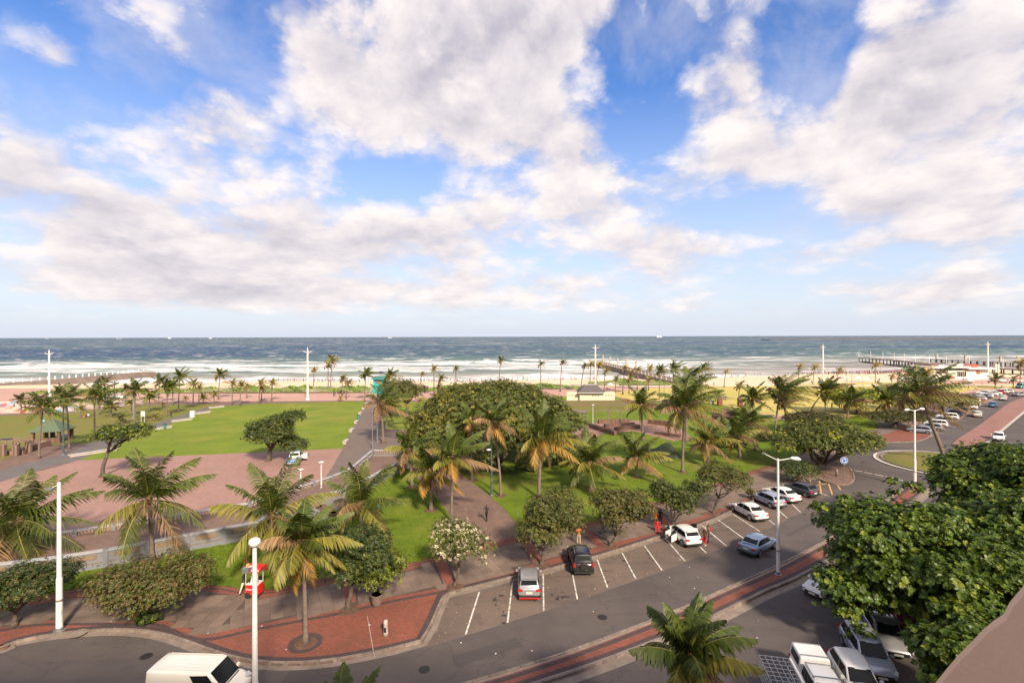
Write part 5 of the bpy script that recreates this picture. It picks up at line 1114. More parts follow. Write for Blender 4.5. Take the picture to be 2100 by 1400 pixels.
def wheel_meshes(r_=.31):
    a = MB().tube([(0, -.11, 0), (0, -.10, 0), (0, .10, 0), (0, .11, 0)], [r_ * .93, r_, r_, r_ * .93], 20).mesh('tyre', M['tyre'], True)
    mb = MB().tube([(0, -.118, 0), (0, .118, 0)], r_ * .18, 10)
    for k in range(5):
        q = k * 2 * PI / 5
        for sg in (-1, 1): mb.add([(math.cos(q - .16) * r_ * .1, sg * .115, math.sin(q - .16) * r_ * .1), (math.cos(q - .22) * r_ * .66, sg * .115, math.sin(q - .22) * r_ * .66), (math.cos(q + .22) * r_ * .66, sg * .115, math.sin(q + .22) * r_ * .66), (math.cos(q + .16) * r_ * .1, sg * .115, math.sin(q + .16) * r_ * .1)], [(0, 1, 2, 3)])
    mb.tube([(0, -.112, 0), (0, .112, 0)], r_ * .70, 18)
    return a, mb.mesh('rim', M['rim'])
def car(kind, X, Y, head, pm, label, group, far=False, cat='car', name='parked_car', z=.0, extras=(), z0=None):
    """head: direction of the nose, degrees anticlockwise from +X"""
    t = TYPES[kind]; g = car_geo(kind); L_, W, H = t['L'], t['W'], t['H']; hw = W / 2
    root = empty(name, (X, Y, z + .012), R(head), label, cat, group)
    pk = pm.name
    link('body', shared((kind, pk, 'b'), lambda: subs(g['body'], 'body', pm, 1)), root)
    link('cabin', shared((kind, pk, 'c'), lambda: subs(g['cabin'], 'cabin', pm, 0) if kind == 'van' else subs(g['cabin'], 'cabin', pm, 0)), root)
    if not far:
        cb_ = root.children[-1]; bv = cb_.modifiers.new('bevel', 'BEVEL'); bv.width = .05 if kind != 'van' else .09; bv.segments = 2; bv.limit_method = 'ANGLE'; bv.angle_limit = R(28)
    link('windshield', shared((kind, 'ws'), lambda: g['windshield'].mesh('windshield', M['glass'], True)), root)
    link('rear_window', shared((kind, 'rw'), lambda: g['rear_window'].mesh('rear_window', M['glass'], True)), root)
    for i, wmb in enumerate(g['side_window']):
        if kind == 'wagon' and 'panel' in extras and i % 3 == 2: continue
        link('side_window', shared((kind, 'sw', i), lambda: wmb.mesh('side_window', M['glass'], True)), root)
    wr_ = .31 if kind in ('hatch', 'sedan', 'wagon') else .35
    ty, rm = shared(('wheel', wr_), lambda: wheel_meshes(wr_))
    arch = shared(('arch', wr_), lambda: MB().tube([(0, -.10, 0), (0, .10, 0)], wr_ * 1.17, 20).mesh('wheel_arch', M['dark']))
    wbx = t['wb'] / 2
    for sx_ in (-1, 1):
        for sy in (-1, 1):
            xo = sx_ * wbx + (.02 if sx_ > 0 else -.02) ; wy = sy * (hw - .10)
            link('wheel_arch', arch, root, (xo, sy * (hw - .095), wr_ + .015))
            wh = link('wheel', ty, root, (xo, sy * (hw - .085), wr_)); link('rim', rm, wh)
    zl = .80 if kind not in ('suv', 'van', 'pickup') else .92
    tl = shared((kind, 'tl'), lambda: MB().box((0, 0, 0), (.16, .34 if kind in ('sedan', 'hatch') else .15, .15 if kind in ('sedan', 'hatch') else (.30 if kind != 'van' else .4))).mesh('tail_light', M['tail']))
    hl = shared((kind, 'hl'), lambda: MB().box((0, 0, 0), (.30, .36, .15)).mesh('headlight', M['head']))
    for sy in (-1, 1):
        o = link('tail_light', tl, root, (-L_ / 2 + .075, sy * (hw * .90 - (.13 if kind in ('sedan', 'hatch') else .06)), zl)); o.rotation_euler = (0, 0, -sy * .25)
        o = link('headlight', hl, root, (L_ / 2 - .20, sy * (hw * .70), t['hood'] - .30)); o.rotation_euler = (0, .25, -sy * .45)
        link('mirror', shared((pk, 'mir'), lambda: MB().box((0, 0, 0), (.13, .20, .13), taper=.8).mesh('mirror', pm)), root, (t['cab'][0] - .28, sy * (hw + .07), t['belt'] + .06))
    link('number_plate', shared('plate', lambda: MB().box((0, 0, 0), (.02, .46, .12)).mesh('number_plate', M['plate'])), root, (-L_ / 2 - .012, 0, .62 if kind != 'sedan' else .70))
    link('number_plate', CACHE['plate'], root, (L_ / 2 + .005, 0, .42))
    link('rear_bumper', shared((kind, 'rb'), lambda: MB().box((0, 0, 0), (.14, W * .90, .16), taper=.97).mesh('rear_bumper', M['dark'])), root, (-L_ / 2 + .03, 0, .36))
    link('grille', shared((kind, 'gr'), lambda: MB().box((0, 0, 0), (.10, W * .62, .18)).mesh('grille', M['dark'])), root, (L_ / 2 - .045, 0, .46))
    if not far:
        for sy in (-1, 1):   # door shut lines and handles
            mb = MB()
            for p_ in ([t['cab'][0] - .25] + list(t['pill']) if kind != 'van' else [1.45, .25, -.95]):
                mb.box((p_ - .05, sy * (hw + .001), (.30 + t['belt']) / 2 + .02), (.014, .012, t['belt'] - .42))
            mb.obj('door_seam', M['dark'], root); MB().box((t['pill'][0] + .22, sy * (hw + .012), t['belt'] - .13), (.17, .03, .035)).obj('door_handle', pm, root)
        MB().box((t['cab'][0] + .05, 0, t['belt'] + .035), (.05, W * .6, .02)).obj('wiper', M['dark'], root)
    if 'rails' in extras:
        for sy in (-1, 1): MB().tube([(t['cab'][1] - .15, sy * W * .36, H - .02), (t['cab'][1] - .25, sy * W * .36, H + .05), (t['cab'][2] + .3, sy * W * .36, H + .05), (t['cab'][2] + .2, sy * W * .36, H - .02)], .022, 6).obj('roof_rail', M['dark'] if pm is not BK else M['grey_metal'], root)
    if 'spare' in extras:
        MB().tube([(-L_ / 2 - .17, 0, .88), (-L_ / 2 - .15, 0, .88), (-L_ / 2 - .01, 0, .88)], [.26, .31, .31], 20).obj('spare_wheel', M['dark'], root, smooth=False)
    if 'redlip' in extras: MB().box((-L_ / 2 + .0, 0, .26), (.16, W * .86, .09)).obj('rear_lip', RD, root)
    if 'spoiler' in extras: MB().box((t['cab'][2] - .10, 0, H - .09), (.28, W * .66, .04)).obj('spoiler', pm, root)
    if 'canopy' in extras:
        x0_, x1_ = -L_ / 2 + .05, t['cab'][3] - .04; cxm, ln_ = (x0_ + x1_) / 2, x1_ - x0_
        MB().box((cxm, 0, 1.10 + .36), (ln_, W * .92, .74), taper=.88).obj('canopy', pm, root, bevel=.06)
        for sy in (-1, 1): MB().add([(x0_ + .25, sy * W * .455, 1.27), (x1_ - .2, sy * W * .455, 1.27), (x1_ - .22, sy * W * .425, 1.68), (x0_ + .3, sy * W * .425, 1.68)], [(0, 1, 2, 3)]).obj('canopy_window', M['glass'], root)
        for xx, zz in ((x0_ + .25, 1.87), (x1_ - .25, 1.87), (t['cab'][1] - .15, H + .06), (t['cab'][2] + .2, H + .06)):
            MB().box((xx, 0, zz), (.05, W * .74, .035)).box((xx, W * .36, zz - .03), (.08, .05, .07)).box((xx, -W * .36, zz - .03), (.08, .05, .07)).obj('roof_bar', M['grey_metal'], root)
        for sy in (-1, 1): MB().box(((t['cab'][1] + t['cab'][2]) / 2, sy * W * .35, H + .0), (1.3, .03, .03)).obj('roof_rail', M['dark'], root)
    if 'ribs' in extras:
        for k_ in range(7): MB().box((-.55, (k_ - 3) * .22, H + .012), (3.0, .028, .018)).obj('roof_rib', pm, root)
        MB().box((.28, hw + .012, 1.05), (2.2, .012, .02)).obj('slide_rail', M['dark'], root)
    return root
# kerbside bays
GC = 'cars in the kerbside bays'
car('hatch', 1.25, 37.9, 89, SV, 'silver hatchback with a red rear lip, first car in the kerbside bays', GC, extras=('redlip', 'spoiler'))
car('suv', 5.75, 41.6, 91, BK, 'black off-roader with its spare wheel on the tailgate', GC, extras=('spare', 'rails'))
wh = car('hatch', 16.3, 46.7, 102, W_, 'white hatchback parked with its doors wide open', GC, extras=('spoiler',))
for sy, xh in ((1, .62), (-1, .62), (1, -.45), (-1, -.45)):
    a = R(62) * sy; dm = MB().box((-.48, 0, -.22), (.95, .05, .62)); dn = MB().add([(-.90, .03 * sy, .12), (-.08, .03 * sy, .12), (-.35, .0, .50), (-.85, .0, .50)], [(0, 1, 2, 3)])
    if (sy, xh) in ((-1, -.45),): continue
    do = dm.obj('open_door', W_, wh, loc=(xh, .87 * sy, .80), rot=(0, 0, -a), bevel=.02); dn.obj('door_window', M['glass'], do)
car('sedan', 25.6, 53.0, 102, W_, 'white saloon alone beside the empty kerbside bays', GC)
car('hatch', 29.6, 56.6, 106, LIL, 'bluish silver hatchback parked next to the white saloon with the chrome boot', GC)
car('sedan', 32.2, 58.5, 108, WW, 'second white saloon, between the bluish and the dark grey hatchbacks', GC)
car('hatch', 35.6, 60.3, 112, DG, 'dark grey hatchback beside the yellow painted bay', GC, extras=('spoiler',))
GM_ = 'cars driving on the road'
car('sedan', 22.4, 44.5, 37, LB, 'pale blue saloon driving along the near carriageway', GM_, name='moving_car')
car('hatch', 23.9, 37.1, 209, W_, 'white hatchback coming from under the glossy tree', GM_, name='moving_car')
vn = car('van', -16.95, 26.35, -3, WW, 'creamy white panel van at the bottom edge', GM_, cat='van', name='panel_van', extras=('ribs',))
# cars under the hotel trees
GH_ = 'cars parked beside the hotel'
car('pickup', 16.35, 25.7, 258, W_, 'white pickup with a canopy and roof bars below the balcony', GH_, cat='pickup', name='pickup_truck', extras=('canopy',))
car('hatch', 18.95, 26.9, 256, W_, 'white hatchback nosed in beside the white pickup', GH_)
car('wagon', 21.2, 29.2, 254, LIL, 'dusty grey-blue estate second from the white pickup', GH_)
car('sedan', 23.8, 31.2, 250, SV, 'silver saloon half under the leaves beside the grey-blue estate', GH_)
car('hatch', 26.9, 33.6, 246, RD, 'red hatchback glimpsed through the leaves', GH_)
car('suv', 29.8, 35.6, 244, BK, 'black car in deep shade behind the red hatchback', GH_)
# far car park, nearest to farthest
GF = 'cars in the far car park'
far_cars = [ # px centre, ground y, kind, paint, label
 (1885, 889, 'hatch', LIL, 'bluish silver hatchback at the near end of the far car park'), (1908, 883, 'hatch', SV, 'silver hatchback second in the far car park'),
 (1918, 876, 'wagon', W_, 'cream-white car third in the far car park'), (1930, 869, 'wagon', SV, 'silver estate with a red-tinted windscreen in the far row'),
 (1942, 861, 'wagon', W_, 'tall white estate in the far row'), (1951, 855, 'suv', NV, 'navy off-roader next to the tall white estate'),
 (1962, 849, 'suv', BK, 'black car after the navy off-roader in the far row'), (1964, 840, 'sedan', SV, 'silver saloon nosed in by the stubby palm'),
 (1982, 840, 'sedan', W_, 'white saloon right of the stubby palm'), (1987, 834, 'van', W_, 'white minibus among the far parked cars'),
 (1997, 828, 'hatch', RD, 'red hatchback after the white minibus'), (2005, 822, 'hatch', W_, 'white hatchback after the red one in the far row'),
 (2012, 819, 'sedan', NV, 'navy saloon in the far row, past the red hatchback'), (2020, 817, 'hatch', W_, 'white hatchback beside the navy saloon of the far row'),
 (2017, 812, 'suv', W_, 'white off-roader in the thick of the far row'), (2028, 813, 'sedan', W_, 'white saloon near the far end of the row'),
 (2036, 811, 'sedan', W_, 'white saloon directly before the small red car'), (2044, 810, 'hatch', RD, 'small red car near the far end of the row'),
 (2050, 808, 'wagon', WW, 'cream estate at the far end of the row'), (2062, 808, 'suv', W_, 'white off-roader last in the far row')]
for px, py, kd, pm, lb in far_cars:
    X, Y = P(px, py - 2, .0); car(kd, X, Y, 140, pm, lb, GF, far=True)
for px, py, kd, pm, lb, hd in [(2004, 855, 'sedan', W_, 'white saloon driving away past the far car park', 47), (2036, 835, 'hatch', BL, 'bright blue hatchback driving beyond the white saloon', 47), (2057, 821, 'hatch', W_, 'white hatchback driving ahead of the blue one', 45), (2090, 813, 'sedan', SV, 'silver saloon crossing at the far end of the road', 15), (2048, 903, 'hatch', W_, 'white car glimpsed behind the top twigs of the glossy tree', 225)]:
    X, Y = P(px, py - 1, 0); car(kd, X, Y, hd, pm, lb, GM_, far=True, name='moving_car')
X, Y = P(2096, 796, KZ); car('van', X, Y, 200, TQ, 'teal and white vehicle at the right edge beyond the road', GM_, far=True, z=KZ, cat='van', name='parked_van')
# patrol pickup on the plaza
X, Y = P(606, 948, KZ)
pc = car('pickup', X, Y, 104, W_, 'white patrol pickup with a blue tailgate on the brick plaza', 'vehicles in the park', z=KZ + .01, cat='pickup', name='pickup_truck')
BLUE = mat('patrol_blue', (.02, .16, .42), .4)
MB().box((-2.62, 0, .86), (.03, 1.60, .52)).obj('tailgate', BLUE, pc); MB().box((-1.75, 0, 1.06), (1.55, 1.5, .10)).obj('load_bed', M['dark'], pc)
MB().box((0, 0, 1.84), (.25, 1.2, .12)).obj('light_bar', BLUE, pc)
for sy in (-1, 1): MB().box((-1.5, sy * .905, .9), (2.0, .02, .22)).obj('side_stripe', BLUE, pc)
MB().box((-.45, 0, 0), (.9, .05, .95)).obj('open_door', W_, pc, loc=(.55, -.93, .95), rot=(0, 0, R(58)))
def text(s, size, m, parent, loc, rot, name='lettering', ext=.004):
    cu = bpy.data.curves.new(name, 'FONT'); cu.body = s; cu.size = size; cu.align_x = 'CENTER'; cu.align_y = 'CENTER'; cu.extrude = ext
    o = bpy.data.objects.new('tmp', cu); COL.objects.link(o); dg = bpy.context.evaluated_depsgraph_get(); dg.update()
    me = bpy.data.meshes.new_from_object(o.evaluated_get(dg)); bpy.data.objects.remove(o); me.materials.clear(); me.materials.append(m)
    return link(name, me, parent, loc, rot)
WH = mat('white_lettering', (.8, .8, .8), .6)
text('POLICE', .34, WH, pc, (-2.64, 0, .88), (R(90), 0, R(-90)))

# crate-like trailer beside the pickup
tr_ = empty('cage_trailer', (14.15, 25.6, .012), R(258), 'grey wire cage trailer left of the white pickup, half under palm fronds', 'trailer', None)
def bars(mb, x0, x1, y, z0_, z1_, nx, nz_):
    for i in range(nx + 1): mb.box((x0 + (x1 - x0) * i / nx, y, (z0_ + z1_) / 2), (.03, .03, z1_ - z0_))
    for k in range(nz_ + 1): mb.box(((x0 + x1) / 2, y, z0_ + (z1_ - z0_) * k / nz_), (x1 - x0, .03, .03))
for sy in (-1, 1):
    mb = MB(); bars(mb, -1.5, 1.5, sy * .75, .6, 1.7, 9, 4); tag(mb.obj('side_grid', M['grey_metal'], tr_), kind='stuff')
mb = MB()
for i in range(10): mb.box((-1.5 + i * .333, 0, 1.7), (.03, 1.5, .03))
for i in range(6): mb.box((0, -.75 + i * .3, 1.72), (3.0, .03, .03))
tag(mb.obj('top_grid', M['grey_metal'], tr_), kind='stuff')
MB().box((0, 0, .55), (3.1, 1.55, .08)).obj('floor_plate', M['dark'], tr_)
MB().tube([(-1.6, .88, 1.62), (1.7, .88, 1.62)], .07, 10).obj('white_pipe', M['white_metal'], tr_)
for sy in (-1, 1): link('wheel', CACHE[('wheel', .31)][0], tr_, (0, sy * .82, .31))
MB().box((.3, .1, .78), (.9, .6, .36)).obj('cargo_box', mat('orange_cargo', (.5, .18, .04), .7), tr_)

# ------------------------------------------------------------------ lamp posts and masts
def lamp(px, py, h, label, style='arm', rot=0.0, r=.085, m=None, z0=KZ, name='street_lamp', group='street lamps'):
    m = m or M['white_metal']
    X, Y = P(px, py, z0) if px is not None else py
    e = empty(name, (X, Y, z0), R(rot), label, 'street lamp', group)
    MB().tube([(0, 0, 0), (0, 0, h * .35), (0, 0, h * .36), (0, 0, h)], [r * 1.5, r * 1.35, r * 1.1, r * .8], 12).obj('pole', m, e, smooth=False)
    MB().lathe([(r * 2.6, 0), (r * 2.6, .03), (r * 1.7, .05), (r * 1.6, .22)], n=12).obj('base_flange', M['grey_metal'], e)
    MB().tube([(0, 0, h * .2), (0, 0, h * .2 + .12)], r * 1.5, 12).obj('band', M['concrete'], e)
    MB().box((r * 1.25, 0, h * .12), (.03, .12, .35)).obj('hatch', M['grey_metal'], e)
    if style in ('arm', 'double'):
        for s in ((1,) if style == 'arm' else (1, -1)):
            MB().tube([(0, 0, h - .15), (s * .9, 0, h + .05)], .035, 8).obj('arm', m, e)
            MB().tube([(s * .85, 0, h + .05), (s * 1.05, 0, h + .08), (s * 1.45, 0, h + .05), (s * 1.7, 0, h - .0)], [.04, .14, .17, .05], 10).obj('lamp_head', m, e, smooth=True)
        if style == 'arm': MB().tube([(0, 0, h - .15), (-1.0, 0, h + .35)], .03, 6).obj('arm', m, e); MB().box((-1.05, 0, h + .38), (.25, .10, .12)).obj('camera_box', M['grey_metal'], e)
    if style == 'short':
        MB().tube([(0, 0, h - .1), (-.45, 0, h - .35)], .03, 6).obj('arm', m, e); MB().box((-.6, 0, h - .45), (.35, .22, .12)).obj('lamp_head', M['grey_metal'], e)
    if style == 'globe':
        MB().lathe([(.05, -.22), (.20, -.16), (.27, 0), (.22, .13), (.08, .2)], (0, 0, h + .12), 16).obj('lamp_head', m, e, smooth=True)
        MB().tube([(0, 0, h - .95), (-.28, 0, h - 1.02)], .03, 6).obj('arm', m, e); MB().box((-.38, 0, h - 1.15), (.30, .24, .22)).obj('floodlight', M['grey_metal'], e); MB().box((-.30, 0, h - .95), (.12, .12, .14)).obj('sensor', M['yellow_paint'], e)
    if style == 'disc':
        MB().tube([(0, 0, h * .60), (-.28, 0, h * .61)], .03, 6).obj('arm', m, e); MB().lathe([(.05, .15), (.30, .06), (.30, .0), (.05, -.06)], (-.32, 0, h * .58), 16).obj('lamp_head', M['white_metal'], e, smooth=True)
    if style == 'mushroom': MB().lathe([(.06, -.05), (.12, .0), (.34, .10), (.34, .14), (.05, .22)], (0, 0, h), 16).obj('lamp_head', M['white_metal'], e, smooth=True)
    if style == 'plain': MB().tube([(0, 0, h - .05), (.5, 0, h + .1)], .04, 6).obj('arm', m, e); MB().box((.65, 0, h + .1), (.4, .16, .1)).obj('lamp_head', m, e)
    return e
lamp(122, 1292, 9.8, 'tall white lamp post left of the olive-brown tree', 'short', 0, .13)
lamp(None, (-11.85, 22.4), 9.85, 'white lamp post with a round head in front of the cream van', 'globe', 0, .115)
lamp(1596, 1177, 9.4, 'white lamp post on the brick median left of the glossy tree', 'arm', -12, .10)
lamp(1876, 999, 9.9, 'white twin-armed lamp post at the tip of the median by the roundabout', 'double', 15, .12)
lamp(1692, 842, 6.6, 'short white lamp post above the flat dark tree', 'plain', 10, .11)
lamp(1008, 1016, 9.6, 'green lamp post with a white disc lamp beside the brown path', 'disc', 0, .09, M['green_metal'])
lamp(130, 932, 8.4, 'thin grey post between the two palms right of the hut', 'plain', 180, .10, M['green_metal'])
lamp(774, 906, 9.2, 'grey lamp post on the centre path beside the ragged palm', 'plain', 180, .09, M['grey_metal'])
lamp(764, 920, 7.5, 'thinner grey post left of the one on the centre path', 'plain', 0, .06, M['grey_metal'])
lamp(617, 1010, 2.8, 'left white mushroom lamp by the balustrade', 'mushroom', 0, .07, group='mushroom lamps')
lamp(659, 1008, 3.6, 'right white mushroom lamp by the balustrade', 'mushroom', 0, .07, group='mushroom lamps')
lamp(274, 858, 9.0, 'grey gantry-like post on the left lawn', 'plain', 180, .16, M['grey_metal'])
lamp(1447, 812, 11.5, 'tall thin lamp post on the dry lawn right of the beach palms', 'plain', 0, .08, M['grey_metal'])
lamp(1362, 812, 9.0, 'thin grey post among the beach palms before the jetty', 'plain', 0, .07, M['grey_metal'])
lamp(1747, 795, 6.5, 'thin post on the dry lawn behind the bright bush', 'plain', 0, .07, M['grey_metal'])
lamp(1976, 788, 8.0, 'thin grey lamp post in front of the beach restaurant', 'plain', 0, .08, M['grey_metal'])
lamp(235, 818, 5.8, 'dark thin post by the small white train', 'plain', 0, .10, M['dark'])
lamp(1216, 870, 4.2, 'small garden lamp in the sunken lawn', 'mushroom', 0, .05, group='mushroom lamps')
for px, py, h, lb in [(101, 812, 15.6, 'leftmost tall white mast on the promenade'), (631, 820, 16.3, 'tall white mast in the pink promenade left of the twin palms'), (1221, 799, 16.6, 'tall white mast behind the toilet block'), (1688, 784, 16.0, 'tall white mast between the golden palm pair and the crowded beach'), (2026, 778, 16.8, 'tall white mast behind the beach restaurant')]:
    X, Y = P(px, py, KZ); e = empty('floodlight_mast', (X, Y, KZ), 0, lb, 'mast', 'tall white masts')
    MB().tube([(0, 0, 0), (0, 0, .8), (0, 0, .85), (0, 0, h - 2)], [.55, .50, .32, .24], 12).obj('pole', M['white_metal'], e)
    MB().tube([(0, 0, h - 2.4), (0, 0, h - 2.2), (0, 0, h - 2), (0, 0, h - 1.2), (0, 0, h)], [.24, .36, .30, .22, .03], 10).obj('spire', M['white_metal'], e)
    for k in range(4):
        q = k * PI / 2 + .3; dx, dy = math.cos(q), math.sin(q)
        MB().tube([(0, 0, h - 1.6), (dx * .7, dy * .7, h - 1.55), (dx * 1.4, dy * 1.4, h - 1.1)], [.09, .08, .05], 6).obj('arm', M['white_metal'], e)
        MB().box((dx * 1.5, dy * 1.5, h - 1.05), (.45, .3, .14), q).obj('lamp_head', M['grey_metal'], e)
# ------------------------------------------------------------------ parapets, balustrade, steps
def wall_run(name, line, label, h, th, m_base, balus=False, panels=True, z0=KZ, sec=2.9):
    o0 = line[0]; e = empty(name, (o0[0], o0[1], z0), 0, label, 'wall' if not balus else 'balustrade')
    ln = resample([(p[0] - o0[0], p[1] - o0[1]) for p in line], sec)
    bal_me = MB().lathe([(.07, 0), (.07, .06), (.045, .1), (.085, .28), (.05, .42), (.07, .48), (.07, .54)], n=8).mesh('baluster', M['baluster'], True)
    nb_ = 0
    for i in range(len(ln) - 1):
        a, b_ = Vector(ln[i]), Vector(ln[i + 1]); c = (a + b_) / 2; L_ = (b_ - a).length; ang = math.atan2(b_.y - a.y, b_.x - a.x); t = (b_ - a).normalized(); n_ = Vector((-t.y, t.x))
        if balus:
            MB().box((c.x, c.y, .13), (L_, th, .26), ang).obj('plinth', M['stone_grey'], e)
            MB().box((c.x, c.y, h - .07), (L_, th + .10, .14), ang).obj('rail', M['kerb_pale'], e)
            for k in range(max(2, int((L_ - .5) / .27))):
                q = a + t * (.32 + k * (L_ - .5) / max(1, int((L_ - .5) / .27)))
                if nb_ < 300: s_ = link('baluster', bal_me, e, (q.x, q.y, .26)); s_.scale.z = (h - .4) / .54; nb_ += 1
        else:
            MB().box((c.x, c.y, h / 2 - .05), (L_, th, h - .1), ang).obj('wall_panel', m_base, e)
            MB().box((c.x, c.y, h - .05), (L_, th + .16, .11), ang).obj('coping', M['kerb_pale'], e)
            if panels:
                q = c - n_ * (th / 2 + .015); MB().box((q.x, q.y, h - .46), (L_ * .60, .05, .40), ang).obj('tile_panel', M['cream_panel'], e)
                q = c - n_ * (th / 2 + .02); MB().box((q.x, q.y, h * .36), (L_, .05, .06), ang).obj('string_course', M['cream_panel'], e)
        MB().box((a.x, a.y, h / 2 + .02), (.34, th + .16, h + .02), ang).obj('pier', M['stone_grey'], e)
    a = ln[-1]; MB().box((a[0], a[1], h / 2 + .02), (.4, th + .16, h + .02), 0).obj('pier', M['stone_grey'], e)
    return e
M['kerb_pale'] = mat('pale_coping', (.36, .355, .37), .85, noise=.2, nscale=2)
zr_ = KZ + 1.0
bl = smoothline([P(x, y, zr_) for x, y in [(-160, 1112), (0, 1096), (93, 1094), (225, 1076), (350, 1057), (443, 1040), (530, 1026), (591, 1004), (663, 981), (709, 965), (735, 946), (763, 923)]], 3)
wall_run('balustrade', bl, 'long baluster railing curving between the brick plaza and the ramp', 1.0, .3, None, True)
wall_run('balustrade', [P(765, 922, zr_), P(838, 922, zr_)], 'short baluster railing across the end of the ramp below the centre path', 1.0, .3, None, True)
zl = KZ + 1.5
wl = smoothline([P(x, y, zl) for x, y in [(-160, 1172), (0, 1154), (68, 1147), (179, 1132), (296, 1111), (393, 1093), (530, 1068), (563, 1046), (620, 1034)]], 3)
wall_run('parapet_wall', wl, 'grey parapet wall with cream tile panels along the front lawn, left of the steps', 1.5, .32, M['stone_grey'])
wl2 = smoothline([P(x, y, zl) for x, y in [(663, 1014), (713, 1000), (760, 976), (806, 952), (838, 938)]], 3)
wall_run('parapet_wall', wl2, 'grey parapet wall rising from the steps to the brown path', 1.5, .32, M['stone_grey'])
# ramp between the two walls
rp = [(p[0], p[1]) for p in bl[:-3]] + [P(806, 952, zl), P(713, 1000, zl)] + [(p[0], p[1]) for p in wl[::-1]]
rampo = MB().prism(rp, 0, KZ + .5).obj('ramp', M['brown_path']); tag(rampo, kind='structure')
# steps down to the lawn
sa, sb = Vector(P(622, 1036, zl)), Vector(P(663, 1014, zl)); t = (sb - sa).normalized(); nn = Vector((t.y, -t.x)); stc = (sa + sb) / 2
ste = empty('steps', (stc.x, stc.y, KZ), 0, 'short flight of brick steps from the ramp to the front lawn', 'steps')
Lw = (sb - sa).length; ang = math.atan2(t.y, t.x)
for k in range(4):
    q = nn * (.2 + k * .38); MB().box((q.x, q.y, .25 - k * .065), (Lw - .3, .40, .5 - k * .125), ang).obj('step', M['brown_stone'], ste)
for sgn in (-1, 1):
    q0 = t * (Lw / 2 * sgn); 
    MB().add([(q0.x - .15 * t.x, q0.y - .15 * t.y, 0), (q0.x + .15 * t.x, q0.y + .15 * t.y, 0), (q0.x + .15 * t.x, q0.y + .15 * t.y, 1.5), (q0.x - .15 * t.x, q0.y - .15 * t.y, 1.5)] + [(q0.x + nn.x * 2.6 + s_ * .15 * t.x, q0.y + nn.y * 2.6 + s_ * .15 * t.y, z) for s_, z in ((-1, 0), (1, 0), (1, .95), (-1, .95))], [(0, 1, 2, 3), (4, 7, 6, 5), (0, 4, 5, 1), (1, 5, 6, 2), (2, 6, 7, 3), (3, 7, 4, 0)]).obj('flank_wall', M['stone_grey'], ste)
    e2 = q0 + nn * 2.6; MB().box((e2.x, e2.y, .55), (.5, .5, 1.1), ang).box((e2.x, e2.y, 1.13), (.6, .6, .1), ang).obj('end_pier', M['stone_grey'], ste)
def urn(px, py, z, s, label, m=None, plant=True, group='stone pots'):
    X, Y = P(px, py, z); e = empty('stone_pot', (X, Y, z), 0, label, 'pot', group)
    MB().lathe([(.28, 0), (.34, .05), (.40, .45), (.42, .78), (.44, .82), (.36, .82), (.34, .70)], n=16).obj('pot', m or M['terracotta'], e, smooth=True).scale = (s, s, s)
    return e
urn(683, 1066, KZ, 1.0, 'stone pot at the foot of the steps')
urn(773, 1241, KZ, 1.0, 'stone pot holding the bright green shrub on the pavement')
for px, py, lb in [(82, 1096, 'grey urn on the corner pier of the balustrade at the left'), (18, 1104, 'grey urn on the balustrade near the left edge')]:
    X, Y = P(px, py, KZ + 1.0); e = empty('garden_urn', (X, Y, KZ + 1.02), 0, lb, 'urn', 'urns on the balustrade'); MB().lathe([(.22, 0), (.10, .1), (.12, .25), (.36, .42), (.40, .62), (.44, .66), (.30, .66)], n=16).obj('bowl', M['stone_grey'], e, smooth=True); MB().box((0, 0, .03), (.5, .5, .06)).obj('foot', M['stone_grey'], e)

# benches: long blocks along the paths
def block(px, py, L_, deg, label, h=.45, w_=.55, m=None, z=KZ):
    X, Y = P(px, py, z); e = empty('concrete_bench', (X, Y, z), R(deg), label, 'bench', 'concrete bench blocks along the park paths')
    MB().box((0, 0, h - .06), (L_, w_, .12)).obj('seat', m or M['concrete_pale'], e, bevel=.02); MB().box((0, 0, (h - .12) / 2), (L_ * .94, w_ * .8, h - .12)).obj('base', m or M['concrete_pale'], e)
for px, py, L_, dg_, lb in [(192, 930, 6.5, 53, 'long bench block beside the small windswept tree'), (275, 898, 1.6, 53, 'short pale block just right of the windswept tree crown'), (328, 880, 4.5, 53, 'bench block beside the green litter bin on the tar path'), (373, 863, 4.5, 53, 'bench block above the green-bin one along the tar path'), (412, 848, 4.5, 53, 'bench block right of the white box by the tar path'), (444, 836, 4.0, 53, 'farthest bench block where the tar path ends')]: block(px, py, L_, dg_, lb)
for px, py, lb in [(709, 908, 'nearest stone block on the left edge of the centre path'), (721, 884, 'second stone block along the left edge of the centre path'), (731, 867, 'third stone block along the centre path, by the bin'), (739, 849, 'fourth stone block along the centre path'), (746, 838, 'fifth stone block along the centre path'), (752, 829, 'farthest stone block at the seaward end of the centre path')]: block(px, py, 2.4, 97, lb, .5, .7)
def bin_(px, py, label, m, z=KZ, s=1.0):
    X, Y = P(px, py, z); e = empty('litter_bin', (X, Y, z), 0, label, 'litter bin', 'litter bins')
    MB().tube([(0, 0, .12), (0, 0, .95)], [.26 * s, .30 * s], 12).obj('drum', m, e); MB().tube([(0, 0, .95), (0, 0, 1.05), (0, 0, 1.12)], [.33 * s, .33 * s, .12], 12).obj('lid', M['dark'], e); MB().box((0, 0, .06), (.1, .1, .14)).obj('foot', M['grey_metal'], e)
GB = mat('bin_teal', (.05, .19, .18), .5)
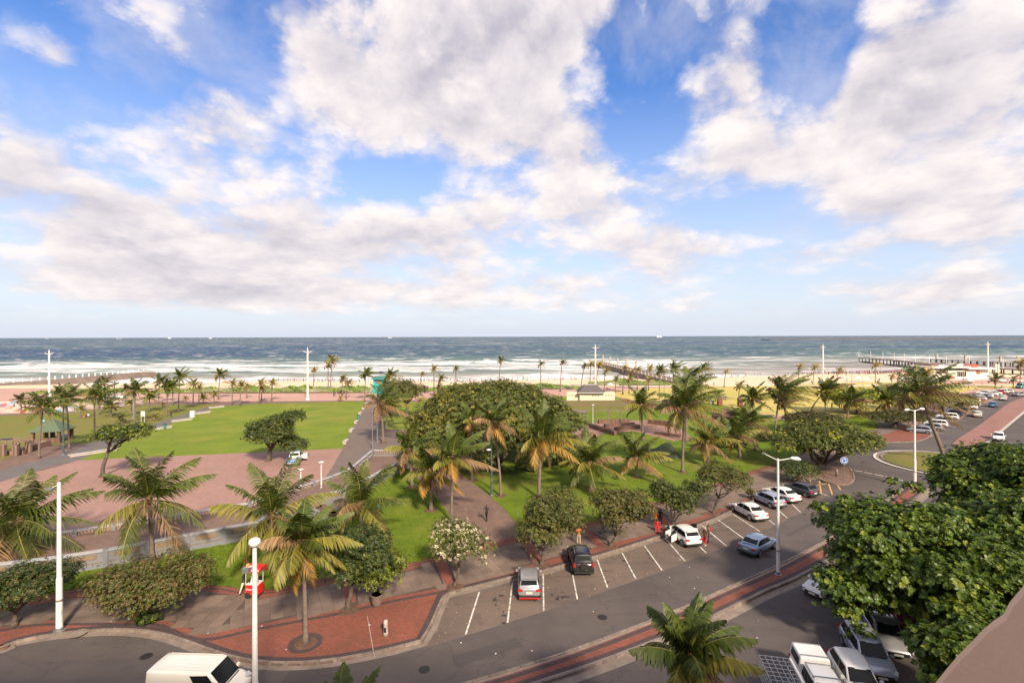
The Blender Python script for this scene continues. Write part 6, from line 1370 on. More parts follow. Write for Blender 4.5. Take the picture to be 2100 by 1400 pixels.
bin_(338, 879, 'teal litter bin on the tar path', GB); bin_(735, 860, 'teal litter bin between the stone blocks of the centre path', GB); bin_(1457, 829, 'left one of the two pale bins by the brick pillar', M['concrete_pale']); bin_(1462, 829, 'right one of the two pale bins by the brick pillar', M['concrete_pale']); bin_(1485, 820, 'left grey bin on the dry lawn right of the pillar', M['grey_metal']); bin_(1489, 820, 'right grey bin on the dry lawn right of the pillar', M['grey_metal'])
X, Y = P(395, 855, KZ); e = empty('white_box', (X, Y, KZ), R(10), 'white boxy cabinet beside the tar path', 'cabinet'); MB().box((0, 0, .75), (.95, .7, 1.5)).obj('housing', M['white_metal'], e, bevel=.03); MB().box((0, -.36, .8), (.7, .03, 1.1)).obj('door', M['white_metal'], e)
X, Y = P(293, 866, KZ); e = empty('notice_board', (X, Y, KZ), R(-5), 'white notice board on two legs on the left lawn', 'sign'); MB().box((0, 0, 2.0), (1.0, .06, 1.1)).obj('board', M['white_metal'], e)
for s in (-.42, .42): MB().box((s, 0, .75), (.06, .06, 1.5)).obj('leg', M['white_metal'], e)

# the hut with the green roof
X, Y = P(108, 905, KZ); e = empty('picnic_hut', (X, Y, KZ), R(12), 'picnic hut with a green four-sided roof at the left', 'hut')
GRN = mat('green_roof_sheet', (.09, .125, .075), .75, noise=.2, nscale=2)
MB().add([(-2.6, -2.2, 2.2), (2.6, -2.2, 2.2), (2.6, 2.2, 2.2), (-2.6, 2.2, 2.2), (0, 0, 4.3), (-2.6, -2.2, 2.12), (2.6, -2.2, 2.12), (2.6, 2.2, 2.12), (-2.6, 2.2, 2.12)], [(0, 1, 4), (1, 2, 4), (2, 3, 4), (3, 0, 4), (5, 8, 7, 6), (0, 5, 6, 1), (1, 6, 7, 2), (2, 7, 8, 3), (3, 8, 5, 0)]).obj('roof', GRN, e)
for sx_ in (-1, 1):
    for sy in (-1, 1): MB().box((sx_ * 2.05, sy * 1.7, 1.05), (.45, .45, 2.1)).obj('pillar', M['brown_stone'], e)
MB().box((0, 0, 1.0), (.5, .5, 2.0)).obj('centre_post', M['dark'], e); MB().box((0, 0, .7), (2.4, .9, .1)).obj('table_top', M['wood'], e); MB().box((0, -1.7, .45), (3.6, .3, .8)).obj('low_wall', M['brown_stone'], e); MB().box((0, 1.0, .4), (2.4, .35, .1)).obj('bench_seat', M['wood'], e)
X, Y = P(89, 905, KZ); e = empty('round_sign', (X, Y, KZ), 0, 'small round teal sign on a pole left of the hut roof', 'sign'); MB().tube([(0, 0, 0), (0, 0, 3.6)], .04, 6).obj('pole', M['grey_metal'], e); MB().tube([(0, -.03, 3.9), (0, .03, 3.9)], .42, 18).obj('disc', GB, e); MB().box((0, -.045, 3.9), (.6, .02, .16)).obj('white_band', M['white_metal'], e)
# stone pergola at the left edge
X, Y = P(12, 932, KZ); e = empty('pergola', (X, Y, KZ), R(6), 'rough stone pergola with pale timber slats at the left edge', 'pergola')
ST = brickmat('rubble_stone', (.27, .18, .14), (.19, .125, .10), (.10, .07, .06), .4, .2, 0, stain=.3)
for x in (-2.6, .6, 2.5):
    for y in (-1.2, 1.2): MB().box((x, y, .95), (.75, .6, 1.9)).obj('pillar', ST, e, bevel=.05)
for y in (-1.2, 1.2): MB().box((0, y, 2.0), (6.4, .16, .2)).obj('beam', M['wood'], e)
pw = mat('pale_timber', (.44, .32, .20), .9, noise=.3, nscale=3)
sl = MB().box((0, 0, 0), (.16, 3.4, .10)).mesh('slat', pw)
for k in range(14): link('slat', sl, e, (-3.0 + k * .46, 0, 2.16 + .35 * math.sin(k / 13 * PI)), (0, 0, .12))
MB().box((0, 0, 2.62), (1.4, .9, .1)).obj('top_board', M['dark'], e); MB().box((0, 0, .3), (5.6, .5, .6)).obj('low_wall', ST, e)
gw = [P(44, 929, KZ), P(70, 921, KZ), P(100, 914, KZ)]; o0 = gw[0]
e = empty('garden_wall', (o0[0], o0[1], KZ), 0, 'low reddish stone garden wall between the pergola and the hut', 'wall')
for a, b_ in zip(gw[:-1], gw[1:]):
    a, b_ = Vector(a) - Vector(o0), Vector(b_) - Vector(o0); c = (a + b_) / 2; MB().box((c.x, c.y, .45), ((b_ - a).length, .8, .9), math.atan2(b_.y - a.y, b_.x - a.x)).obj('wall_section', M['brown_stone'], e)
e = empty('garden_wall', (*P(100, 910, KZ), KZ), 0, 'pale low kerb wall running from the hut down to the paving', 'wall'); a, b_ = Vector(P(85, 912, KZ)), Vector(P(143, 893, KZ)); c = (a + b_) / 2 - Vector(P(100, 910, KZ)); MB().box((c.x, c.y, .3), ((b_ - a).length, .35, .6), math.atan2(b_.y - a.y, b_.x - a.x)).obj('wall_section', M['concrete_pale'], e)

# skate park: concrete bowls and painted ramps
SK = mat('skate_concrete', (.42, .31, .26), .85, noise=1, nscale=.4, col2=(.33, .25, .22)); 
def ramp_block(px, py, L_, D_, h, deg, label, m, curved=True):
    X, Y = P(px, py, KZ); e = empty('skate_ramp', (X, Y, KZ), R(deg), label, 'skate ramp', 'ramps of the skate park'); n = 8; vs = []
    for i in range(n + 1):
        t_ = i / n; z = h * (t_ ** 2 if curved else t_); vs += [(-L_ / 2, -D_ / 2 + D_ * t_ * .8, z), (L_ / 2, -D_ / 2 + D_ * t_ * .8, z)]
    vs += [(-L_ / 2, D_ / 2, h), (L_ / 2, D_ / 2, h), (-L_ / 2, D_ / 2, 0), (L_ / 2, D_ / 2, 0), (-L_ / 2, -D_ / 2, 0), (L_ / 2, -D_ / 2, 0)]
    k = n + 1; fs = [(2 * i, 2 * i + 1, 2 * i + 3, 2 * i + 2) for i in range(k)] + [(2 * k, 2 * k + 1, 2 * k + 3, 2 * k + 2)]
    fs += [tuple([2 * i for i in range(k + 1)] + [2 * k + 2]), tuple([2 * i + 1 for i in range(k + 1)][::-1] + [2 * k + 3])[::-1]]
    MB().add(vs, fs).obj('ramp_face', m, e); MB().tube([(-L_ / 2, D_ * .3, h + .03), (L_ / 2, D_ * .3, h + .03)], .05, 6).obj('coping', M['grey_metal'], e)
def graff(name, *cols):
    m = bpy.data.materials.new(name); m.use_nodes = True; N_, L_ = m.node_tree.nodes, m.node_tree.links; g_ = N_.new('ShaderNodeNewGeometry'); v = N_.new('ShaderNodeTexVoronoi'); v.inputs['Scale'].default_value = .9; L_.new(g_.outputs['Position'], v.inputs['Vector'])
    r_3 = N_.new('ShaderNodeValToRGB'); r_3.color_ramp.interpolation = 'CONSTANT'; sp_ = N_.new('ShaderNodeSeparateColor'); L_.new(v.outputs['Color'], sp_.inputs[0]); L_.new(sp_.outputs[0], r_3.inputs[0])
    while len(r_3.color_ramp.elements) < len(cols): r_3.color_ramp.elements.new(.5)
    for i, c_ in enumerate(cols): r_3.color_ramp.elements[i].position = i / len(cols); r_3.color_ramp.elements[i].color = (*c_, 1)
    L_.new(r_3.outputs[0], N_['Principled BSDF'].inputs['Base Color']); return m
GRA = graff('graffiti', (.42, .31, .26), (.10, .26, .30), (.42, .33, .30), (.28, .12, .14), (.30, .28, .36), (.45, .36, .30)); GRB = graff('graffiti_blue', (.05, .28, .34), (.35, .30, .34), (.10, .22, .30), (.42, .34, .30))
sheet('skate_park', PP([(-220, 850), (0, 850), (130, 846), (232, 836), (300, 828), (290, 822), (150, 822), (0, 828), (-220, 832)]), T + .012, SK)
for a in [(12, 843, 10, 3.0, 1.0, 10, 'pale skate ramp at the left edge of the skate park', SK), (35, 845, 8, 3, 1.3, -8, 'peaked skate ramp with an orange flank', graff('graffiti_orange', (.45, .34, .28), (.50, .20, .10), (.46, .35, .30))), (62, 840, 7, 3, 1.4, 5, 'white-grey skate ramp left of the hut palms', SK), (98, 843, 7, 2.4, 1.2, 3, 'graffiti covered skate wall behind the hut', GRA), (142, 842, 6, 2.8, 1.3, 10, 'bright turquoise painted skate ramp right of the hut palms', GRB), (182, 834, 9, 3, 1.0, 14, 'pale skate ramp behind the leaning tree', SK), (180, 829, 11, 2.4, 1.2, 8, 'long graffiti ramp at the back of the skate park', GRA), (236, 827, 14, 4, .9, 12, 'sloping pinkish skate plaza near the small white train', SK), (20, 833, 9, 2.4, 1.4, 0, 'dark graffiti wall at the back left of the skate park', GRA)]: ramp_block(*a)
# little road train on the promenade
for i, (px, m_, lb) in enumerate([(228, 'LIL', 'front car of the small promenade train'), (240, 'LIL', 'middle car of the small promenade train'), (252, 'W', 'white rear car of the small promenade train')]):
    X, Y = P(px, 817, KZ); e = empty('road_train_car', (X, Y, KZ), R(8), lb, 'train car', 'small white promenade train'); pm = W_ if m_ == 'W' else LIL
    MB().box((0, 0, .55), (2.2, 1.2, .6)).obj('body', pm, e, bevel=.05); MB().box((0, 0, 1.75), (2.2, 1.3, .08)).obj('roof', W_, e)
    for sx_ in (-1, 1):
        for sy in (-1, 1): MB().tube([(sx_ * .95, sy * .5, .8), (sx_ * .95, sy * .5, 1.75)], .03, 6).obj('post', W_, e); link('wheel', CACHE[('wheel', .31)][0], e, (sx_ * .7, sy * .55, .31))
# lifeguard tower
TQm = mat('turquoise_paint', (.03, .42, .38), .5); TQd = mat('dark_turquoise_roof', (.04, .17, .15), .6)
X, Y = P(778, 808, KZ); e = empty('lifeguard_tower', (X, Y, KZ), R(-8), 'turquoise lifeguard tower beside the dark palms', 'lifeguard tower'); e.scale = (.86, .86, .86)
MB().box((0, 0, 1.5), (4.6, 3.2, 3.0), taper=.92).obj('base', TQm, e, bevel=.05); MB().box((0, 0, 3.1), (5.2, 3.8, .2)).obj('deck', TQm, e); MB().box((0, 0, 4.6), (3.8, 2.8, 2.7)).obj('cabin', TQm, e)
MB().box((0, -1.41, 4.9), (2.2, .06, 1.3)).obj('window', mat('brown_window', (.20, .14, .12), .4), e); MB().box((0, -2.0, 3.7), (4.8, .06, .35)).obj('railing', TQm, e)  # the window pane has one even brown colour
MB().add([(-2.9, -2.2, 5.9), (2.9, -2.2, 5.9), (2.9, 2.2, 5.9), (-2.9, 2.2, 5.9), (-1.6, -.6, 7.1), (1.6, -.6, 7.1), (1.6, .6, 7.1), (-1.6, .6, 7.1)], [(0, 1, 5, 4), (1, 2, 6, 5), (2, 3, 7, 6), (3, 0, 4, 7), (4, 5, 6, 7), (0, 3, 2, 1)]).obj('roof', TQd, e)
MB().tube([(.6, 0, 7.1), (.6, 0, 9.0)], .05, 6).obj('flag_pole', M['white_metal'], e); MB().lathe([(1.7, 0), (.9, .35), (.05, .7)], (.6, 0, 8.3), 10).obj('sunshade', M['dark'], e)
for k in range(5): MB().box((-2.0 - k * .25, -2.2, 2.6 - k * .55), (.9, .3, .1)).obj('stair_tread', M['white_metal'], e)
# toilet block
X, Y = P(1212, 824, KZ); e = empty('toilet_block', (X, Y, KZ), R(-1), 'low cream building with a dark hipped roof and flanking walls', 'building')
CR = mat('cream_render', (.66, .56, .42), .85, noise=.12, nscale=1); RF = mat('slate_roof', (.10, .088, .092), .75, noise=.25, nscale=2)
MB().box((0, 1.2, 1.5), (6.9, 4.6, 3.0)).obj('wall', CR, e); MB().box((-5.2, 0, 1.5), (3.9, .3, 3.0)).obj('screen_wall', CR, e); MB().box((5.2, 0, 1.5), (3.5, .3, 3.0)).obj('screen_wall', CR, e)
MB().add([(-4.0, -1.9, 2.95), (4.0, -1.9, 2.95), (4.0, 4.3, 2.95), (-4.0, 4.3, 2.95), (-1.8, .6, 5.0), (1.9, .6, 5.0), (1.9, 1.8, 5.0), (-1.8, 1.8, 5.0)], [(0, 1, 5, 4), (1, 2, 6, 5), (2, 3, 7, 6), (3, 0, 4, 7), (4, 5, 6, 7), (0, 3, 2, 1)]).obj('roof', RF, e)
MB().box((0, 1.2, 5.08), (3.8, 1.3, .16)).obj('ridge_cap', M['concrete_pale'], e); MB().box((0, -1.93, 2.9), (8.1, .08, .14)).obj('gutter', M['white_metal'], e)
for k in range(3):
    for s in (-5.6, 1.2, 5.2): MB().box((s + (k - 1) * .8, -.17 if abs(s) > 4 else -1.12, 2.0), (.5, .04, .35)).obj('vent_grille', M['baluster'], e)
# sunken garden: terraced hedged walls, pergola, brown bed walls
def gw_(name, pts, h, th, m, label, cat='wall', z=KZ):
    o0 = P(*pts[0], z); e = empty(name, (o0[0], o0[1], z), 0, label, cat)
    pp = [Vector(P(*p, z)) - Vector(o0) for p in pts]
    for a, b_ in zip(pp[:-1], pp[1:]):
        c = (a + b_) / 2; MB().box((c.x, c.y, h / 2), ((b_ - a).length + .1, th, h), math.atan2(b_.y - a.y, b_.x - a.x)).obj('wall_section', m, e)
    return e
HB = mat('dry_hedge_wall', (.17, .115, .07), .95, noise=1, nscale=1.2, col2=(.12, .12, .045), bump=1, bscale=6)
gw_('terrace_wall', [(1145, 828), (1300, 827), (1345, 829)], .9, 1.2, HB, 'upper brown planted terrace wall below the toilet block', 'terrace')
gw_('terrace_wall', [(1155, 834), (1300, 834), (1340, 837)], .8, 1.2, HB, 'middle brown planted terrace wall below the toilet block', 'terrace')
gw_('terrace_wall', [(1165, 842), (1250, 842), (1300, 842)], .5, .8, HB, 'lowest brown terrace wall above the sunken lawn', 'terrace')
sheet('garden_court', PP([(1180, 878), (1230, 866), (1330, 862), (1395, 880), (1420, 900), (1380, 906), (1300, 885), (1240, 890), (1200, 905), (1170, 900)]), T + .022, mat('brick_court', (.30, .17, .13), .9, noise=.3, nscale=.5))
for i, (pts, h) in enumerate([([(1205, 874), (1232, 884), (1262, 893)], .9), ([(1228, 868), (1290, 866)], .8), ([(1240, 876), (1300, 872)], .7), ([(1262, 884), (1310, 878)], .8), ([(1330, 868), (1392, 876)], 1.0), ([(1345, 890), (1395, 897)], .6), ([(1180, 900), (1215, 893)], .7), ([(1462, 862), (1500, 868)], 1.4), ([(1465, 850), (1495, 846)], 1.2), ([(1478, 858), (1510, 852)], 1.3)]):
    gw_('garden_wall', pts, h, .7, M['brown_stone'], ['brown stone bed wall slanting down left of the brick court', 'brown stone wall at the back of the brick court', 'second brown stone wall behind the low palm', 'short brown stone wall in the middle of the brick court', 'brown stone wall under the tallest park palm', 'low round-ended brown wall near the green net', 'brown stone wall beside the dense green tree', 'stepped brown stone wall by the gate pillars, nearest part', 'stepped brown stone wall by the gate pillars, farthest part', 'stepped brown stone wall by the gate pillars, middle part'][i])
for px, py, h, lb in [(1194, 899, 3.0, 'left timber post of the court entrance'), (1206, 903, 2.7, 'right timber post of the court entrance')]:
    X, Y = P(px, py, KZ); e = empty('timber_post', (X, Y, KZ), 0, lb, 'post', 'timber posts of the court'); MB().box((0, 0, h / 2), (.28, .28, h)).obj('shaft', M['wood'], e); MB().box((0, 0, h + .03), (.34, .34, .06)).obj('cap', M['wood'], e)
X, Y = P(1176, 868, KZ); e = empty('pergola', (X, Y, KZ), R(-32), 'grey slatted pergola roof beside the huge spreading tree', 'pergola')
for x in (-2.6, 0, 2.6):
    for y in (-1, 1): MB().box((x, y, 1.3), (.22, .22, 2.6)).obj('post', M['wood'], e)
for y in (-1, 1): MB().box((0, y, 2.68), (6.2, .14, .16)).obj('beam', M['wood'], e)
sl2 = MB().box((0, 0, 0), (.12, 3.0, .12)).mesh('slat', mat('grey_timber', (.17, .145, .13), .9))
for k in range(16): link('slat', sl2, e, (-3.0 + k * .4, 0, 2.82))
X, Y = P(1248, 868, KZ); e = empty('garden_goalpost', (X, Y, KZ), R(4), 'thin timber goal-like frame on the sunken lawn', 'frame')
for x in (-2.8, 0, 2.8): MB().box((x, 0, 1.4), (.18, .18, 2.8)).obj('post', M['wood'], e)
MB().box((0, 0, 2.86), (6.0, .3, .12)).obj('beam', M['wood'], e)
for px, py, lb in [(1476, 831, 'left brick gate pillar with a planter on top'), (1518, 833, 'right brick gate pillar at the end of the hedge')]:
    X, Y = P(px, py, KZ); e = empty('gate_pillar', (X, Y, KZ), 0, lb, 'pillar', 'brick gate pillars'); MB().box((0, 0, 1.1), (1.1, 1.1, 2.2)).obj('shaft', M['red_brick'], e); MB().box((0, 0, 2.26), (1.3, 1.3, .12)).obj('cap', M['concrete'], e); MB().lathe([(.2, 0), (.4, .3), (.45, .5)], (0, 0, 2.32), 10).obj('planter', M['terracotta'], e)
# green shade-net mound
X, Y = P(1345, 935, KZ); r9 = np.random.default_rng(9); n = 14; vs = []; 
for j in range(7):
    for i in range(n + 1):
        u = i / n; v = j / 6; z = 2.3 * math.sin(PI * v) ** .6 * (.50 + .5 * math.exp(-((u - .72) / .16) ** 2)) * min(1, 5 * u, 6 * (1 - u)); vs.append(((u - .5) * 8.2, (v - .5) * 3.2, z + r9.normal(0, .03)))
e = empty('shade_net', (X, Y, KZ), R(-4), 'dark green net draped over a peaked mound in the park', 'shade net')
MB().add(vs, [(j * (n + 1) + i, j * (n + 1) + i + 1, (j + 1) * (n + 1) + i + 1, (j + 1) * (n + 1) + i) for j in range(6) for i in range(n)]).obj('net', mat('green_net', (.055, .075, .04), .9, noise=.3, nscale=2, bump=.4), e, smooth=True)
MB().tube([(1.8, 0, 0), (1.8, 0, 2.25)], .05, 6).obj('prop', M['wood'], e)

# beach restaurant at the right
X, Y = P(1975, 782, 0); k = Y / 1000
e = empty('beach_restaurant', (X, Y + 6, 0), 0, 'low white beach restaurant with flat roofs and red brown upper floor', 'building')
WHT = mat('white_render', (.72, .66, .58), .8, noise=.15, nscale=.5); BRN = mat('brown_fascia', (.16, .085, .06), .8); RDM = mat('red_panel', (.35, .07, .05), .7)
def bx_(x0, x1, y0, y1, dp, m, nm_, oy=0.0): # pixel box on the facade
    MB().box((((x0 + x1) / 2 - 1975) * k, dp / 2 + oy, ((783 - y1) + (783 - y0)) / 2 * k), ((x1 - x0) * k, dp, (y1 - y0) * k)).obj(nm_, m, e)
bx_(1940, 2035, 762, 786, 10, WHT, 'wall'); bx_(1931, 2012, 753.5, 757, 13, WHT, 'flat_roof', -1.5); bx_(2008, 2062, 756.5, 760, 13, WHT, 'flat_roof', -1.4); bx_(1943, 1960, 750.5, 753, 8, BRN, 'roof_box', 2); bx_(2018, 2043, 750.5, 756, 8, RDM, 'roof_box', 2); bx_(1998, 2020, 750, 753, 6, WHT, 'roof_box', 3)
bx_(1944, 1970, 763, 769, .1, BRN, 'window', -.12); bx_(1990, 2008, 765, 775, .1, M['glass'], 'window', -.12); bx_(2030, 2037, 763, 770, .1, RDM, 'poster', -.12); bx_(2036, 2058, 762, 786, 8, WHT, 'wall', .6); bx_(2080, 2083.5, 750, 774, 1.2, CR, 'tower_leg', 2); bx_(2085, 2088.5, 750, 774, 1.2, CR, 'tower_leg', 2)
bx_(1952, 1985, 776, 779, .12, RDM, 'red_stripe', -.13)
for xx in (1992, 1996, 2000, 2004): bx_(xx, xx + .5, 765, 775, .06, WHT, 'window_bar', -.2)
for i, (px, py, w_, h_, lb) in enumerate([(1932, 781, 16, 9, 'white sail shade at the left end of the beach restaurant'), (1920, 784, 18, 7, 'flatter white sail shade left of the restaurant terrace'), (2048, 783, 26, 8, 'white tent roof in front of the restaurant, left of the palm'), (2068, 780, 20, 8, 'white tent roof right of the restaurant palm'), (1982, 783, 11, 9, 'narrow white parasol in front of the restaurant'), (2088, 783, 16, 6, 'low white tent at the right edge of the terrace')]):
    X2, Y2 = P(px, py, 0); q = Y2 / 1000; ee = empty('shade_tent', (X2, Y2, 0), 0, lb, 'tent', 'white shade tents of the restaurant'); MB().add([(-w_ * q / 2, -2.5, h_ * q * .35), (w_ * q / 2, -2.5, h_ * q * .35), (w_ * q / 2, 2.5, h_ * q * .35), (-w_ * q / 2, 2.5, h_ * q * .35), (0, 0, h_ * q)], [(0, 1, 4), (1, 2, 4), (2, 3, 4), (3, 0, 4)]).obj('canopy', WHT, ee)
    for sx_ in (-1, 1):
        for sy in (-1, 1): MB().tube([(sx_ * w_ * q * .48, sy * 2.4, 0), (sx_ * w_ * q * .48, sy * 2.4, h_ * q * .36)], .06, 5).obj('post', WHT, ee)
sheet('restaurant_terrace', PP([(1935, 789), (2110, 791), (2110, 772), (1930, 776)]), T + .034, M['promenade'])

# road sign at the roundabout
X, Y = P(1731, 986, KZ); e = empty('road_sign', (X, Y, KZ), R(-14), 'round blue and white roundabout sign on a grey pole', 'road sign')
MB().tube([(0, 0, 0), (0, 0, 3.0)], .035, 8).obj('pole', M['grey_metal'], e); SB = mat('sign_blue', (.02, .13, .45), .4)
MB().tube([(0, -.05, 2.75), (0, -.03, 2.75)], .46, 28).obj('disc', M['white_metal'], e); MB().tube([(0, -.056, 2.75), (0, -.05, 2.75)], .42, 28).obj('blue_face', SB, e)
ar = MB()
for k in range(3):
    a0 = k * 2 * PI / 3 + .3; n = 8; pts = []
    for i in range(n + 1): a = a0 + i / n * 1.35; pts.append((math.cos(a) * .29, math.sin(a) * .29)); 
    for i in range(n, -1, -1): a = a0 + i / n * 1.35; pts.append((math.cos(a) * .20, math.sin(a) * .20))
    ah = a0 + 1.35; tip = ah + .38
    aa = MB().add([(x, -.060, 2.75 + z) for x, z in pts], [(i, i + 1, 2 * n - i, 2 * n + 1 - i) for i in range(n)]).add([(math.cos(ah) * .35, -.060, 2.75 + math.sin(ah) * .35), (math.cos(ah) * .14, -.060, 2.75 + math.sin(ah) * .14), (math.cos(tip) * .245, -.060, 2.75 + math.sin(tip) * .245)], [(0, 1, 2)])
    aa.obj('arrow', M['white_metal'], e)
X, Y = P(1716, 976, KZ); e = empty('bollard', (X, Y, KZ), 0, 'short concrete bollard beside the umbrella tree trunk', 'bollard'); MB().lathe([(.16, 0), (.15, .8), (.10, .92)], n=12).obj('shaft', M['concrete'], e, smooth=True)
X, Y = P(791, 1302, KZ); e = empty('bollard', (X, Y, KZ), 0, 'weathered stone marker with a small plaque on the red brick apron', 'bollard'); MB().lathe([(.17, 0), (.16, .2), (.13, .7), (.15, .82), (.10, 1.0)], n=12).obj('shaft', M['concrete_pale'], e, smooth=True); MB().box((0, -.15, .42), (.14, .05, .3)).obj('plaque', M['dark'], e)
X, Y = P(626, 1318, KZ); o = MB().add([(math.cos(a) * r_, math.sin(a) * r_, z) for r_, z in ((1.02, .012), (1.02, .05), (.74, .05), (.74, .012)) for a in np.linspace(0, 2 * PI, 28, endpoint=False)], [(j * 28 + i, j * 28 + (i + 1) % 28, (j + 1) * 28 + (i + 1) % 28, (j + 1) * 28 + i) for j in range(3) for i in range(28)]).obj('tree_pit_ring', M['dark_brick'], park, loc=(X, Y, KZ))
MB().lathe([(.76, .0), (.74, .02), (.3, .04)], n=20).obj('tree_pit_soil', M['soil'], park, loc=(X, Y, KZ))
for px, py in [(160, 1298), (1108, 1118)]:
    X, Y = P(px, py, KZ); MB().lathe([(.5, .012), (.5, .02), (.46, .025)], n=20).obj('manhole_cover', M['concrete'], park, loc=(X, Y, KZ))
for px, py in [(1111, 1158), (1252, 1121), (1376, 1083), (1463, 1053), (933, 1204), (716, 1251)]:
    X, Y = P(px, py, KZ); MB().lathe([(.7, .012), (.66, .03), (.2, .05)], n=10).obj('tree_pit_soil', M['soil'], park, loc=(X, Y, KZ))

# red drinks cart
REDM = mat('cart_red', (.62, .02, .018), .4)
X, Y = P(522, 1222, KZ); e = empty('drinks_cart', (X, Y, KZ), R(-4), 'red drinks vending cart with a red canopy under a palm', 'vending cart')
MB().box((0, 0, .62), (1.0, .75, .75)).obj('body', REDM, e, bevel=.03); MB().add([(-.62, -.5, 2.0), (.62, -.5, 2.0), (.66, .5, 2.0), (-.66, .5, 2.0), (-.5, -.3, 2.28), (.72, -.3, 2.28), (.72, .35, 2.28), (-.5, .35, 2.28)], [(0, 1, 5, 4), (1, 2, 6, 5), (2, 3, 7, 6), (3, 0, 4, 7), (4, 5, 6, 7), (0, 3, 2, 1)]).obj('canopy', REDM, e)
for sx_ in (-1, 1):
    for sy in (-1, 1): MB().tube([(sx_ * .46, sy * .34, .98), (sx_ * .46, sy * .34, 2.0)], .02, 6).obj('post', M['white_metal'], e)
    link('wheel', CACHE[('wheel', .31)][0], e, (sx_ * .3, -.34, .24)).scale = (.75, .5, .75)
MB().box((0, 0, 1.03), (.9, .65, .06)).obj('counter', M['white_metal'], e)
for k in range(5): MB().tube([(-.32 + k * .16, -.1, 1.06), (-.32 + k * .16, -.1, 1.28), (-.32 + k * .16, -.1, 1.36)], [.045, .045, .02], 8).obj('bottle', [mat('bottle_cola', (.05, .02, .015), .2), M['white_metal']][k % 2], e)
text('Coca-Cola', .20, WH, e, (0, -.385, .70), (R(90), 0, 0)); text('Coca-Cola', .22, WH, e, (.1, -.42, 2.14), (R(55), 0, 0))

# ------------------------------------------------------------------ people
def body_mesh(pose):
    J = {'pelvis': (0, 0, .95), 'waist': (0, 0, 1.10), 'chest': (0, 0, 1.33), 'neck': (0, 0, 1.48), 'chin': (.02, 0, 1.56), 'head': (.02, 0, 1.66), 'crown': (.0, 0, 1.74), 'nose': (.11, 0, 1.62)}
    for s, n_ in ((1, 'l'), (-1, 'r')):
        st = s * (.22 if pose == 'walk' else .03)
        J['hip' + n_] = (0, s * .10, .90); J['knee' + n_] = (st * .7 + .03, s * .11, .50); J['ank' + n_] = (st * 1.1 - .02, s * .12, .08); J['toe' + n_] = (st * 1.1 + .15, s * .14, .035)
        J['sh' + n_] = (0, s * .19, 1.42); J['el' + n_] = (-st * .6 - .02, s * .26, 1.15); J['wr' + n_] = (-st * .9 + .06, s * .27, .92); J['hand' + n_] = (-st * 1.0 + .09, s * .27, .83)
        for f_ in range(4): J['f%d%s' % (f_, n_)] = (-st * 1.0 + .12 - f_ * .022, s * (.27), .745 + .012 * abs(f_ - 1))
        J['th' + n_] = (-st * 1.0 + .14, s * .255, .80)
        if pose == 'sit':
            J['hip' + n_] = (.02, s * .10, .42); J['knee' + n_] = (.42, s * .12, .50); J['ank' + n_] = (.50, s * .12, .10); J['toe' + n_] = (.64, s * .12, .05)
    if pose == 'sit':
        for k in list(J):
            if k[:3] not in ('hip', 'kne', 'ank', 'toe'): x, y, z = J[k]; J[k] = (x + (z - .95) * .12, y, z - .50)
    names = list(J); idx = {k: i for i, k in enumerate(names)}
    E = [('pelvis', 'waist'), ('waist', 'chest'), ('chest', 'neck'), ('neck', 'chin'), ('chin', 'head'), ('head', 'crown'), ('head', 'nose')]
    rad = dict(pelvis=(.14, .11), waist=(.125, .10), chest=(.155, .11), neck=(.055, .055), chin=(.075, .065), head=(.095, .085), crown=(.065, .06), nose=(.015, .015))
    for n_ in 'lr':
        E += [('pelvis', 'hip' + n_), ('hip' + n_, 'knee' + n_), ('knee' + n_, 'ank' + n_), ('ank' + n_, 'toe' + n_), ('chest', 'sh' + n_), ('sh' + n_, 'el' + n_), ('el' + n_, 'wr' + n_), ('wr' + n_, 'hand' + n_)] + [('hand' + n_, 'f%d%s' % (f_, n_)) for f_ in range(4)] + [('hand' + n_, 'th' + n_)]
        rad.update({'hip' + n_: (.095, .095), 'knee' + n_: (.062, .062), 'ank' + n_: (.042, .042), 'toe' + n_: (.038, .03), 'sh' + n_: (.062, .062), 'el' + n_: (.042, .042), 'wr' + n_: (.028, .028), 'hand' + n_: (.035, .02), 'th' + n_: (.011, .011)})
        for f_ in range(4): rad['f%d%s' % (f_, n_)] = (.009, .009)
    me = bpy.data.meshes.new('b'); me.from_pydata([J[k] for k in names], [(idx[a], idx[b]) for a, b in E], []); o = bpy.data.objects.new('tmp', me); COL.objects.link(o)
    md = o.modifiers.new('s', 'SKIN'); md.use_smooth_shade = True
    for k in names: me.skin_vertices[0].data[idx[k]].radius = rad[k]
    me.skin_vertices[0].data[idx['pelvis']].use_root = True
    su = o.modifiers.new('u', 'SUBSURF'); su.levels = 1; su.render_levels = 1
    dg = bpy.context.evaluated_depsgraph_get(); dg.update(); r = bpy.data.meshes.new_from_object(o.evaluated_get(dg)); r.name = 'body'; bpy.data.objects.remove(o)
    for _ in range(4): r.materials.append(None)     # skin, shirt, trousers, hair
    dz = .5 if pose == 'sit' else 0
    for p in r.polygons:
        x, y, z = p.center
        if pose == 'sit': x -= (z - .45) * .12
        zz = z + dz if (pose == 'sit' and not (z < .58 and x > .05)) else z
        if pose == 'sit' and z < .60 and (x > .06 or z < .55): p.material_index = 2 if z > .08 else 0; continue
        if zz > 1.63 or (zz > 1.54 and x < -.02): p.material_index = 3
        elif zz > 1.47: p.material_index = 0
        elif abs(y) > .215 and zz < 1.22: p.material_index = 0
        elif zz > .93: p.material_index = 1
        elif zz > .12: p.material_index = 2
        else: p.material_index = 3
    return r
BODY = {k: body_mesh(k) for k in ('stand', 'walk', 'sit')}
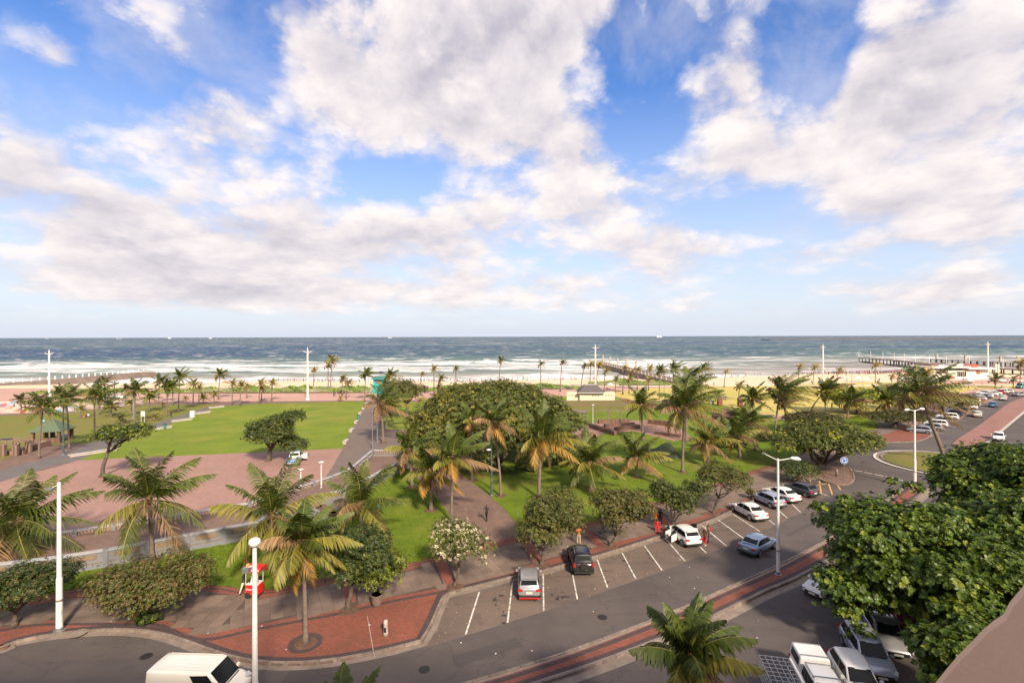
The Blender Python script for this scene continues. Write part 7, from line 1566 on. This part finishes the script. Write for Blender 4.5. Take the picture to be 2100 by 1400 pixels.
def cm(n_, c): return shared(('cloth', n_), lambda: mat('cloth_' + n_, c, .85))
SKN = [cm('skin_dark', (.10, .05, .032)), cm('skin_mid', (.19, .10, .065)), cm('skin_fair', (.42, .27, .20))]
CO = {'red': (.50, .02, .015), 'white': (.68, .66, .64), 'black': (.02, .02, .022), 'grey': (.20, .20, .21), 'blue': (.05, .13, .30), 'navy': (.02, .03, .09), 'teal': (.03, .22, .24), 'orange': (.50, .14, .03), 'brown': (.12, .07, .04), 'beige': (.45, .36, .25), 'pink': (.50, .18, .24), 'maroon': (.14, .02, .03)}
HAIR = cm('hair', (.012, .010, .009))
def person(px, py, pose, shirt, trousers, label, deg=0, skin=0, hair=None, z=KZ, group=None, s=1.0, dz=0.0):
    X, Y = P(px, py, z); me = BODY[pose].copy()
    for i, m_ in enumerate((SKN[skin], cm(shirt, CO[shirt]), cm(trousers, CO[trousers]), hair or HAIR)): me.materials[i] = m_
    o = link('person', me, None, (X, Y, z + .004 + dz), (0, 0, R(deg))); o.scale = (s, s, s); tag(o, label, 'person', group); return o
GPp = 'people on the street'
person(500, 1218, 'walk', 'black', 'white', 'person in a black top and white trousers pushing the red cart', 0, 0, group=GPp)
person(1446, 1118, 'stand', 'brown', 'red', 'person in red trousers and a pale hat beside the white hatchback', 200, 1, cm('hat', (.6, .55, .45)), z=0, group=GPp)
person(1453, 1112, 'stand', 'grey', 'navy', 'person in dark shorts with a red backpack next to the red trousers', 170, 0, z=0, group=GPp)
e = MB().box((0, 0, 0), (.16, .28, .40), taper=.85).obj('backpack', cm('red', CO['red']), None, loc=(P(1453, 1112, 0)[0] + .16, P(1453, 1112, 0)[1] - .03, 1.28), bevel=.04); tag(e, 'red backpack on the back of the person in dark shorts', 'backpack')
person(1355, 1090, 'stand', 'red', 'black', 'person in red sitting figure’s neighbour, standing at the kerb tree'.replace('’s', ''), 40, 0, group=GPp) if False else None
person(1348, 1088, 'sit', 'red', 'red', 'person dressed all in red sitting on the kerb under the tree', 250, 0, group=GPp)
person(1345, 1081, 'stand', 'orange', 'brown', 'person in orange and brown standing behind the one in red', 260, 0, group=GPp)
person(1354, 1077, 'stand', 'black', 'black', 'person all in black standing under the dense green tree', 240, 0, group=GPp)
person(1232, 1090, 'walk', 'grey', 'beige', 'person in grey walking behind the trunk by the black off-roader', 200, 1, group=GPp)
person(1237, 1093, 'walk', 'white', 'grey', 'person in white walking just right of the one in grey', 190, 2, group=GPp) if True else None
person(1187, 1116, 'stand', 'orange', 'beige', 'person in an orange top half hidden by the green tree', 90, 0, group=GPp)
person(775, 1062, 'stand', 'teal', 'brown', 'person in a teal top on the lawn behind the yellow frond', 90, 0, group=GPp)
person(998, 1068, 'walk', 'black', 'black', 'person in black walking on the brown path above the blossoms', 250, 0, group=GPp)
person(351, 856, 'walk', 'black', 'navy', 'dark clothed walker on the tar path', 235, 0, group='people in the park')
person(684, 812, 'stand', 'black', 'navy', 'left one of two dark figures on the promenade', 0, 0, group='people in the park'); person(687, 812, 'stand', 'navy', 'black', 'right one of two dark figures on the promenade', 180, 0, group='people in the park')
person(1453, 824, 'stand', 'maroon', 'brown', 'person in maroon left of the brick gate pillar', 0, 0, group='people in the park'); person(1458, 823, 'stand', 'brown', 'maroon', 'person in brown beside the one in maroon near the pillar', 180, 0, group='people in the park')
for px, py, sh_, tr2, lb, ps in [(1002, 960, 'white', 'navy', 'person in white under the huge tree, left of the lamp disc', 'stand'), (983, 962, 'teal', 'grey', 'person in teal sitting in the shade of the huge tree', 'sit'), (992, 963, 'pink', 'black', 'person in pink sitting under the huge tree', 'sit'), (1012, 964, 'grey', 'black', 'person in grey sitting right of the one in white', 'sit'),
        (1706, 838, 'black', 'black', 'dark figure in the shade left of the bright bush', 'stand'), (1722, 837, 'grey', 'black', 'person in grey beside the bright bush', 'stand'), (1726, 837, 'navy', 'grey', 'person in navy beside the one in grey by the bush', 'stand'), (1777, 843, 'red', 'maroon', 'person in red lying low on the grass below the bright bush', 'sit'),
        (49, 849, 'red', 'red', 'red figure sitting at the edge of the skate park', 'sit'), (174, 858, 'red', 'pink', 'person in red sitting on the left lawn', 'sit'), (181, 857, 'white', 'grey', 'person in white sitting next to the red one on the left lawn', 'sit'),
        (2001, 800, 'white', 'navy', 'person in white walking on the grass before the far car park', 'walk'), (1986, 800, 'black', 'grey', 'person in black jogging on the grass near the car park', 'walk'), (1970, 800, 'white', 'black', 'person in white by the left end of the far grass', 'walk'), (2047, 800, 'white', 'blue', 'person in white by the last car of the far row', 'stand'), (2055, 799, 'blue', 'white', 'person in blue by the last car of the far row', 'stand'),
        (1803, 783, 'black', 'navy', 'dark figure on the sand below the tall golden palm', 'stand'), (1240, 792, 'blue', 'navy', 'person in blue on the promenade near the right dune', 'stand'), (1245, 800, 'red', 'pink', 'person in red beside the toilet block roof', 'sit'), (1464, 792, 'blue', 'navy', 'person in blue walking over the sand', 'walk'),
        (2016, 789, 'white', 'pink', 'person in white sitting on the terrace wall', 'sit'), (1664, 786, 'black', 'grey', 'dark figure between the golden palm pair and the mast', 'sit'), (1737, 783, 'navy', 'black', 'dark figure right of the right mast on the sand', 'stand')]:
    person(px, py, ps, sh_, tr2, lb, random.uniform(0, 360), random.randrange(3), group='people in the park')
# beach crowd by the water, too small to pick apart
r = np.random.default_rng(77); V = []; F = []; mi = []
pal = ['red', 'white', 'black', 'blue', 'navy', 'orange', 'pink', 'teal', 'beige']
def fig(X, Y, z, h, ci):
    a = r.uniform(0, 6.28); w1 = .20; b = len(V)
    for zz, ww in ((0, .10), (.45, .13), (.5, .17), (.82, .20), (.85, .07), (.9, .10), (1.0, .07)):
        for k in range(5): V.append((X + math.cos(a + k * 1.2566) * ww * h / 1.7, Y + math.sin(a + k * 1.2566) * ww * h / 1.7, z + zz * h))
    for j in range(6):
        for k in range(5): F.append((b + j * 5 + k, b + j * 5 + (k + 1) % 5, b + (j + 1) * 5 + (k + 1) % 5, b + (j + 1) * 5 + k)); mi.append(ci if j in (2,) else (9 if j > 3 else r.integers(0, 2) * 0 + ci if j == 1 else 9))
for i in range(620):
    px = 1600 + 340 * r.beta(2.0, 1.3) if i < 430 else r.uniform(560, 1560); X, Y0 = P(px, 775, 0); sh = None
    Yw = 260; 
    for _ in range(3): Xw = (px - 1050) / 1000 * Yw; Yw = shore(Xw)
    Yf = Yw + r.normal(-3 if i < 430 else -4, 6 if i < 430 else 7); X = (px - 1050) / 1000 * Yf; kk = (Yf - 184) / (shore(X) - 184); z = .08 - 2.3 * max(0, min(kk, 1)) ** 1.5
    fig(X, Yf, z - (.3 if kk > 1 else 0), 1.7 * r.uniform(.6, 1.05), r.integers(0, 9))
mats = [cm(c, CO[c]) for c in pal] + [SKN[0]]
o = link('beach_crowd', np_mesh('beach_crowd', V, F, mats, mi)); tag(o, 'crowd of bathers along the edge of the water', 'crowd', None, 'stuff')
# scattered groups on the sand, parasols and stalls
for i, (px, py, lb, c) in enumerate([(1723, 781, 'small pink parasol on the sand right of the mast', 'pink'), (1760, 781, 'white parasol at the left of the beach stalls', 'white'), (1775, 782, 'white parasol in the middle of the beach stalls', 'white'), (1787, 781, 'beige parasol at the right of the beach stalls', 'beige'), (1848, 783, 'white parasol below the short golden palm', 'white'), (1252, 797, 'white parasol on the promenade right of the toilet block', 'white'), (1262, 799, 'beige parasol beside the short windbent palm', 'beige'), (462, 790, 'orange parasol at the edge of the left surf', 'orange')]):
    X, Y = P(px, py + 2, 0); e = empty('beach_parasol', (X, Y, -.2 if Y > 190 else KZ), 0, lb, 'parasol', 'parasols along the beach'); MB().tube([(0, 0, 0), (0, 0, 2.2)], .03, 5).obj('pole', M['white_metal'], e); MB().lathe([(1.5, 1.75), (1.0, 2.1), (.05, 2.35)], n=10).obj('canopy', cm(c, CO[c]), e)
# fallen leaves and litter on the paving and in the bays
for name_, area, n_, m_, lab in (('fallen_leaves', bay, 500, mat('dead_leaf', (.34, .22, .11), .9, island=.5), 'fallen leaves scattered in the parking bays'), ('fallen_leaves', slab_area, 260, mat('dead_leaf_dark', (.16, .09, .05), .9, island=.5), 'fallen leaves scattered on the pavement')):
    r = np.random.default_rng(n_); xs_ = [p[0] for p in area]; ys_ = [p[1] for p in area]; V = []; z = .012 if area is bay else KZ + .024
    while len(V) < n_ * 4:
        q = (r.uniform(min(xs_), max(xs_)), r.uniform(min(ys_), max(ys_)))
        if not inside(q, area): continue
        if area is bay and r.random() > .25 + .75 * (min(dist_seg(q, KERB[i], KERB[i + 1]) for i in range(len(kerb_a), len(kerb_a) + len(kerb_b) + len(kerb_c), 2)) < 1.6): continue
        a = r.uniform(0, 6.28); s = r.uniform(.03, .075)
        for k in range(4): V.append((q[0] + math.cos(a + k * PI / 2) * s * (1 if k % 2 else .6), q[1] + math.sin(a + k * PI / 2) * s * (1 if k % 2 else .6), z + (.012 if k == 0 else 0)))
    tag(link(name_, np_mesh(name_, V, np.arange(len(V)).reshape(-1, 4), m_)), lab, 'leaves', None, 'stuff')
